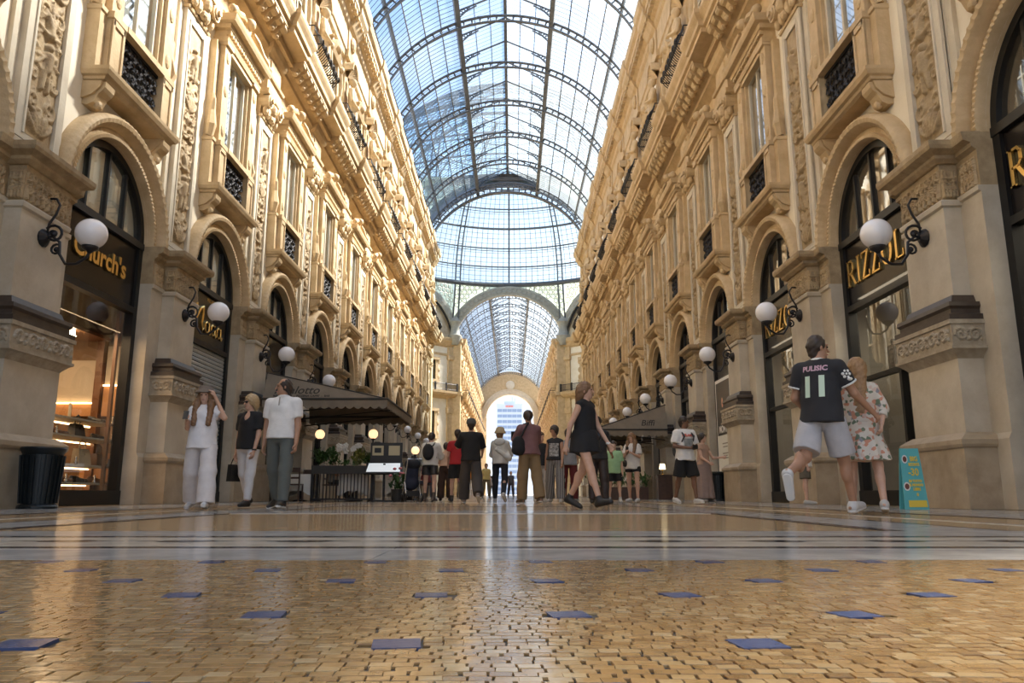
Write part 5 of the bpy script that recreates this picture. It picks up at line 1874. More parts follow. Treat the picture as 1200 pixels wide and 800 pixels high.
    if bottom:
        kind = bottom['kind']; e = bottom.get('loose', .02)
        K = SDF()
        if kind in ('trousers', 'shorts'):
            K.ell(T((0, .008, .99)), (.150 + e * .6, .112 + e * .8, .14), .05)
            K.ell((0, .0, .93 + dz), (.14 + e * .6, .105 + e * .8, .10), .05)
            for nm in 'LR':
                h, k, a = J['hip' + nm], J['knee' + nm], J['ank' + nm]
                if kind == 'shorts':
                    f = bottom.get('len', .75)
                    K.cone(h, h + (k - h) * f, .084 + e * .7, .082 + e * 1.4, .03, capb=True)
                else:
                    fl = bottom.get('flare', .0)
                    K.cone(h, k, .084 + e * .7, .060 + e * 1.1 + fl * .4, .03).cone(k, k + (a - k) * bottom.get('len', .97) + np.array((0, .01, 0)), .060 + e * 1.1 + fl * .4, .044 + e + fl, .03, capb=True)
            K.cut((0, 0, 1), min(1.07, (top.get('hem', .93) if top else 1.0) + .07) + dz)
        else:
            f = bottom.get('len', .45)
            z1 = .98 - f + dz
            K.cone(T((0, 0, 1.06)), (0, 0, .9 + dz), .150 + e, .180 + e, .04, 1.12, (0, 1, 0), True)
            K.cone((0, 0, .95 + dz), (0, 0, z1), .172 + e, .185 + e + bottom.get('flare', .06), .04, 1.0, (0, 1, 0), False, True, (bottom.get('n', 9), bottom.get('pleat', .016), .5))
        me = sdf_mesh('trousers', K, vox, bottom['col'] if not isinstance(bottom['col'], tuple) else fab(bottom['col'], col2=bottom.get('col2')), bottom.get('fold', .0045), 13)
        made['bottom'] = new(bottom.get('name', kind), me, root)
    if shoes:
        for nm in 'LR':
            K = SDF()
            hl, te, an = J['heel' + nm], J['toe' + nm], J['ank' + nm]
            f = (te - hl) / np.linalg.norm(te - hl)
            K.cone(hl + f * .02 + (0, 0, .012), te + f * .03 + (0, 0, .002), .042, .036, .02, 1.0)
            K.cone(hl + f * .03 + (0, 0, .03), an + (0, 0, .0), .042, .043, .03, capb=shoes.get('high', False) is False)
            if shoes.get('high'):
                K.cone(an, an + (J['knee' + nm] - an) * shoes['high'], .044, .043, .02, capb=True)
            K.cone(hl + f * .05 + (0, 0, .045), te + (0, 0, .012), .038, .028, .03)
            up = np.array((0, 0, 1.0)) - f * f[2]
            up /= np.linalg.norm(up)
            bottom_d = -float(np.dot(up, hl)) + .022
            K.cut(-up, bottom_d)
            o = new('shoe', sdf_mesh('shoe', K, min(vox, .013), shoes['col'] if not isinstance(shoes['col'], tuple) else fab(shoes['col'], .5)), root)
            if shoes.get('sole'):
                Q = SDF()
                Q.cone(hl + f * .02, te + f * .03, .045, .039, .02)
                Q.cut(-up, bottom_d + .008).cut(up, -bottom_d + .018)
                new('sole', sdf_mesh('sole', Q, min(vox, .012), 'sole_white'), o)
    if hair:
        K = SDF()
        hk = hair.get('kind', 'short')
        g = hair.get('vol', .014)
        K.ell(Hd((0, .014, 1.672)), (.076 + g, .092 + g, .088 + g), .02)
        if hk != 'short':
            K.ell(Hd((0, .04, 1.62)), (.07 + g, .07 + g, .10 + g), .03)
        else:
            K.cone(Hd((0, .06, 1.64)), Hd((0, .055, 1.575)), .055, .045, .03)
        bald = hk == 'bald'
        K.ell(Hd((0, -.105, 1.615)), (.075, .085, .085), .01, True).ell(Hd((0, -.05, 1.54)), (.10, .09, .07), .01, True)
        if bald:
            K.ell(Hd((0, -.04, 1.75)), (.09, .115, .085), .01, True)
        if hk in ('long', 'loose', 'pony'):
            L = hair.get('len', .28)
            if hk == 'pony':
                K.cone(Hd((0, .10, 1.68)), Hd((0, .13, 1.52)), .035, .04, .03).cone(Hd((0, .13, 1.52)), T((0, .14, 1.5 - L)), .04, .018, .02)
            else:
                K.cone(Hd((0, .06, 1.64)), T((0, .10, 1.52 - L)), .085, .055 + .02, .05, 1.35, (0, 1, 0))
                if hk == 'loose':
                    for s in (-1, 1):
                        K.cone(Hd((s * .078, .0, 1.66)), Hd((s * .10, -.05, 1.51)), .032, .042, .03).cone(Hd((s * .10, -.02, 1.53)), T((s * .10, -.125 - (top or {}).get('loose', .02), 1.47 - L * .8)), .060, .034, .03)
        new('hair', sdf_mesh('hair', K, min(vox, .014), hair['col'], .004, 60), root)
    return root, J, T, Hd, made

def attach(root, name, me):
    return new(name, me, root)

def held(root, name, me, label, cat):
    """a thing carried by a person: stands on its own, at the person's place"""
    o = new(name, me, None, tuple(root.location), root.rotation_euler[2], scale=tuple(root.scale))
    return tag(o, label, cat)

def decal(geo, me, ox, oz, side=1, off=.011):
    """flat print laid onto a garment: x, z placed, y found on the cloth"""
    bvh = BVHTree.FromPolygons([v.co for v in me.vertices], [tuple(p.vertices) for p in me.polygons])
    out = []
    for p in geo[0]:
        x, z = ox + (-p[0] if side > 0 else p[0]), oz + p[1]
        hit = bvh.ray_cast(Vector((x, side * 1.0, z)), Vector((0, -side, 0)))
        yy = hit[0].y if hit[0] is not None else side * .1
        out.append((x, yy + side * off, z))
    b = MB(); b.add(out, geo[1])
    return b

def flat_rect(w, h, n=8):
    vs = [(-w / 2 + w * i / n, -h / 2 + h * j / n, 0) for i in range(n + 1) for j in range(n + 1)]
    fs = [(i * (n + 1) + j, (i + 1) * (n + 1) + j, (i + 1) * (n + 1) + j + 1, i * (n + 1) + j + 1) for i in range(n) for j in range(n)]
    return vs, fs

def phone_mesh():
    b = MB(); b.box(-.036, .036, -.004, .004, -.075, .075)
    return b
WALK = lambda a, kb=24: ((a, 3, 6), (-a * .9, 3, kb))

# woman in white with a bucket hat, phone in one hand
r, J, T, Hd, g = person('woman in white tee and wide white trousers, bucket hat, holding a phone', 1.62, -3.67, 10.2, 8, legs=((16, 5, 4), (-14, 5, 14)),
    arms=(('at', (.29, -.04, 1.30), (.165, -.10, 1.58)), ('at', (-.20, -.04, 1.15), (-.17, -.24, 1.24))), head=(-4, 4), skin='skin_light', female=True, vox=.0105,
    top=dict(col=(.80, .78, .80), loose=.035, hem=.86, sleeve=.62), bottom=dict(kind='trousers', col=(.72, .68, .68), loose=.035, flare=.045, len=1.02), shoes=dict(col=(.62, .60, .58), sole=True),
    hair=dict(kind='loose', col='hair_brown', len=.34, vol=.024))
b = MB()
p = Hd((0, .01, 1.69)); b.lathe([(.15, -.015), (.145, .0), (.108, .03), (.098, .06), (.09, .09), (.0, .098)], tuple(p), 24)
attach(r, 'bucket_hat', b.mesh('bucket_hat', fab((.19, .15, .12)), True, 60))
b = MB(); h = J['handR']; b.add([(h[0] + q[0], h[1] - .03 + q[1] + .5 * q[2] * .6, h[2] + .03 + q[2] * .8) for q in phone_mesh().v], phone_mesh().f)
held(r, 'phone', b.mesh('phone', 'black'), 'black phone held up by the woman in the bucket hat', 'phone')

# woman in black blouse and white trousers
r, J, T, Hd, g = person('blond woman in black v-neck blouse and white trousers with sunglasses', 1.64, -3.43, 11.3, -18, legs=((12, 4, 4), (-12, 4, 14)), arms=((8, 8, 14, 2), (-6, 10, 10, 6)), head=(-28, 2), female=True, vox=.0115,
    top=dict(col=(.012, .012, .014), loose=.024, hem=.90, sleeve=.7, vneck=True, fold=.006), bottom=dict(kind='trousers', col=(.74, .73, .74), loose=.012, len=.93), shoes=dict(col=(.015, .015, .016), sole=False),
    hair=dict(kind='bob', col='hair_blond', vol=.026), wide=1.06)
b = MB()
for s in (-1, 1):
    b.ball(tuple(Hd((s * .033, -.093, 1.645))), .026, 10, 6, (1, .35, .8))
    b.tube([tuple(Hd((s * .05, -.09, 1.65))), tuple(Hd((s * .085, .0, 1.65)))], .004, 4)
b.tube([tuple(Hd((-.03, -.105, 1.65))), tuple(Hd((.03, -.105, 1.65)))], .005, 4)
attach(r, 'sunglasses', b.mesh('sunglasses', 'black', True))
b = MB(); h = J['handR']; b.stack([(h[2] - .36, .13, .04), (h[2] - .10, .11, .03)], uc=0, w0=-.04)
b.v = [(h[0] + q[0] - .02, h[1] + q[1] + .03, q[2]) for q in b.v]
b.tube([(h[0] - .02, h[1] - .06, h[2] - .1), (h[0] - .01, h[1] - .02, h[2] + .0), (h[0] - .01, h[1] + .06, h[2] + .0), (h[0] - .02, h[1] + .12, h[2] - .1)], .008, 5)
held(r, 'handbag', b.mesh('carried_handbag', 'leather_black'), 'black handbag carried by the blond woman in black blouse', 'handbag')
b = MB(); q0 = J['wrL'] ; b.lathe([(.033, -.012), (.037, 0), (.033, .012)], tuple(q0 + (J['elL'] - q0) * .06), 12); attach(r, 'wristwatch', b.mesh('wristwatch', 'black'))

# balding man in white polo
r, J, T, Hd, g = person('balding man in white polo shirt and grey-green trousers', 1.79, -2.73, 10.55, -6, legs=((14, 4, 3), (-12, 4, 13)), arms=((4, 9, 12, 3), (-6, 9, 10, 4)), head=(-62, 2), skin='skin_mid', vox=.0115,
    top=dict(col=(.80, .79, .78), loose=.022, hem=.93, sleeve=.68, collar=True), bottom=dict(kind='trousers', col=(.115, .125, .115), loose=.024, len=.99), shoes=dict(col=(.02, .02, .02), sole=True),
    hair=dict(kind='bald', col='hair_dark', vol=.008), wide=1.08)
b = MB(); b.tube([tuple(T((0, -.128, 1.47))), tuple(T((0, -.152, 1.36)))], .008, 4); attach(r, 'placket', b.mesh('placket', fab((.30, .28, .26))))

# person in a white jacket with black backpack
r, J, T, Hd, g = person('person in white jacket and black shorts facing the far arch, wearing a black backpack', 1.72, -1.62, 19.4, 168, legs=((6, 5, 4), (-6, 5, 8)), arms=((10, 14, 30, 4), (30, 10, 70, -10)), lean=6, head=(10, 22), vox=.018, face=False,
    top=dict(col=(.70, .68, .62), loose=.04, hem=.90, sleeve=1.85, name='jacket'), bottom=dict(kind='shorts', col=(.015, .015, .016), loose=.025, len=.62), shoes=dict(col=(.08, .055, .04), high=.35), hair=dict(col='hair_dark'))
def backpack(r, T, label, col, zc=1.22, w=.15, h=.21, d=.07):
    K = SDF()
    p0 = T((0, .22, zc)); K.ell(p0, (w, d + .02, h), .03).ell(T((0, .28, zc - .07)), (w * .75, d * .7, h * .5), .03)
    for s in (-1, 1):
        K.cone(T((s * .10, .18, zc + .16)), T((s * .105, .02, 1.485)), .02, .02, .02).cone(T((s * .105, .02, 1.485)), T((s * .11, -.175, 1.34)), .02, .02, .01).cone(T((s * .11, -.175, 1.34)), T((s * .17, .06, zc - .12)), .018, .018, .01)
    return held(r, 'backpack', sdf_mesh('backpack', K, .018, fab(col)), label, 'backpack')
backpack(r, T, 'black backpack worn over a white jacket', (.015, .015, .017))

# woman in strapless beige top
r, J, T, Hd, g = person('woman in strapless peach top and wide dark brown trousers facing the far arch', 1.60, -1.42, 21.6, 176, arms=((25, 14, 60, -8), (25, 14, 60, -8)), head=(0, 24), female=True, vox=.02, face=False,
    top=dict(col=(.62, .42, .30), loose=.012, hem=1.04, sleeve=0), bottom=dict(kind='trousers', col=(.055, .03, .022), loose=.035, flare=.03), shoes=dict(col=(.03, .02, .02)), hair=dict(col='hair_dark', kind='bob'))

# person in red shirt with orange folder
r, J, T, Hd, g = person('person in red tee and black shorts facing the far arch, holding an orange folder', 1.75, -.92, 19.1, 186, legs=((4, 4, 2), (-5, 4, 8)), arms=((8, 12, 30, 0), (12, 10, 40, 0)), vox=.018, face=False,
    top=dict(col=(.42, .02, .025), loose=.028, hem=.90, sleeve=.6), bottom=dict(kind='shorts', col=(.014, .014, .015), loose=.03, len=.85), shoes=dict(col=(.02, .02, .02), high=.2), hair=dict(col='hair_dark'))
b = MB(); h = J['handR']; b.box(h[0] - .16, h[0] + .10, h[1] - .03, h[1] - .01, h[2] - .34, h[2] + .10)
held(r, 'folder', b.mesh('orange_folder', fab((.62, .24, .03))), 'orange folder held by the person in the red tee', 'folder')

# man in black tee with grey cap
r, J, T, Hd, g = person('man in loose black tee, dark grey trousers and grey cap walking to the far arch', 1.80, -.47, 16.8, 184, legs=((12, 4, 2), (-14, 5, 26)), arms=((40, 20, 60, -10), (25, 14, 40, 0)), vox=.0145, face=False,
    top=dict(col=(.012, .012, .013), loose=.04, hem=.88, sleeve=.9), bottom=dict(kind='trousers', col=(.06, .052, .048), loose=.04, flare=.025, len=1.0), shoes=dict(col=(.28, .26, .24), sole=True), hair=dict(col='hair_dark'), wide=1.05)
b = MB(); p = Hd((0, .01, 1.70)); b.lathe([(.104, -.03), (.106, .0), (.098, .05), (.07, .085), (.0, .098)], tuple(p), 20, 1, 1.1); b.ball((p[0], p[1] - .12, p[2] - .02), .09, 10, 5, (1, 1, .12))
attach(r, 'cap', b.mesh('cap', fab((.10, .10, .095)), True, 60))

# person in white hooded jacket and straw hat
r, J, T, Hd, g = person('person in white hooded jacket and black leggings with straw hat, walking towards the far arch', 1.62, .16, 17.1, 172, legs=((10, 4, 2), (-14, 4, 30)), arms=((30, 12, 80, -25), (30, 12, 80, -25)), head=(-20, 0), female=True, vox=.0155, face=False,
    top=dict(col=(.66, .65, .61), loose=.04, hem=.92, sleeve=1.8, name='hooded_jacket'), bottom=dict(kind='trousers', col=(.016, .018, .026), loose=.012, len=.93), shoes=dict(col=(.5, .49, .47), sole=True), hair=dict(col='hair_brown', kind='bob'))
b = MB(); p = Hd((0, .01, 1.70)); b.lathe([(.135, -.05), (.14, -.02), (.112, .02), (.10, .07), (.06, .105), (.0, .112)], tuple(p), 20)
attach(r, 'straw_hat', b.mesh('straw_hat', fab((.50, .38, .22)), True, 60))
K = SDF(); K.ell(T((0, .13, 1.44)), (.14, .07, .09), .04).cone(T((-.15, .0, 1.2)), T((-.22, .1, 1.05)), .06, .07, .05).cone(T((-.22, .1, 1.05)), T((.05, .18, 1.25)), .06, .05, .05)
attach(r, 'hood', sdf_mesh('hood', K, .017, fab((.66, .65, .61)), .005, 25))

# tall man in mauve shirt with black shoulder bag
r, J, T, Hd, g = person('tall man in mauve shirt and khaki trousers looking at a phone, black shoulder bag', 1.86, .77, 15.6, 198, legs=((5, 4, 2), (-8, 4, 10)), arms=((35, 12, 75, -12), (30, 10, 75, -12)), lean=4, head=(-8, 20), skin='skin_mid', vox=.0145, face=False,
    top=dict(col=(.20, .10, .105), loose=.03, hem=.90, sleeve=.95), bottom=dict(kind='trousers', col=(.24, .165, .085), loose=.035, flare=.02, len=1.0), shoes=dict(col=(.14, .10, .07), sole=True), hair=dict(col='hair_dark', vol=.02))
K = SDF(); K.ell(T((.24, .08, 1.08)), (.13, .07, .17), .04).ell(T((.24, .08, .98)), (.14, .08, .10), .04)
K.cone(T((.22, .12, 1.2)), T((.06, .13, 1.49)), .022, .022, .02).cone(T((.22, -.02, 1.2)), T((.07, -.08, 1.50)), .022, .022, .02).cone(T((.06, .13, 1.49)), T((.07, -.08, 1.50)), .022, .022, .02)
held(r, 'shoulder_bag', sdf_mesh('shoulder_bag', K, .016, fab((.014, .014, .016))), 'black shoulder bag on the man in mauve shirt', 'bag')
b = MB(); h = J['handL']; b.add([(h[0] + q[0], h[1] - .02 + q[1], h[2] + .04 + q[2]) for q in phone_mesh().v], phone_mesh().f)
held(r, 'phone', b.mesh('phone', 'black'), 'black phone held by the man in mauve shirt', 'phone')

# woman in black tank with printed pattern, striped trousers
stripe = bpy.data.materials.new('striped_cloth')
nt, n_, l_, bs_ = nodes_of(stripe)
tc = n_.new('ShaderNodeTexCoord'); wv = n_.new('ShaderNodeTexWave'); wv.inputs['Scale'].default_value = 11; wv.bands_direction = 'X'
rp = n_.new('ShaderNodeValToRGB'); rp.color_ramp.elements[0].position = .45; rp.color_ramp.elements[1].position = .55; rp.color_ramp.elements[0].color = (.03, .03, .035, 1); rp.color_ramp.elements[1].color = (.42, .40, .38, 1)
l_.new(tc.outputs['Object'], wv.inputs['Vector']); l_.new(wv.outputs['Fac'], rp.inputs['Fac']); l_.new(rp.outputs['Color'], bs_.inputs['Base Color']); bs_.inputs['Roughness'].default_value = .85
M['stripe'] = stripe
r, J, T, Hd, g = person('dark-haired woman in black printed tank top and black and white striped trousers', 1.66, 1.36, 17.0, -14, legs=((6, 4, 2), (-6, 4, 8)), arms=((14, 8, 20, 4), (-4, 10, 10, 4)), head=(-30, 8), skin='skin_mid', female=True, vox=.0155,
    top=dict(col=(.018, .018, .02), loose=.016, hem=.98, sleeve=0), bottom=dict(kind='trousers', col='stripe', loose=.03, flare=.03), shoes=dict(col=(.5, .48, .45)), hair=dict(col='hair_dark', vol=.03))
b = decal(flat_rect(.22, .30), g['top'].data, 0, 1.20 + J['ankL'][2] - .08, -1)
attach(r, 'shirt_print', b.mesh('shirt_print', mat('grey_print', (.05, .05, .055), .8, col2=(.55, .54, .52), scale=22)))
# companion in white trousers, half hidden
person('woman in black top and white trousers, standing past the man in mauve shirt', 1.62, 1.10, 18.3, 20, arms=((4, 8, 10, 2), (4, 8, 10, 2)), head=(20, 6), female=True, vox=.02, skin='skin_light',
    top=dict(col=(.02, .02, .022), loose=.02, hem=.92, sleeve=.4), bottom=dict(kind='trousers', col=(.62, .58, .55), loose=.02), shoes=dict(col=(.5, .48, .45)), hair=dict(col='hair_dark', kind='bob'))

# woman striding past in a sleeveless black dress
r, J, T, Hd, g = person('woman in sleeveless black dress and black ankle boots striding across the gallery', 1.73, 1.39, 10.3, 52, legs=((-17, 4, 16), (22, 4, 3)), arms=((16, 9, 16, 5), (-22, 12, 10, 6)), lean=3, head=(24, -4), skin='skin_light', female=True, vox=.0105,
    top=dict(col=(.012, .012, .014), loose=.018, hem=.90, sleeve=0, fold=.003, name='dress_top'), bottom=dict(kind='skirt', col=(.014, .014, .016), loose=.012, len=.21, flare=.02, n=7, pleat=.014, name='skirt'), shoes=dict(col=(.014, .013, .013), high=.16),
    hair=dict(kind='long', col='hair_brown', len=.10, vol=.012))
b = MB(); q0 = J['wrL']; b.lathe([(.030, -.014), (.034, 0), (.030, .014)], tuple(q0), 12); attach(r, 'bracelet', b.mesh('bracelet', 'white'))
K = SDF(); K.ell(T((.20, -.02, 1.0)), (.05, .12, .09), .03)
held(r, 'belt_bag', sdf_mesh('belt_bag', K, .014, 'leather_black'), 'small black leather bag at the hip of the striding woman', 'bag')
# dark figure just behind her
person('dark-haired person in black behind the striding woman', 1.72, 2.15, 15.6, 160, arms=((20, 10, 40, 0), (20, 10, 40, 0)), vox=.02, face=False, skin='skin_mid',
    top=dict(col=(.02, .02, .022), loose=.03, hem=.88, sleeve=.8), bottom=dict(kind='trousers', col=(.03, .02, .02), loose=.03), shoes=dict(col=(.02, .02, .02)), hair=dict(col='hair_dark'))
person('person in dark red trousers and patterned shirt behind the striding woman', 1.66, 1.72, 17.8, 170, arms=((20, 10, 40, 0), (20, 10, 40, 0)), vox=.02, face=False, skin='skin_light', female=True,
    top=dict(col=(.30, .30, .31), loose=.03, hem=.88, sleeve=.8), bottom=dict(kind='trousers', col=(.14, .02, .02), loose=.03), shoes=dict(col=(.4, .38, .36)), hair=dict(col='hair_dark', kind='bob'))

# child in green, and the woman in white beside
person('child in pale green tee and black shorts', 1.36, 2.72, 17.5, -4, legs=((5, 5, 2), (-5, 5, 8)), arms=((4, 9, 12, 3), (4, 9, 14, 3)), head=(0, 6), vox=.019, wide=.98,
    top=dict(col=(.34, .55, .30), loose=.045, hem=.84, sleeve=.75), bottom=dict(kind='shorts', col=(.012, .012, .013), loose=.03, len=.75), shoes=dict(col=(.55, .53, .50), high=.2), hair=dict(col='hair_dark', vol=.018))
r, J, T, Hd, g = person('woman in white tee and black shorts looking down at her phone', 1.62, 3.28, 18.4, -30, legs=((8, 4, 4), (-4, 4, 6)), arms=(('at', (.20, -.05, 1.14), (.06, -.26, 1.24)), ('at', (-.20, -.06, 1.16), (-.06, -.28, 1.26))), head=(-8, 20), female=True, vox=.017,
    top=dict(col=(.70, .66, .62), loose=.04, hem=.84, sleeve=.75), bottom=dict(kind='shorts', col=(.014, .014, .016), loose=.02, len=.42), shoes=dict(col=(.6, .58, .55), sole=True), hair=dict(kind='loose', col='hair_brown', len=.3))
b = MB(); h = (J['handR'] + J['handL']) / 2; b.add([(h[0] + q[0], h[1] - .02 + q[1], h[2] + .03 + q[2]) for q in phone_mesh().v], phone_mesh().f)
held(r, 'phone', b.mesh('phone', 'black'), 'phone held by the woman in white tee and black shorts', 'phone')
K = SDF(); K.ell(T((-.16, -.10, .98)), (.10, .05, .09), .02).cone(T((-.2, -.1, 1.05)), T((.1, -.06, 1.5)), .01, .01, .01)
held(r, 'crossbody_bag', sdf_mesh('crossbody_bag', K, .014, 'leather_black'), 'small black crossbody bag on the woman with the phone', 'bag')

# man in white printed tee with backpack
r, J, T, Hd, g = person('man in white tee with red print and black shorts, wearing a patterned backpack', 1.77, 3.95, 15.8, 20, legs=((10, 4, 3), (-8, 4, 12)), arms=(('at', (.25, -.02, 1.14), (.06, -.25, 1.12)), ('at', (-.25, -.02, 1.14), (-.04, -.24, 1.10))), head=(48, 0), skin='skin_brown', vox=.0145,
    top=dict(col=(.78, .77, .76), loose=.036, hem=.86, sleeve=.8), bottom=dict(kind='shorts', col=(.012, .012, .013), loose=.035, len=.95), shoes=dict(col=(.6, .58, .56), sole=True), hair=dict(col='hair_dark', vol=.008), wide=1.05)
zo = J['ankL'][2] - .08
b = decal(text_geo('MILANO', .065, 0, .0, .006), g['top'].data, 0, 1.33, -1); attach(r, 'red_lettering', b.mesh('red_lettering', 'red_sign'))
b = decal(flat_rect(.20, .17), g['top'].data, 0, 1.20, -1); attach(r, 'picture_print', b.mesh('picture_print', mat('photo_print', (.10, .12, .13), .8, col2=(.32, .33, .33), scale=9)))
backpack(r, T, 'dark patterned backpack on the man in the red print tee', (.06, .06, .065), zc=1.1)
b = MB(); h = (J['handR'] + J['handL']) / 2; b.box(h[0] - .05, h[0] + .05, h[1] - .06, h[1] - .02, h[2] - .03, h[2] + .05)
held(r, 'camera', b.mesh('held_camera', 'black'), 'small black camera in the hands of the man in the red print tee', 'camera')
# companion in a long dress, partly hidden
person('woman in long dusty pink skirt beside the man with the patterned backpack', 1.62, 5.0, 18.6, 40, arms=(('at', (.22, -.15, 1.12), (.30, -.36, 1.14)), (20, 10, 40, 0)), head=(20, 0), skin='skin_light', female=True, vox=.018,
    top=dict(col=(.45, .28, .20), loose=.018, hem=.95, sleeve=.3), bottom=dict(kind='skirt', col=(.30, .215, .185), loose=.012, len=.88, flare=.05, n=11, pleat=.02, name='long_skirt'), shoes=dict(col=(.35, .3, .26)), hair=dict(col='hair_dark', kind='bob'))

# boy by the bookshop
r, J, T, Hd, g = person('boy in white tee standing close to the bookshop window', 1.40, 5.72, 14.1, 70, arms=((2, 8, 10, 3), (2, 8, 10, 3)), head=(0, 6), skin='skin_light', vox=.0155,
    top=dict(col=(.74, .73, .70), loose=.04, hem=.84, sleeve=.75), bottom=dict(kind='shorts', col=(.12, .10, .07), loose=.03, len=.85), shoes=dict(col=(.4, .38, .36)), hair=dict(col='hair_dark', vol=.018))
b = decal(flat_rect(.12, .16), g['top'].data, .0, 1.18, -1); attach(r, 'shirt_print', b.mesh('shirt_print', mat('blue_print', (.03, .04, .08), .8)))

# couple facing the far arch: football shirt and floral dress
r, J, T, Hd, g = person('man in black football shirt and light shorts, one arm round the woman in floral dress', 1.83, 3.53, 7.7, 138, legs=((-24, 4, 44), (18, 4, 2)), arms=(('at', (.26, -.02, 1.14), (.2, -.2, 1.0)), ('at', (-.27, -.12, 1.16), (-.36, -.32, 1.00))), lean=2, head=(-38, 0), skin='skin_mid', vox=.0095,
    top=dict(col=(.022, .022, .026), loose=.028, hem=.87, sleeve=.66, fold=.004, name='football_shirt'), bottom=dict(kind='shorts', col=(.46, .45, .47), loose=.03, len=.88), shoes=dict(col=(.62, .61, .60), sole=True), hair=dict(col='hair_dark', vol=.010), wide=1.06)
ME_shirt = g['top'].data
dz = J['shL'][2] - 1.415
v, f = text_geo('11', .27, 0, 0, .012)
attach(r, 'shirt_number', decal((v, f), ME_shirt, 0, 1.14 + dz, 1).mesh('shirt_number', mat('pale_green_print', (.55, .68, .55), .7)))
v, f = text_geo('PULISIC', .07, 0, 0, .003)
attach(r, 'shirt_name', decal((v, f), ME_shirt, 0, 1.385 + dz, 1).mesh('shirt_name', mat('pink_print', (.55, .35, .42), .7)))
for nm in 'LR':
    a, e = J['sh' + nm], J['el' + nm]
    K = SDF(); K.cone(a + (e - a) * .60, a + (e - a) * .67, .088, .086, .005, capa=True, capb=True)
    attach(r, 'sleeve_band', sdf_mesh('sleeve_band', K, .009, 'white'))
K = SDF(); K.cone(T((0, .012, 1.468)), T((0, .008, 1.492)), .078, .072, .005, 1.0, (0, 1, 0), True, True); attach(r, 'collar', sdf_mesh('collar', K, .009, 'white'))
b = MB()
a, e = J['shR'], J['elR']
for i in range(7):      # star-ball patch on the sleeve
    q = 2 * PI * i / 6
    rr = 0 if i == 6 else .032
    cpt = a + (e - a) * .30 + np.array((-.052, .052, .0)) + np.array((.7 * rr * math.cos(q), .7 * rr * math.cos(q), rr * math.sin(q)))
    b.ball(tuple(cpt), .016, 8, 5)
attach(r, 'sleeve_patch', b.mesh('sleeve_patch', 'white', True))
b = MB(); cpt = a + (e - a) * .50 + np.array((-.058, .058, 0)); b.ball(tuple(cpt), .045, 10, 6, (.6, .6, .35)); attach(r, 'sleeve_badge', b.mesh('sleeve_badge', 'white', True))

floral = bpy.data.materials.new('floral_cloth')
nt, n_, l_, bs_ = nodes_of(floral)
tc = n_.new('ShaderNodeTexCoord'); vo = n_.new('ShaderNodeTexVoronoi'); vo.inputs['Scale'].default_value = 26
rp = n_.new('ShaderNodeValToRGB'); rp.color_ramp.interpolation = 'CONSTANT'
for i, (p, cc) in enumerate(((0, (.62, .56, .48)), (.42, (.55, .25, .16)), (.55, (.64, .58, .50)), (.68, (.16, .20, .13)), (.78, (.60, .44, .36)), (.88, (.25, .24, .26)))):
    if i < 2: el = rp.color_ramp.elements[i]; el.position = p
    else: el = rp.color_ramp.elements.new(p)
    el.color = (*cc, 1)
l_.new(tc.outputs['Object'], vo.inputs['Vector']); l_.new(vo.outputs['Color'], rp.inputs['Fac']); l_.new(rp.outputs['Color'], bs_.inputs['Base Color']); bs_.inputs['Roughness'].default_value = .85
M['floral'] = floral
person('long-haired woman in pale floral dress walking beside the man in the football shirt', 1.60, 4.06, 8.02, 160, legs=((8, 4, 3), (-9, 4, 12)), arms=((4, 12, 20, 6), ('at', (-.24, .02, 1.16), (-.20, .12, .98))), head=(14, 4), female=True, skin='skin_light', vox=.0105,
    top=dict(col='floral', loose=.022, hem=1.0, sleeve=1.5, name='dress_top'), bottom=dict(kind='skirt', col='floral', loose=.012, len=.40, flare=.085, n=10, pleat=.02, name='skirt'), shoes=dict(col=(.5, .49, .47), sole=True),
    hair=dict(kind='long', col='hair_light', len=.40, vol=.016))

# people far off under the great arch
far = [(-2.6, 46, (.42, .22, .22), (.30, .26, .2), 'in a pink top'), (-1.9, 58, (.6, .58, .5), (.05, .05, .06), 'in a white top and dark trousers'), (-.9, 40, (.62, .5, .2), (.2, .16, .1), 'in a yellow top'), (1.0, 44, (.55, .25, .25), (.5, .46, .4), 'in a coral top and pale trousers'),
       (.35, 52, (.1, .1, .12), (.06, .06, .08), 'all in black'), (2.6, 48, (.3, .32, .4), (.1, .1, .1), 'in a blue-grey top'), (1.7, 37, (.55, .5, .42), (.5, .45, .36), 'in beige'), (-3.4, 36, (.12, .14, .2), (.08, .08, .1), 'in a navy top'),
       (3.6, 40, (.5, .12, .1), (.05, .05, .06), 'in a brick red top'), (-1.3, 66, (.5, .5, .52), (.2, .2, .25), 'in a pale grey top'), (-.4, 74, (.2, .22, .3), (.1, .1, .12), 'in a slate blue top'), (1.4, 70, (.6, .58, .55), (.4, .38, .35), 'in an off-white top')]
for i, (x, y, c1, c2, d) in enumerate(far):
    person('stroller %s on the way to the octagon' % d, 1.70 + .03 * (i % 4), x, y, 180 if i % 2 else 10, legs=((12, 4, 3), (-12, 4, 16)), vox=.03, face=False, hands=False, female=i % 2 == 0, skin='skin_light' if i % 3 else 'skin_mid',
           top=dict(col=c1, loose=.03, sleeve=.6), bottom=dict(kind='trousers', col=c2, loose=.03), shoes=dict(col=(.1, .1, .1)), hair=dict(col='hair_dark' if i % 2 else 'hair_brown', kind='short' if i % 2 else 'bob'))

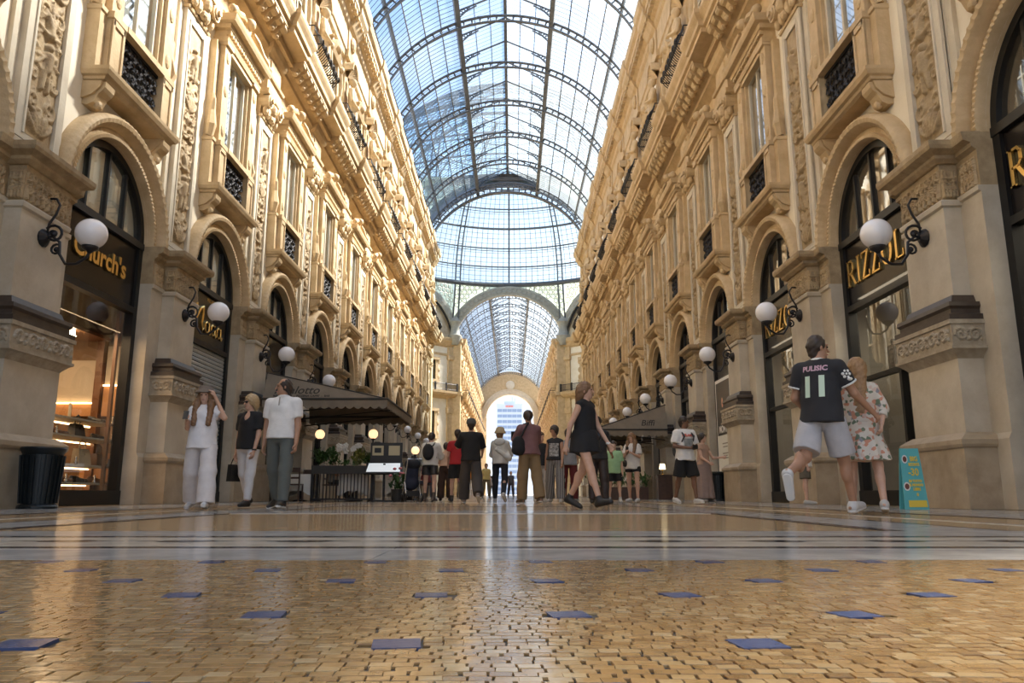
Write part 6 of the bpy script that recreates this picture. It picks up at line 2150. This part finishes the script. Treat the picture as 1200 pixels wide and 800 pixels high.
# two diners at the café tables
SEAT = ((86, 6, 84), (84, 6, 80))
person('diner in pale shirt sitting behind the planter railing', 1.72, -4.72, 22.35, 90, legs=SEAT, arms=((30, 10, 60, 0), (30, 10, 60, 0)), head=(-20, 8), vox=.022, skin='skin_light',
       top=dict(col=(.55, .52, .47), loose=.028, sleeve=.8), bottom=dict(kind='trousers', col=(.08, .07, .06), loose=.02), shoes=dict(col=(.03, .03, .03)), hair=dict(col='hair_dark'))
person('diner in dark red top sitting at the outermost café table', 1.66, -2.05, 22.3, -90, legs=SEAT, arms=((30, 10, 60, 0), (30, 10, 60, 0)), head=(10, 8), vox=.022, skin='skin_light', female=True,
       top=dict(col=(.22, .05, .05), loose=.025, sleeve=.6), bottom=dict(kind='trousers', col=(.06, .06, .08), loose=.02), shoes=dict(col=(.05, .04, .04)), hair=dict(col='hair_brown', kind='bob'))
# ------------------------------------------------------------------ café terraces
M['awning'] = mat('taupe_awning_cloth', (.20, .165, .125), .85, col2=(.25, .21, .16), scale=3)
M['awning_dark'] = mat('dark_awning_trim', (.03, .026, .022), .7)
M['cloth_white'] = mat('white_tablecloth', (.85, .82, .76), .85, col2=(.78, .75, .69), scale=5)
M['wood_dark'] = mat('dark_stained_wood', (.05, .025, .016), .4, col2=(.08, .042, .026), scale=8)
M['leafgreen'] = mat('dark_green_leaves', (.035, .085, .02), .45, col2=(.07, .14, .035), scale=9)
M['leafyellow'] = mat('variegated_leaves', (.30, .28, .07), .5, col2=(.12, .16, .04), scale=9)
M['petal'] = mat('white_petals', (.80, .78, .74), .6)
M['petal_pink'] = mat('pink_petals', (.62, .20, .22), .6)
M['planter'] = mat('dark_planter', (.03, .028, .026), .5)

def awning(label, side, y0, y1, xe, xw, ze, zr, text, sub=None):
    """hip-roofed terrace canopy: eave corner xe, wall xw"""
    t = tag(new('awning', None), label, 'awning')
    s = side
    yr0, yr1 = y0 + .35, y1 - .35
    A, B, C, D = (s * xw, y0, ze), (s * xe, y0, ze), (s * xe, y1, ze), (s * xw, y1, ze)
    E_, F_ = (s * xw, yr0, zr), (s * xw, yr1, zr)
    b = MB(); b.add([A, B, E_], [(0, 1, 2)] if s < 0 else [(0, 2, 1)]); new('end_panel', b.mesh('end_panel', 'awning'), t)
    b = MB(); b.add([B, C, F_, E_], [(0, 1, 2, 3)]); new('front_panel', b.mesh('front_panel', 'awning'), t)
    b = MB(); b.add([C, D, F_], [(0, 1, 2)]); new('end_panel', b.mesh('end_panel', 'awning'), t)
    b = MB()
    b.tube([A, B, C, D], .035, 6)
    b.tube([E_, F_], .03, 6).tube([B, E_], .02, 5).tube([C, F_], .02, 5)
    new('frame', b.mesh('awning_frame', 'awning_dark'), t)
    b = MB()
    for (P, Q) in ((A, B), (B, C), (C, D)):
        P, Q = np.array(P), np.array(Q)
        L = np.linalg.norm(Q - P)
        n = int(L / .22)
        for i in range(n):
            a, c = P + (Q - P) * i / n, P + (Q - P) * (i + 1) / n
            m = 5
            pts = [tuple(a), tuple(c)] + [tuple(c + (a - c) * j / m + np.array((0, 0, -.20 - .07 * math.sin(PI * j / m)))) for j in range(m + 1)]
            b.add(pts, [tuple(range(len(pts)))])
    new('scalloped_valance', b.mesh('scalloped_valance', 'awning'), t)
    for yy in (y0 + .6, (y0 + y1) / 2, y1 - .6):
        b = MB()
        b.tube([(s * xw, yy, ze - .35), (s * (xe + .1), yy, ze - .02)], .02, 6)
        new('folding_arm', b.mesh('folding_arm', 'awning_dark'), t)
    # lettering lies on the sloping end panel
    nrm = np.cross(np.array(B) - np.array(A), np.array(E_) - np.array(A)); nrm /= np.linalg.norm(nrm)
    if nrm[1] > 0: nrm = -nrm
    up = np.array((0, yr0 - y0, zr - ze)); up /= np.linalg.norm(up)
    rows = [(text, .34, .25, .16)] + ([(sub, .085, 0, .06)] if sub else [])
    for k, (tx, sz, shr, h) in enumerate(rows):
        v, f = text_geo(tx, sz, 0, shr, .004, 1.0, 'LEFT')
        x0 = (-xw + .28 if s < 0 else xw - .45 - max(p[0] for p in v))
        b = MB(); b.add([tuple(np.array((x0 + p[0], y0, ze)) + up * (h + p[1]) + nrm * .008) for p in v], f)
        new('lettering', b.mesh('awning_lettering', 'awning_dark'), t)
    return t
awning('taupe café awning with script lettering and scalloped edge on the café side', -1, 20.5, 25.4, 2.92, 6.28, 2.70, 3.46, 'il Salotto', 'RISTORANTE  -  PIZZERIA CAFFE\'  -  BAR')
awning('taupe café awning with scalloped edge on the bookshop side', 1, 29.0, 35.0, 3.45, 6.28, 2.58, 3.55, 'Biffi')

def foliage(n, R, H, z0, m, L=.22, w=.05, seed=1, name='leaves'):
    rnd = random.Random(seed)
    b = MB()
    for i in range(n):
        a, e = rnd.uniform(0, 2 * PI), rnd.uniform(.25, 1.35)
        c = np.array((rnd.gauss(0, R * .45), rnd.gauss(0, R * .3), z0 + rnd.uniform(0, H * .8)))
        d = np.array((math.cos(a) * math.cos(e), math.sin(a) * math.cos(e), math.sin(e)))
        sd = np.array((-math.sin(a), math.cos(a), 0))
        LL = L * rnd.uniform(.7, 1.3)
        p1, p2, p3 = c + d * LL * .45, c + d * LL * .8 + (0, 0, -.02), c + d * LL + (0, 0, -.09)
        b.add([tuple(c), tuple(p1 + sd * w), tuple(p2 + sd * w * .7), tuple(p3), tuple(p2 - sd * w * .7), tuple(p1 - sd * w)], [(0, 1, 5), (1, 2, 4, 5), (2, 3, 4)])
    return b.mesh(name, m)

# railing with planter box in front of the tables
t = tag(new('planter_railing', None, None, (0, 21.35, 0)), 'dark railing carrying a planter box in front of the café tables', 'railing')
b = MB()
b.box(-5.05, -3.35, -.13, .13, .74, .96); new('planter_box', b.mesh('planter_box', 'planter'), t)
me = MB().box(-.012, .012, -.012, .012, .06, .74).mesh('bar', 'iron')
for i in range(18):
    new('bar', me, t, (-5.0 + 1.6 * i / 17, -.1, 0))
b = MB(); b.box(-5.05, -3.35, -.12, -.08, .04, .08); new('bottom_rail', b.mesh('bottom_rail', 'iron'), t)
for x in (-5.03, -3.37):
    new('post', MB().box(x - .025, x + .025, -.12, .12, 0, .75).mesh('post', 'iron'), t)
for i, (x, m, lab) in enumerate(((-4.85, 'leafgreen', 'dark green leafy plant at the pillar end of the planter box'), (-4.55, 'leafgreen', 'dark green leafy plant beside the white orchids'), (-3.78, 'leafyellow', 'yellow-green variegated plant in the planter box'), (-3.48, 'leafgreen', 'dark green plant at the menu end of the planter box'))):
    tag(new('plant', foliage(70, .17, .42, 0, m, .26, .045, i + 3), None, (x, 21.35, .96)), lab, 'plant', 'plants in the planter box')
for i, x in enumerate((-4.34, -4.14, -3.96)):
    o = tag(new('orchid', None, None, (x, 21.32, .96)), 'white orchid with arching spray of blooms in the planter box', 'orchid', 'white orchids in the planter box'); o.scale = (1.25, 1, 1.2)
    b = MB(); st = [(0, 0, 0), (.02, 0, .25), (.06 * (-1) ** i, -.02, .45), (.15 * (-1) ** i, -.05, .52)]
    b.tube(st, .008, 5); new('stem', b.mesh('stem', 'leafgreen'), o)
    rnd = random.Random(i)
    for j in range(7):
        q = j / 6
        b = MB()
        c = (.16 * (-1) ** i * q, -.05 * q - .02, .34 + .2 * q - .1 * q * q + rnd.uniform(-.03, .03))
        for k in range(5):
            a = 2 * PI * k / 5 + .3
            b.ball((c[0] + .035 * math.cos(a), c[1] - .01, c[2] + .035 * math.sin(a)), .03, 7, 5, (1, .35, 1))
        new('bloom', b.mesh('bloom', 'petal', True), o)
    new('leaves', foliage(8, .08, .05, 0, 'leafgreen', .2, .03, i + 40), o)

# lit globe lamps on posts
def post_lamp(x, y, label, z=1.86, r=.135):
    o = tag(new('post_lamp', None, None, (x, y, 0)), label, 'lamp', 'globe lamps on posts on the café terrace')
    b = MB(); b.lathe([(.12, 0), (.12, .03), (.03, .06), (.022, .3), (.022, z - r - .04), (.06, z - r - .02), (.05, z - r + .02)], (0, 0, 0), 10); new('post', b.mesh('lamp_post', 'iron', True, 40), o)
    b = MB(); b.ball((0, 0, z), r, 18, 12); new('globe', b.mesh('lit_globe', 'globe_lit', True), o)
post_lamp(-5.03, 21.9, 'lit globe lamp on a post at the pillar end of the planter box')
post_lamp(-3.50, 21.8, 'lit globe lamp on a post beside the menu stand')
post_lamp(-2.75, 25.4, 'lit globe lamp on a post behind the menu stand', 1.6)

# menu stand
o = tag(new('menu_stand', None, None, (-3.0, 20.85, 0), 0), 'black menu stand with a lit slanted panel and two framed menus', 'menu stand')
b = MB(); b.box(-.03, .03, -.03, .03, 0, 1.0).box(-.28, .28, -.2, .2, 0, .04); new('post', b.mesh('menu_post', 'iron'), o)
b = MB(); b.add([(-.52, -.22, .74), (.52, -.22, .74), (.48, .05, 1.03), (-.48, .05, 1.03), (-.52, -.18, .70), (.52, -.18, .70), (.48, .1, .99), (-.48, .1, .99)], [(0, 1, 2, 3), (7, 6, 5, 4), (0, 4, 5, 1), (1, 5, 6, 2), (2, 6, 7, 3), (3, 7, 4, 0)]); new('desk', b.mesh('menu_desk', 'black'), o)
b = MB(); b.add([(-.45, -.212, .775), (.45, -.212, .775), (.42, .02, 1.01), (-.42, .02, 1.01)], [(0, 1, 2, 3)]); new('lit_panel', b.mesh('menu_panel', emit('lit_menu_page', (.75, .85, .90), .28)), o)
b = MB(); b.box(-.40, .46, .08, .12, 1.03, 1.56); new('board', b.mesh('menu_board', 'black'), o)
for x in (-.20, .24):
    new('framed_menu', MB().box(x - .15, x + .15, .07, .08, 1.22, 1.48).mesh('framed_menu', mat('menu_paper', (.52, .46, .30), .7)), o)
new('framed_picture', MB().box(-.29, -.11, .06, .07, 1.29, 1.42).mesh('menu_picture', 'black'), o)

def table(x, y, label, w=.40):
    o = tag(new('table', None, None, (x, y, 0)), label, 'table', 'café tables under white cloths')
    b = MB(); b.lathe([(.2, 0), (.2, .03), (.03, .06), (.03, .70)], (0, 0, 0), 10); new('pedestal', b.mesh('table_pedestal', 'iron'), o)
    new('tabletop', MB().box(-w, w, -w, w, .70, .73).mesh('tabletop', 'wood_dark'), o)
    b = MB(); n = 48; top, hem = [], []
    for i in range(n):
        a = 2 * PI * i / n
        k = w * 1.02 / max(abs(math.cos(a)), abs(math.sin(a)))
        top.append((k * math.cos(a), k * math.sin(a), .735))
        cr = abs(math.sin(2 * a)) ** 4
        k2 = k * (1.03 + .03 * math.sin(9 * a))
        hem.append((k2 * math.cos(a), k2 * math.sin(a), .30 - .16 * cr + .02 * math.sin(5 * a)))
    b.add(top + hem, [tuple(range(n))] + [(i, n + i, n + (i + 1) % n, (i + 1) % n) for i in range(n)])
    c = tag(new('tablecloth', b.mesh('tablecloth', 'cloth_white', True, 40), None, (x, y, 0)), label.replace('café table', 'white cloth of the café table').replace(' under white cloth', ''), 'tablecloth', 'white tablecloths on the café tables')
    b = MB(); b.lathe([(.03, 0), (.032, .005), (.005, .01), (.005, .08), (.035, .11), (.03, .18)], (0, 0, 0), 10)
    tag(new('glass', b.mesh('wine_glass', 'glass', True), None, (x + .1, y - .1, .737)), 'wine glass on the ' + label.replace(' under white cloth', ''), 'glass', 'glasses on the café tables')
def chair(x, y, rz, label):
    o = tag(new('chair', None, None, (x, y, 0), math.radians(rz)), label, 'chair', 'dark wooden café chairs')
    new('seat', MB().box(-.21, .21, -.21, .21, .43, .47).mesh('seat', 'wood_dark'), o)
    for sx in (-.19, .19):
        new('leg', MB().box(sx - .018, sx + .018, -.2, -.165, 0, .43).mesh('leg', 'wood_dark'), o)
        new('leg', MB().box(sx - .018, sx + .018, .165, .2, 0, .90).mesh('leg', 'wood_dark'), o)
    b = MB(); b.box(-.19, .19, .17, .195, .78, .90).box(-.19, .19, .17, .195, .60, .65); new('backrest', b.mesh('backrest', 'wood_dark'), o)
table(-5.5, 21.9, 'café table under white cloth beside the pillar before the planter')
table(-3.95, 21.95, 'café table under white cloth behind the planter railing')
table(-2.75, 22.1, 'café table under white cloth past the menu stand')
table(-4.6, 24.6, 'café table under white cloth deep under the awning')
chair(-5.5, 22.7, 0, 'dark wooden chair behind the pillar end of the planter')
chair(-4.75, 22.35, 90, 'dark wooden chair behind the planter railing, pillar side')
chair(-3.1, 23.2, 60, 'dark wooden chair behind the menu stand')
chair(-2.02, 22.3, -90, 'dark wooden chair at the outermost café table')
chair(-5.5, 21.2, 180, 'dark wooden chair at the table before the planter')
# flowering pot by the menu stand
o = tag(new('potted_plant', None, None, (-2.5, 20.2, 0)), 'potted plant with pink flowers beside the menu stand', 'potted plant')
b = MB(); b.lathe([(.12, 0), (.16, .02), (.20, .28), (.21, .32), (.18, .32)], (0, 0, 0), 14); new('pot', b.mesh('pot', 'planter', True, 40), o)
new('leaves', foliage(80, .3, .45, .28, 'leafgreen', .26, .04, 77), o)
for i in range(7):
    b = MB(); b.ball((random.uniform(-.22, .22), random.uniform(-.2, .1), random.uniform(.6, .86)), .05, 8, 6, (1, 1, .7)); new('flower', b.mesh('flower', 'petal_pink', True), o)
# pushchair next to the white jacket
o = tag(new('pushchair', None, None, (-2.1, 19.55, 0), math.radians(200)), 'dark blue pushchair beside the person in the white jacket', 'pushchair')
K = SDF(); K.cone((0, .0, .48), (0, .12, .82), .17, .16, .05, 1.3, (0, 1, 0)).cone((0, -.15, .42), (0, .05, .45), .15, .16, .05); new('seat', sdf_mesh('pushchair_seat', K, .03, fab((.02, .025, .05))), o)
K = SDF(); K.ell((0, .08, .92), (.2, .22, .16), .02).ell((0, -.05, .84), (.15, .2, .14), .02, True); new('hood', sdf_mesh('pushchair_hood', K, .025, fab((.015, .015, .02))), o)
b = MB(); b.tube([(-.18, -.2, .1), (-.18, .05, .5), (-.18, .35, 1.05), (.18, .35, 1.05), (.18, .05, .5), (.18, -.2, .1)], .015, 6).tube([(-.18, .28, .1), (-.18, .05, .5)], .015, 6).tube([(.18, .28, .1), (.18, .05, .5)], .015, 6); new('frame', b.mesh('pushchair_frame', 'silver'), o)
b = MB(); b.box(-.16, .16, -.15, .25, .14, .28); new('basket', b.mesh('pushchair_basket', 'black'), o)
for x in (-.2, .2):
    for y in (-.2, .28):
        b = MB(); b.tube([(x + .1 * 0, y + .1 * math.cos(a), .11 + .095 * math.sin(a)) for a in np.linspace(0, 2 * PI, 17)], .017, 6, False); new('wheel', b.mesh('wheel', 'black'), o)

# bookshop-side terrace: hedge, host desk and lit lamp
o = tag(new('hedge_planter', None, None, (4.4, 28.7, 0)), 'long dark planter of leafy shrubs before the bookshop-side café', 'planter')
new('planter_box', MB().box(-1.1, 1.0, -.15, .15, 0, .45).mesh('planter_box', 'wood_dark'), o)
for i in range(5):
    new('shrub', foliage(60, .25, .5, .42, 'leafgreen', .25, .04, 90 + i), o, (-.9 + .44 * i, 0, 0))
o = tag(new('host_desk', None, None, (6.0, 28.6, 0)), 'dark wooden host desk beside the bookshop-side café planter', 'desk')
b = MB(); b.box(-.26, .26, -.2, .2, 0, .85); new('body', b.mesh('desk_body', 'wood_dark'), o); new('desk_top', MB().box(-.3, .3, -.24, .24, .85, .89).mesh('desk_top', 'wood_dark'), o)
o = tag(new('table_lamp', None, None, (5.95, 28.6, .89)), 'small lit table lamp with cream shade on the host desk', 'lamp')
b = MB(); b.lathe([(.07, 0), (.07, .02), (.015, .04), (.015, .22)], (0, 0, 0), 10); new('base', b.mesh('lamp_base', 'gold'), o)
b = MB(); b.lathe([(.12, .2), (.09, .40)], (0, 0, 0), 14); new('lamp_shade', b.mesh('lamp_shade', emit('lit_cream_shade', (1, .78, .42), 2.2)), o)

# ------------------------------------------------------------------ litter bins
def litter_bin(x, y, label, m):
    o = tag(new('litter_bin', None, None, (x, y, 0), scale=(.88, .88, 1.0)), label, 'bin')
    b = MB(); b.lathe([(.24, 0), (.245, .05), (.235, .06), (.285, .72), (.27, .72), (.22, .1)], (0, 0, 0), 24); new('body', b.mesh('bin_body', m, True, 40), o)
    me = MB().box(-.018, .018, -.012, .012, 0, .64).mesh('slat', m)
    for i in range(22):
        a = 2 * PI * i / 22
        s_ = new('slat', me, o, (.25 * math.cos(a), .25 * math.sin(a), .07), rot=(0, 0, 0))
        s_.rotation_euler = (0, math.atan2(.05, .66), a)
    b = MB(); b.lathe([(.26, .70), (.29, .74), (.32, .80), (.31, .82), (.28, .78), (.24, .74)], (0, 0, 0), 24); new('flared_rim', b.mesh('flared_rim', m, True, 40), o)
    b = MB(); b.lathe([(.28, 0), (.28, .03), (.25, .06)], (0, 0, 0), 24); new('base_ring', b.mesh('base_ring', m), o)
M['bin_black'] = mat('black_bin_metal', (.012, .016, .018), .35, .3)
litter_bin(-6.0, 10.62, 'black slatted litter bin with flared rim in front of the leather shop', 'bin_black')
litter_bin(6.28, 22.2, 'black slatted litter bin with flared rim beneath the framed poster', 'bin_black')

# ------------------------------------------------------------------ turquoise board
M['turq'] = mat('turquoise_print', (.10, .42, .45), .5)
M['yellow'] = mat('yellow_print', (.75, .55, .06), .5)
o = tag(new('advertising_board', None, None, (5.62, 10.15, 0), math.radians(-8), scale=(.86, 1, 1)), 'turquoise promotional A-board with yellow lettering leaning at the bookshop pillar', 'sign')
b = MB()
def at(x, z, off=0):
    k = 1 - .22 * z / .78
    return (x * k, .10 * z / .78 - .10 - off, z)
for sgn in (1, -1):
    p = [at(-.17, 0), at(.17, 0), at(.17, .78), at(-.17, .78)]
    q = [(v[0], v[1] + .015, v[2]) for v in p]
    if sgn < 0:
        p = [(v[0], -v[1] + .02, v[2]) for v in p]; q = [(v[0], -v[1] + .02, v[2]) for v in q]
    bb = MB(); bb.add(p + q, [(0, 1, 2, 3), (7, 6, 5, 4), (0, 4, 5, 1), (1, 5, 6, 2), (2, 6, 7, 3), (3, 7, 4, 0)])
    new('panel', bb.mesh('board_panel', 'turq'), o)
for tx, sz, x, z in (('BIG', .085, .055, .615), ('SCONTI', .05, .045, .555), ('-30', .13, .02, .43), ('SU TUTTO', .042, .03, .345), ('IL MONDO', .042, .035, .295), ('LIBRI', .05, .035, .24), ('0', .05, .035, .17)):
    v, f = text_geo(tx, sz, .004, 0, .003)
    bb = MB(); bb.add([at(x + p[0], z + p[1], .006 - p[2]) for p in v], f); new('lettering', bb.mesh('board_lettering', 'yellow'), o)
bb = MB(); bb.add([at(-.11, .03, .004), at(.15, .03, .004), at(.15, .115, .004), at(-.11, .115, .004)], [(0, 1, 2, 3)]); new('yellow_strip', bb.mesh('yellow_strip', 'yellow'), o)
for x, z in ((-.10, .64), (-.11, .29)):
    n = 18
    bb = MB(); bb.add([at(x + .05 * math.cos(2 * PI * i / n), z + .055 * math.sin(2 * PI * i / n), .004) for i in range(n)], [tuple(range(n))]); s_ = new('round_picture', bb.mesh('round_picture', 'white'), o)
    bb = MB(); bb.add([at(x + .035 * math.cos(2 * PI * i / n), z + .038 * math.sin(2 * PI * i / n), .006) for i in range(n)], [tuple(range(n))]); new('dark_spot', bb.mesh('dark_spot', mat('dark_red_print', (.16, .05, .03), .5)), s_)
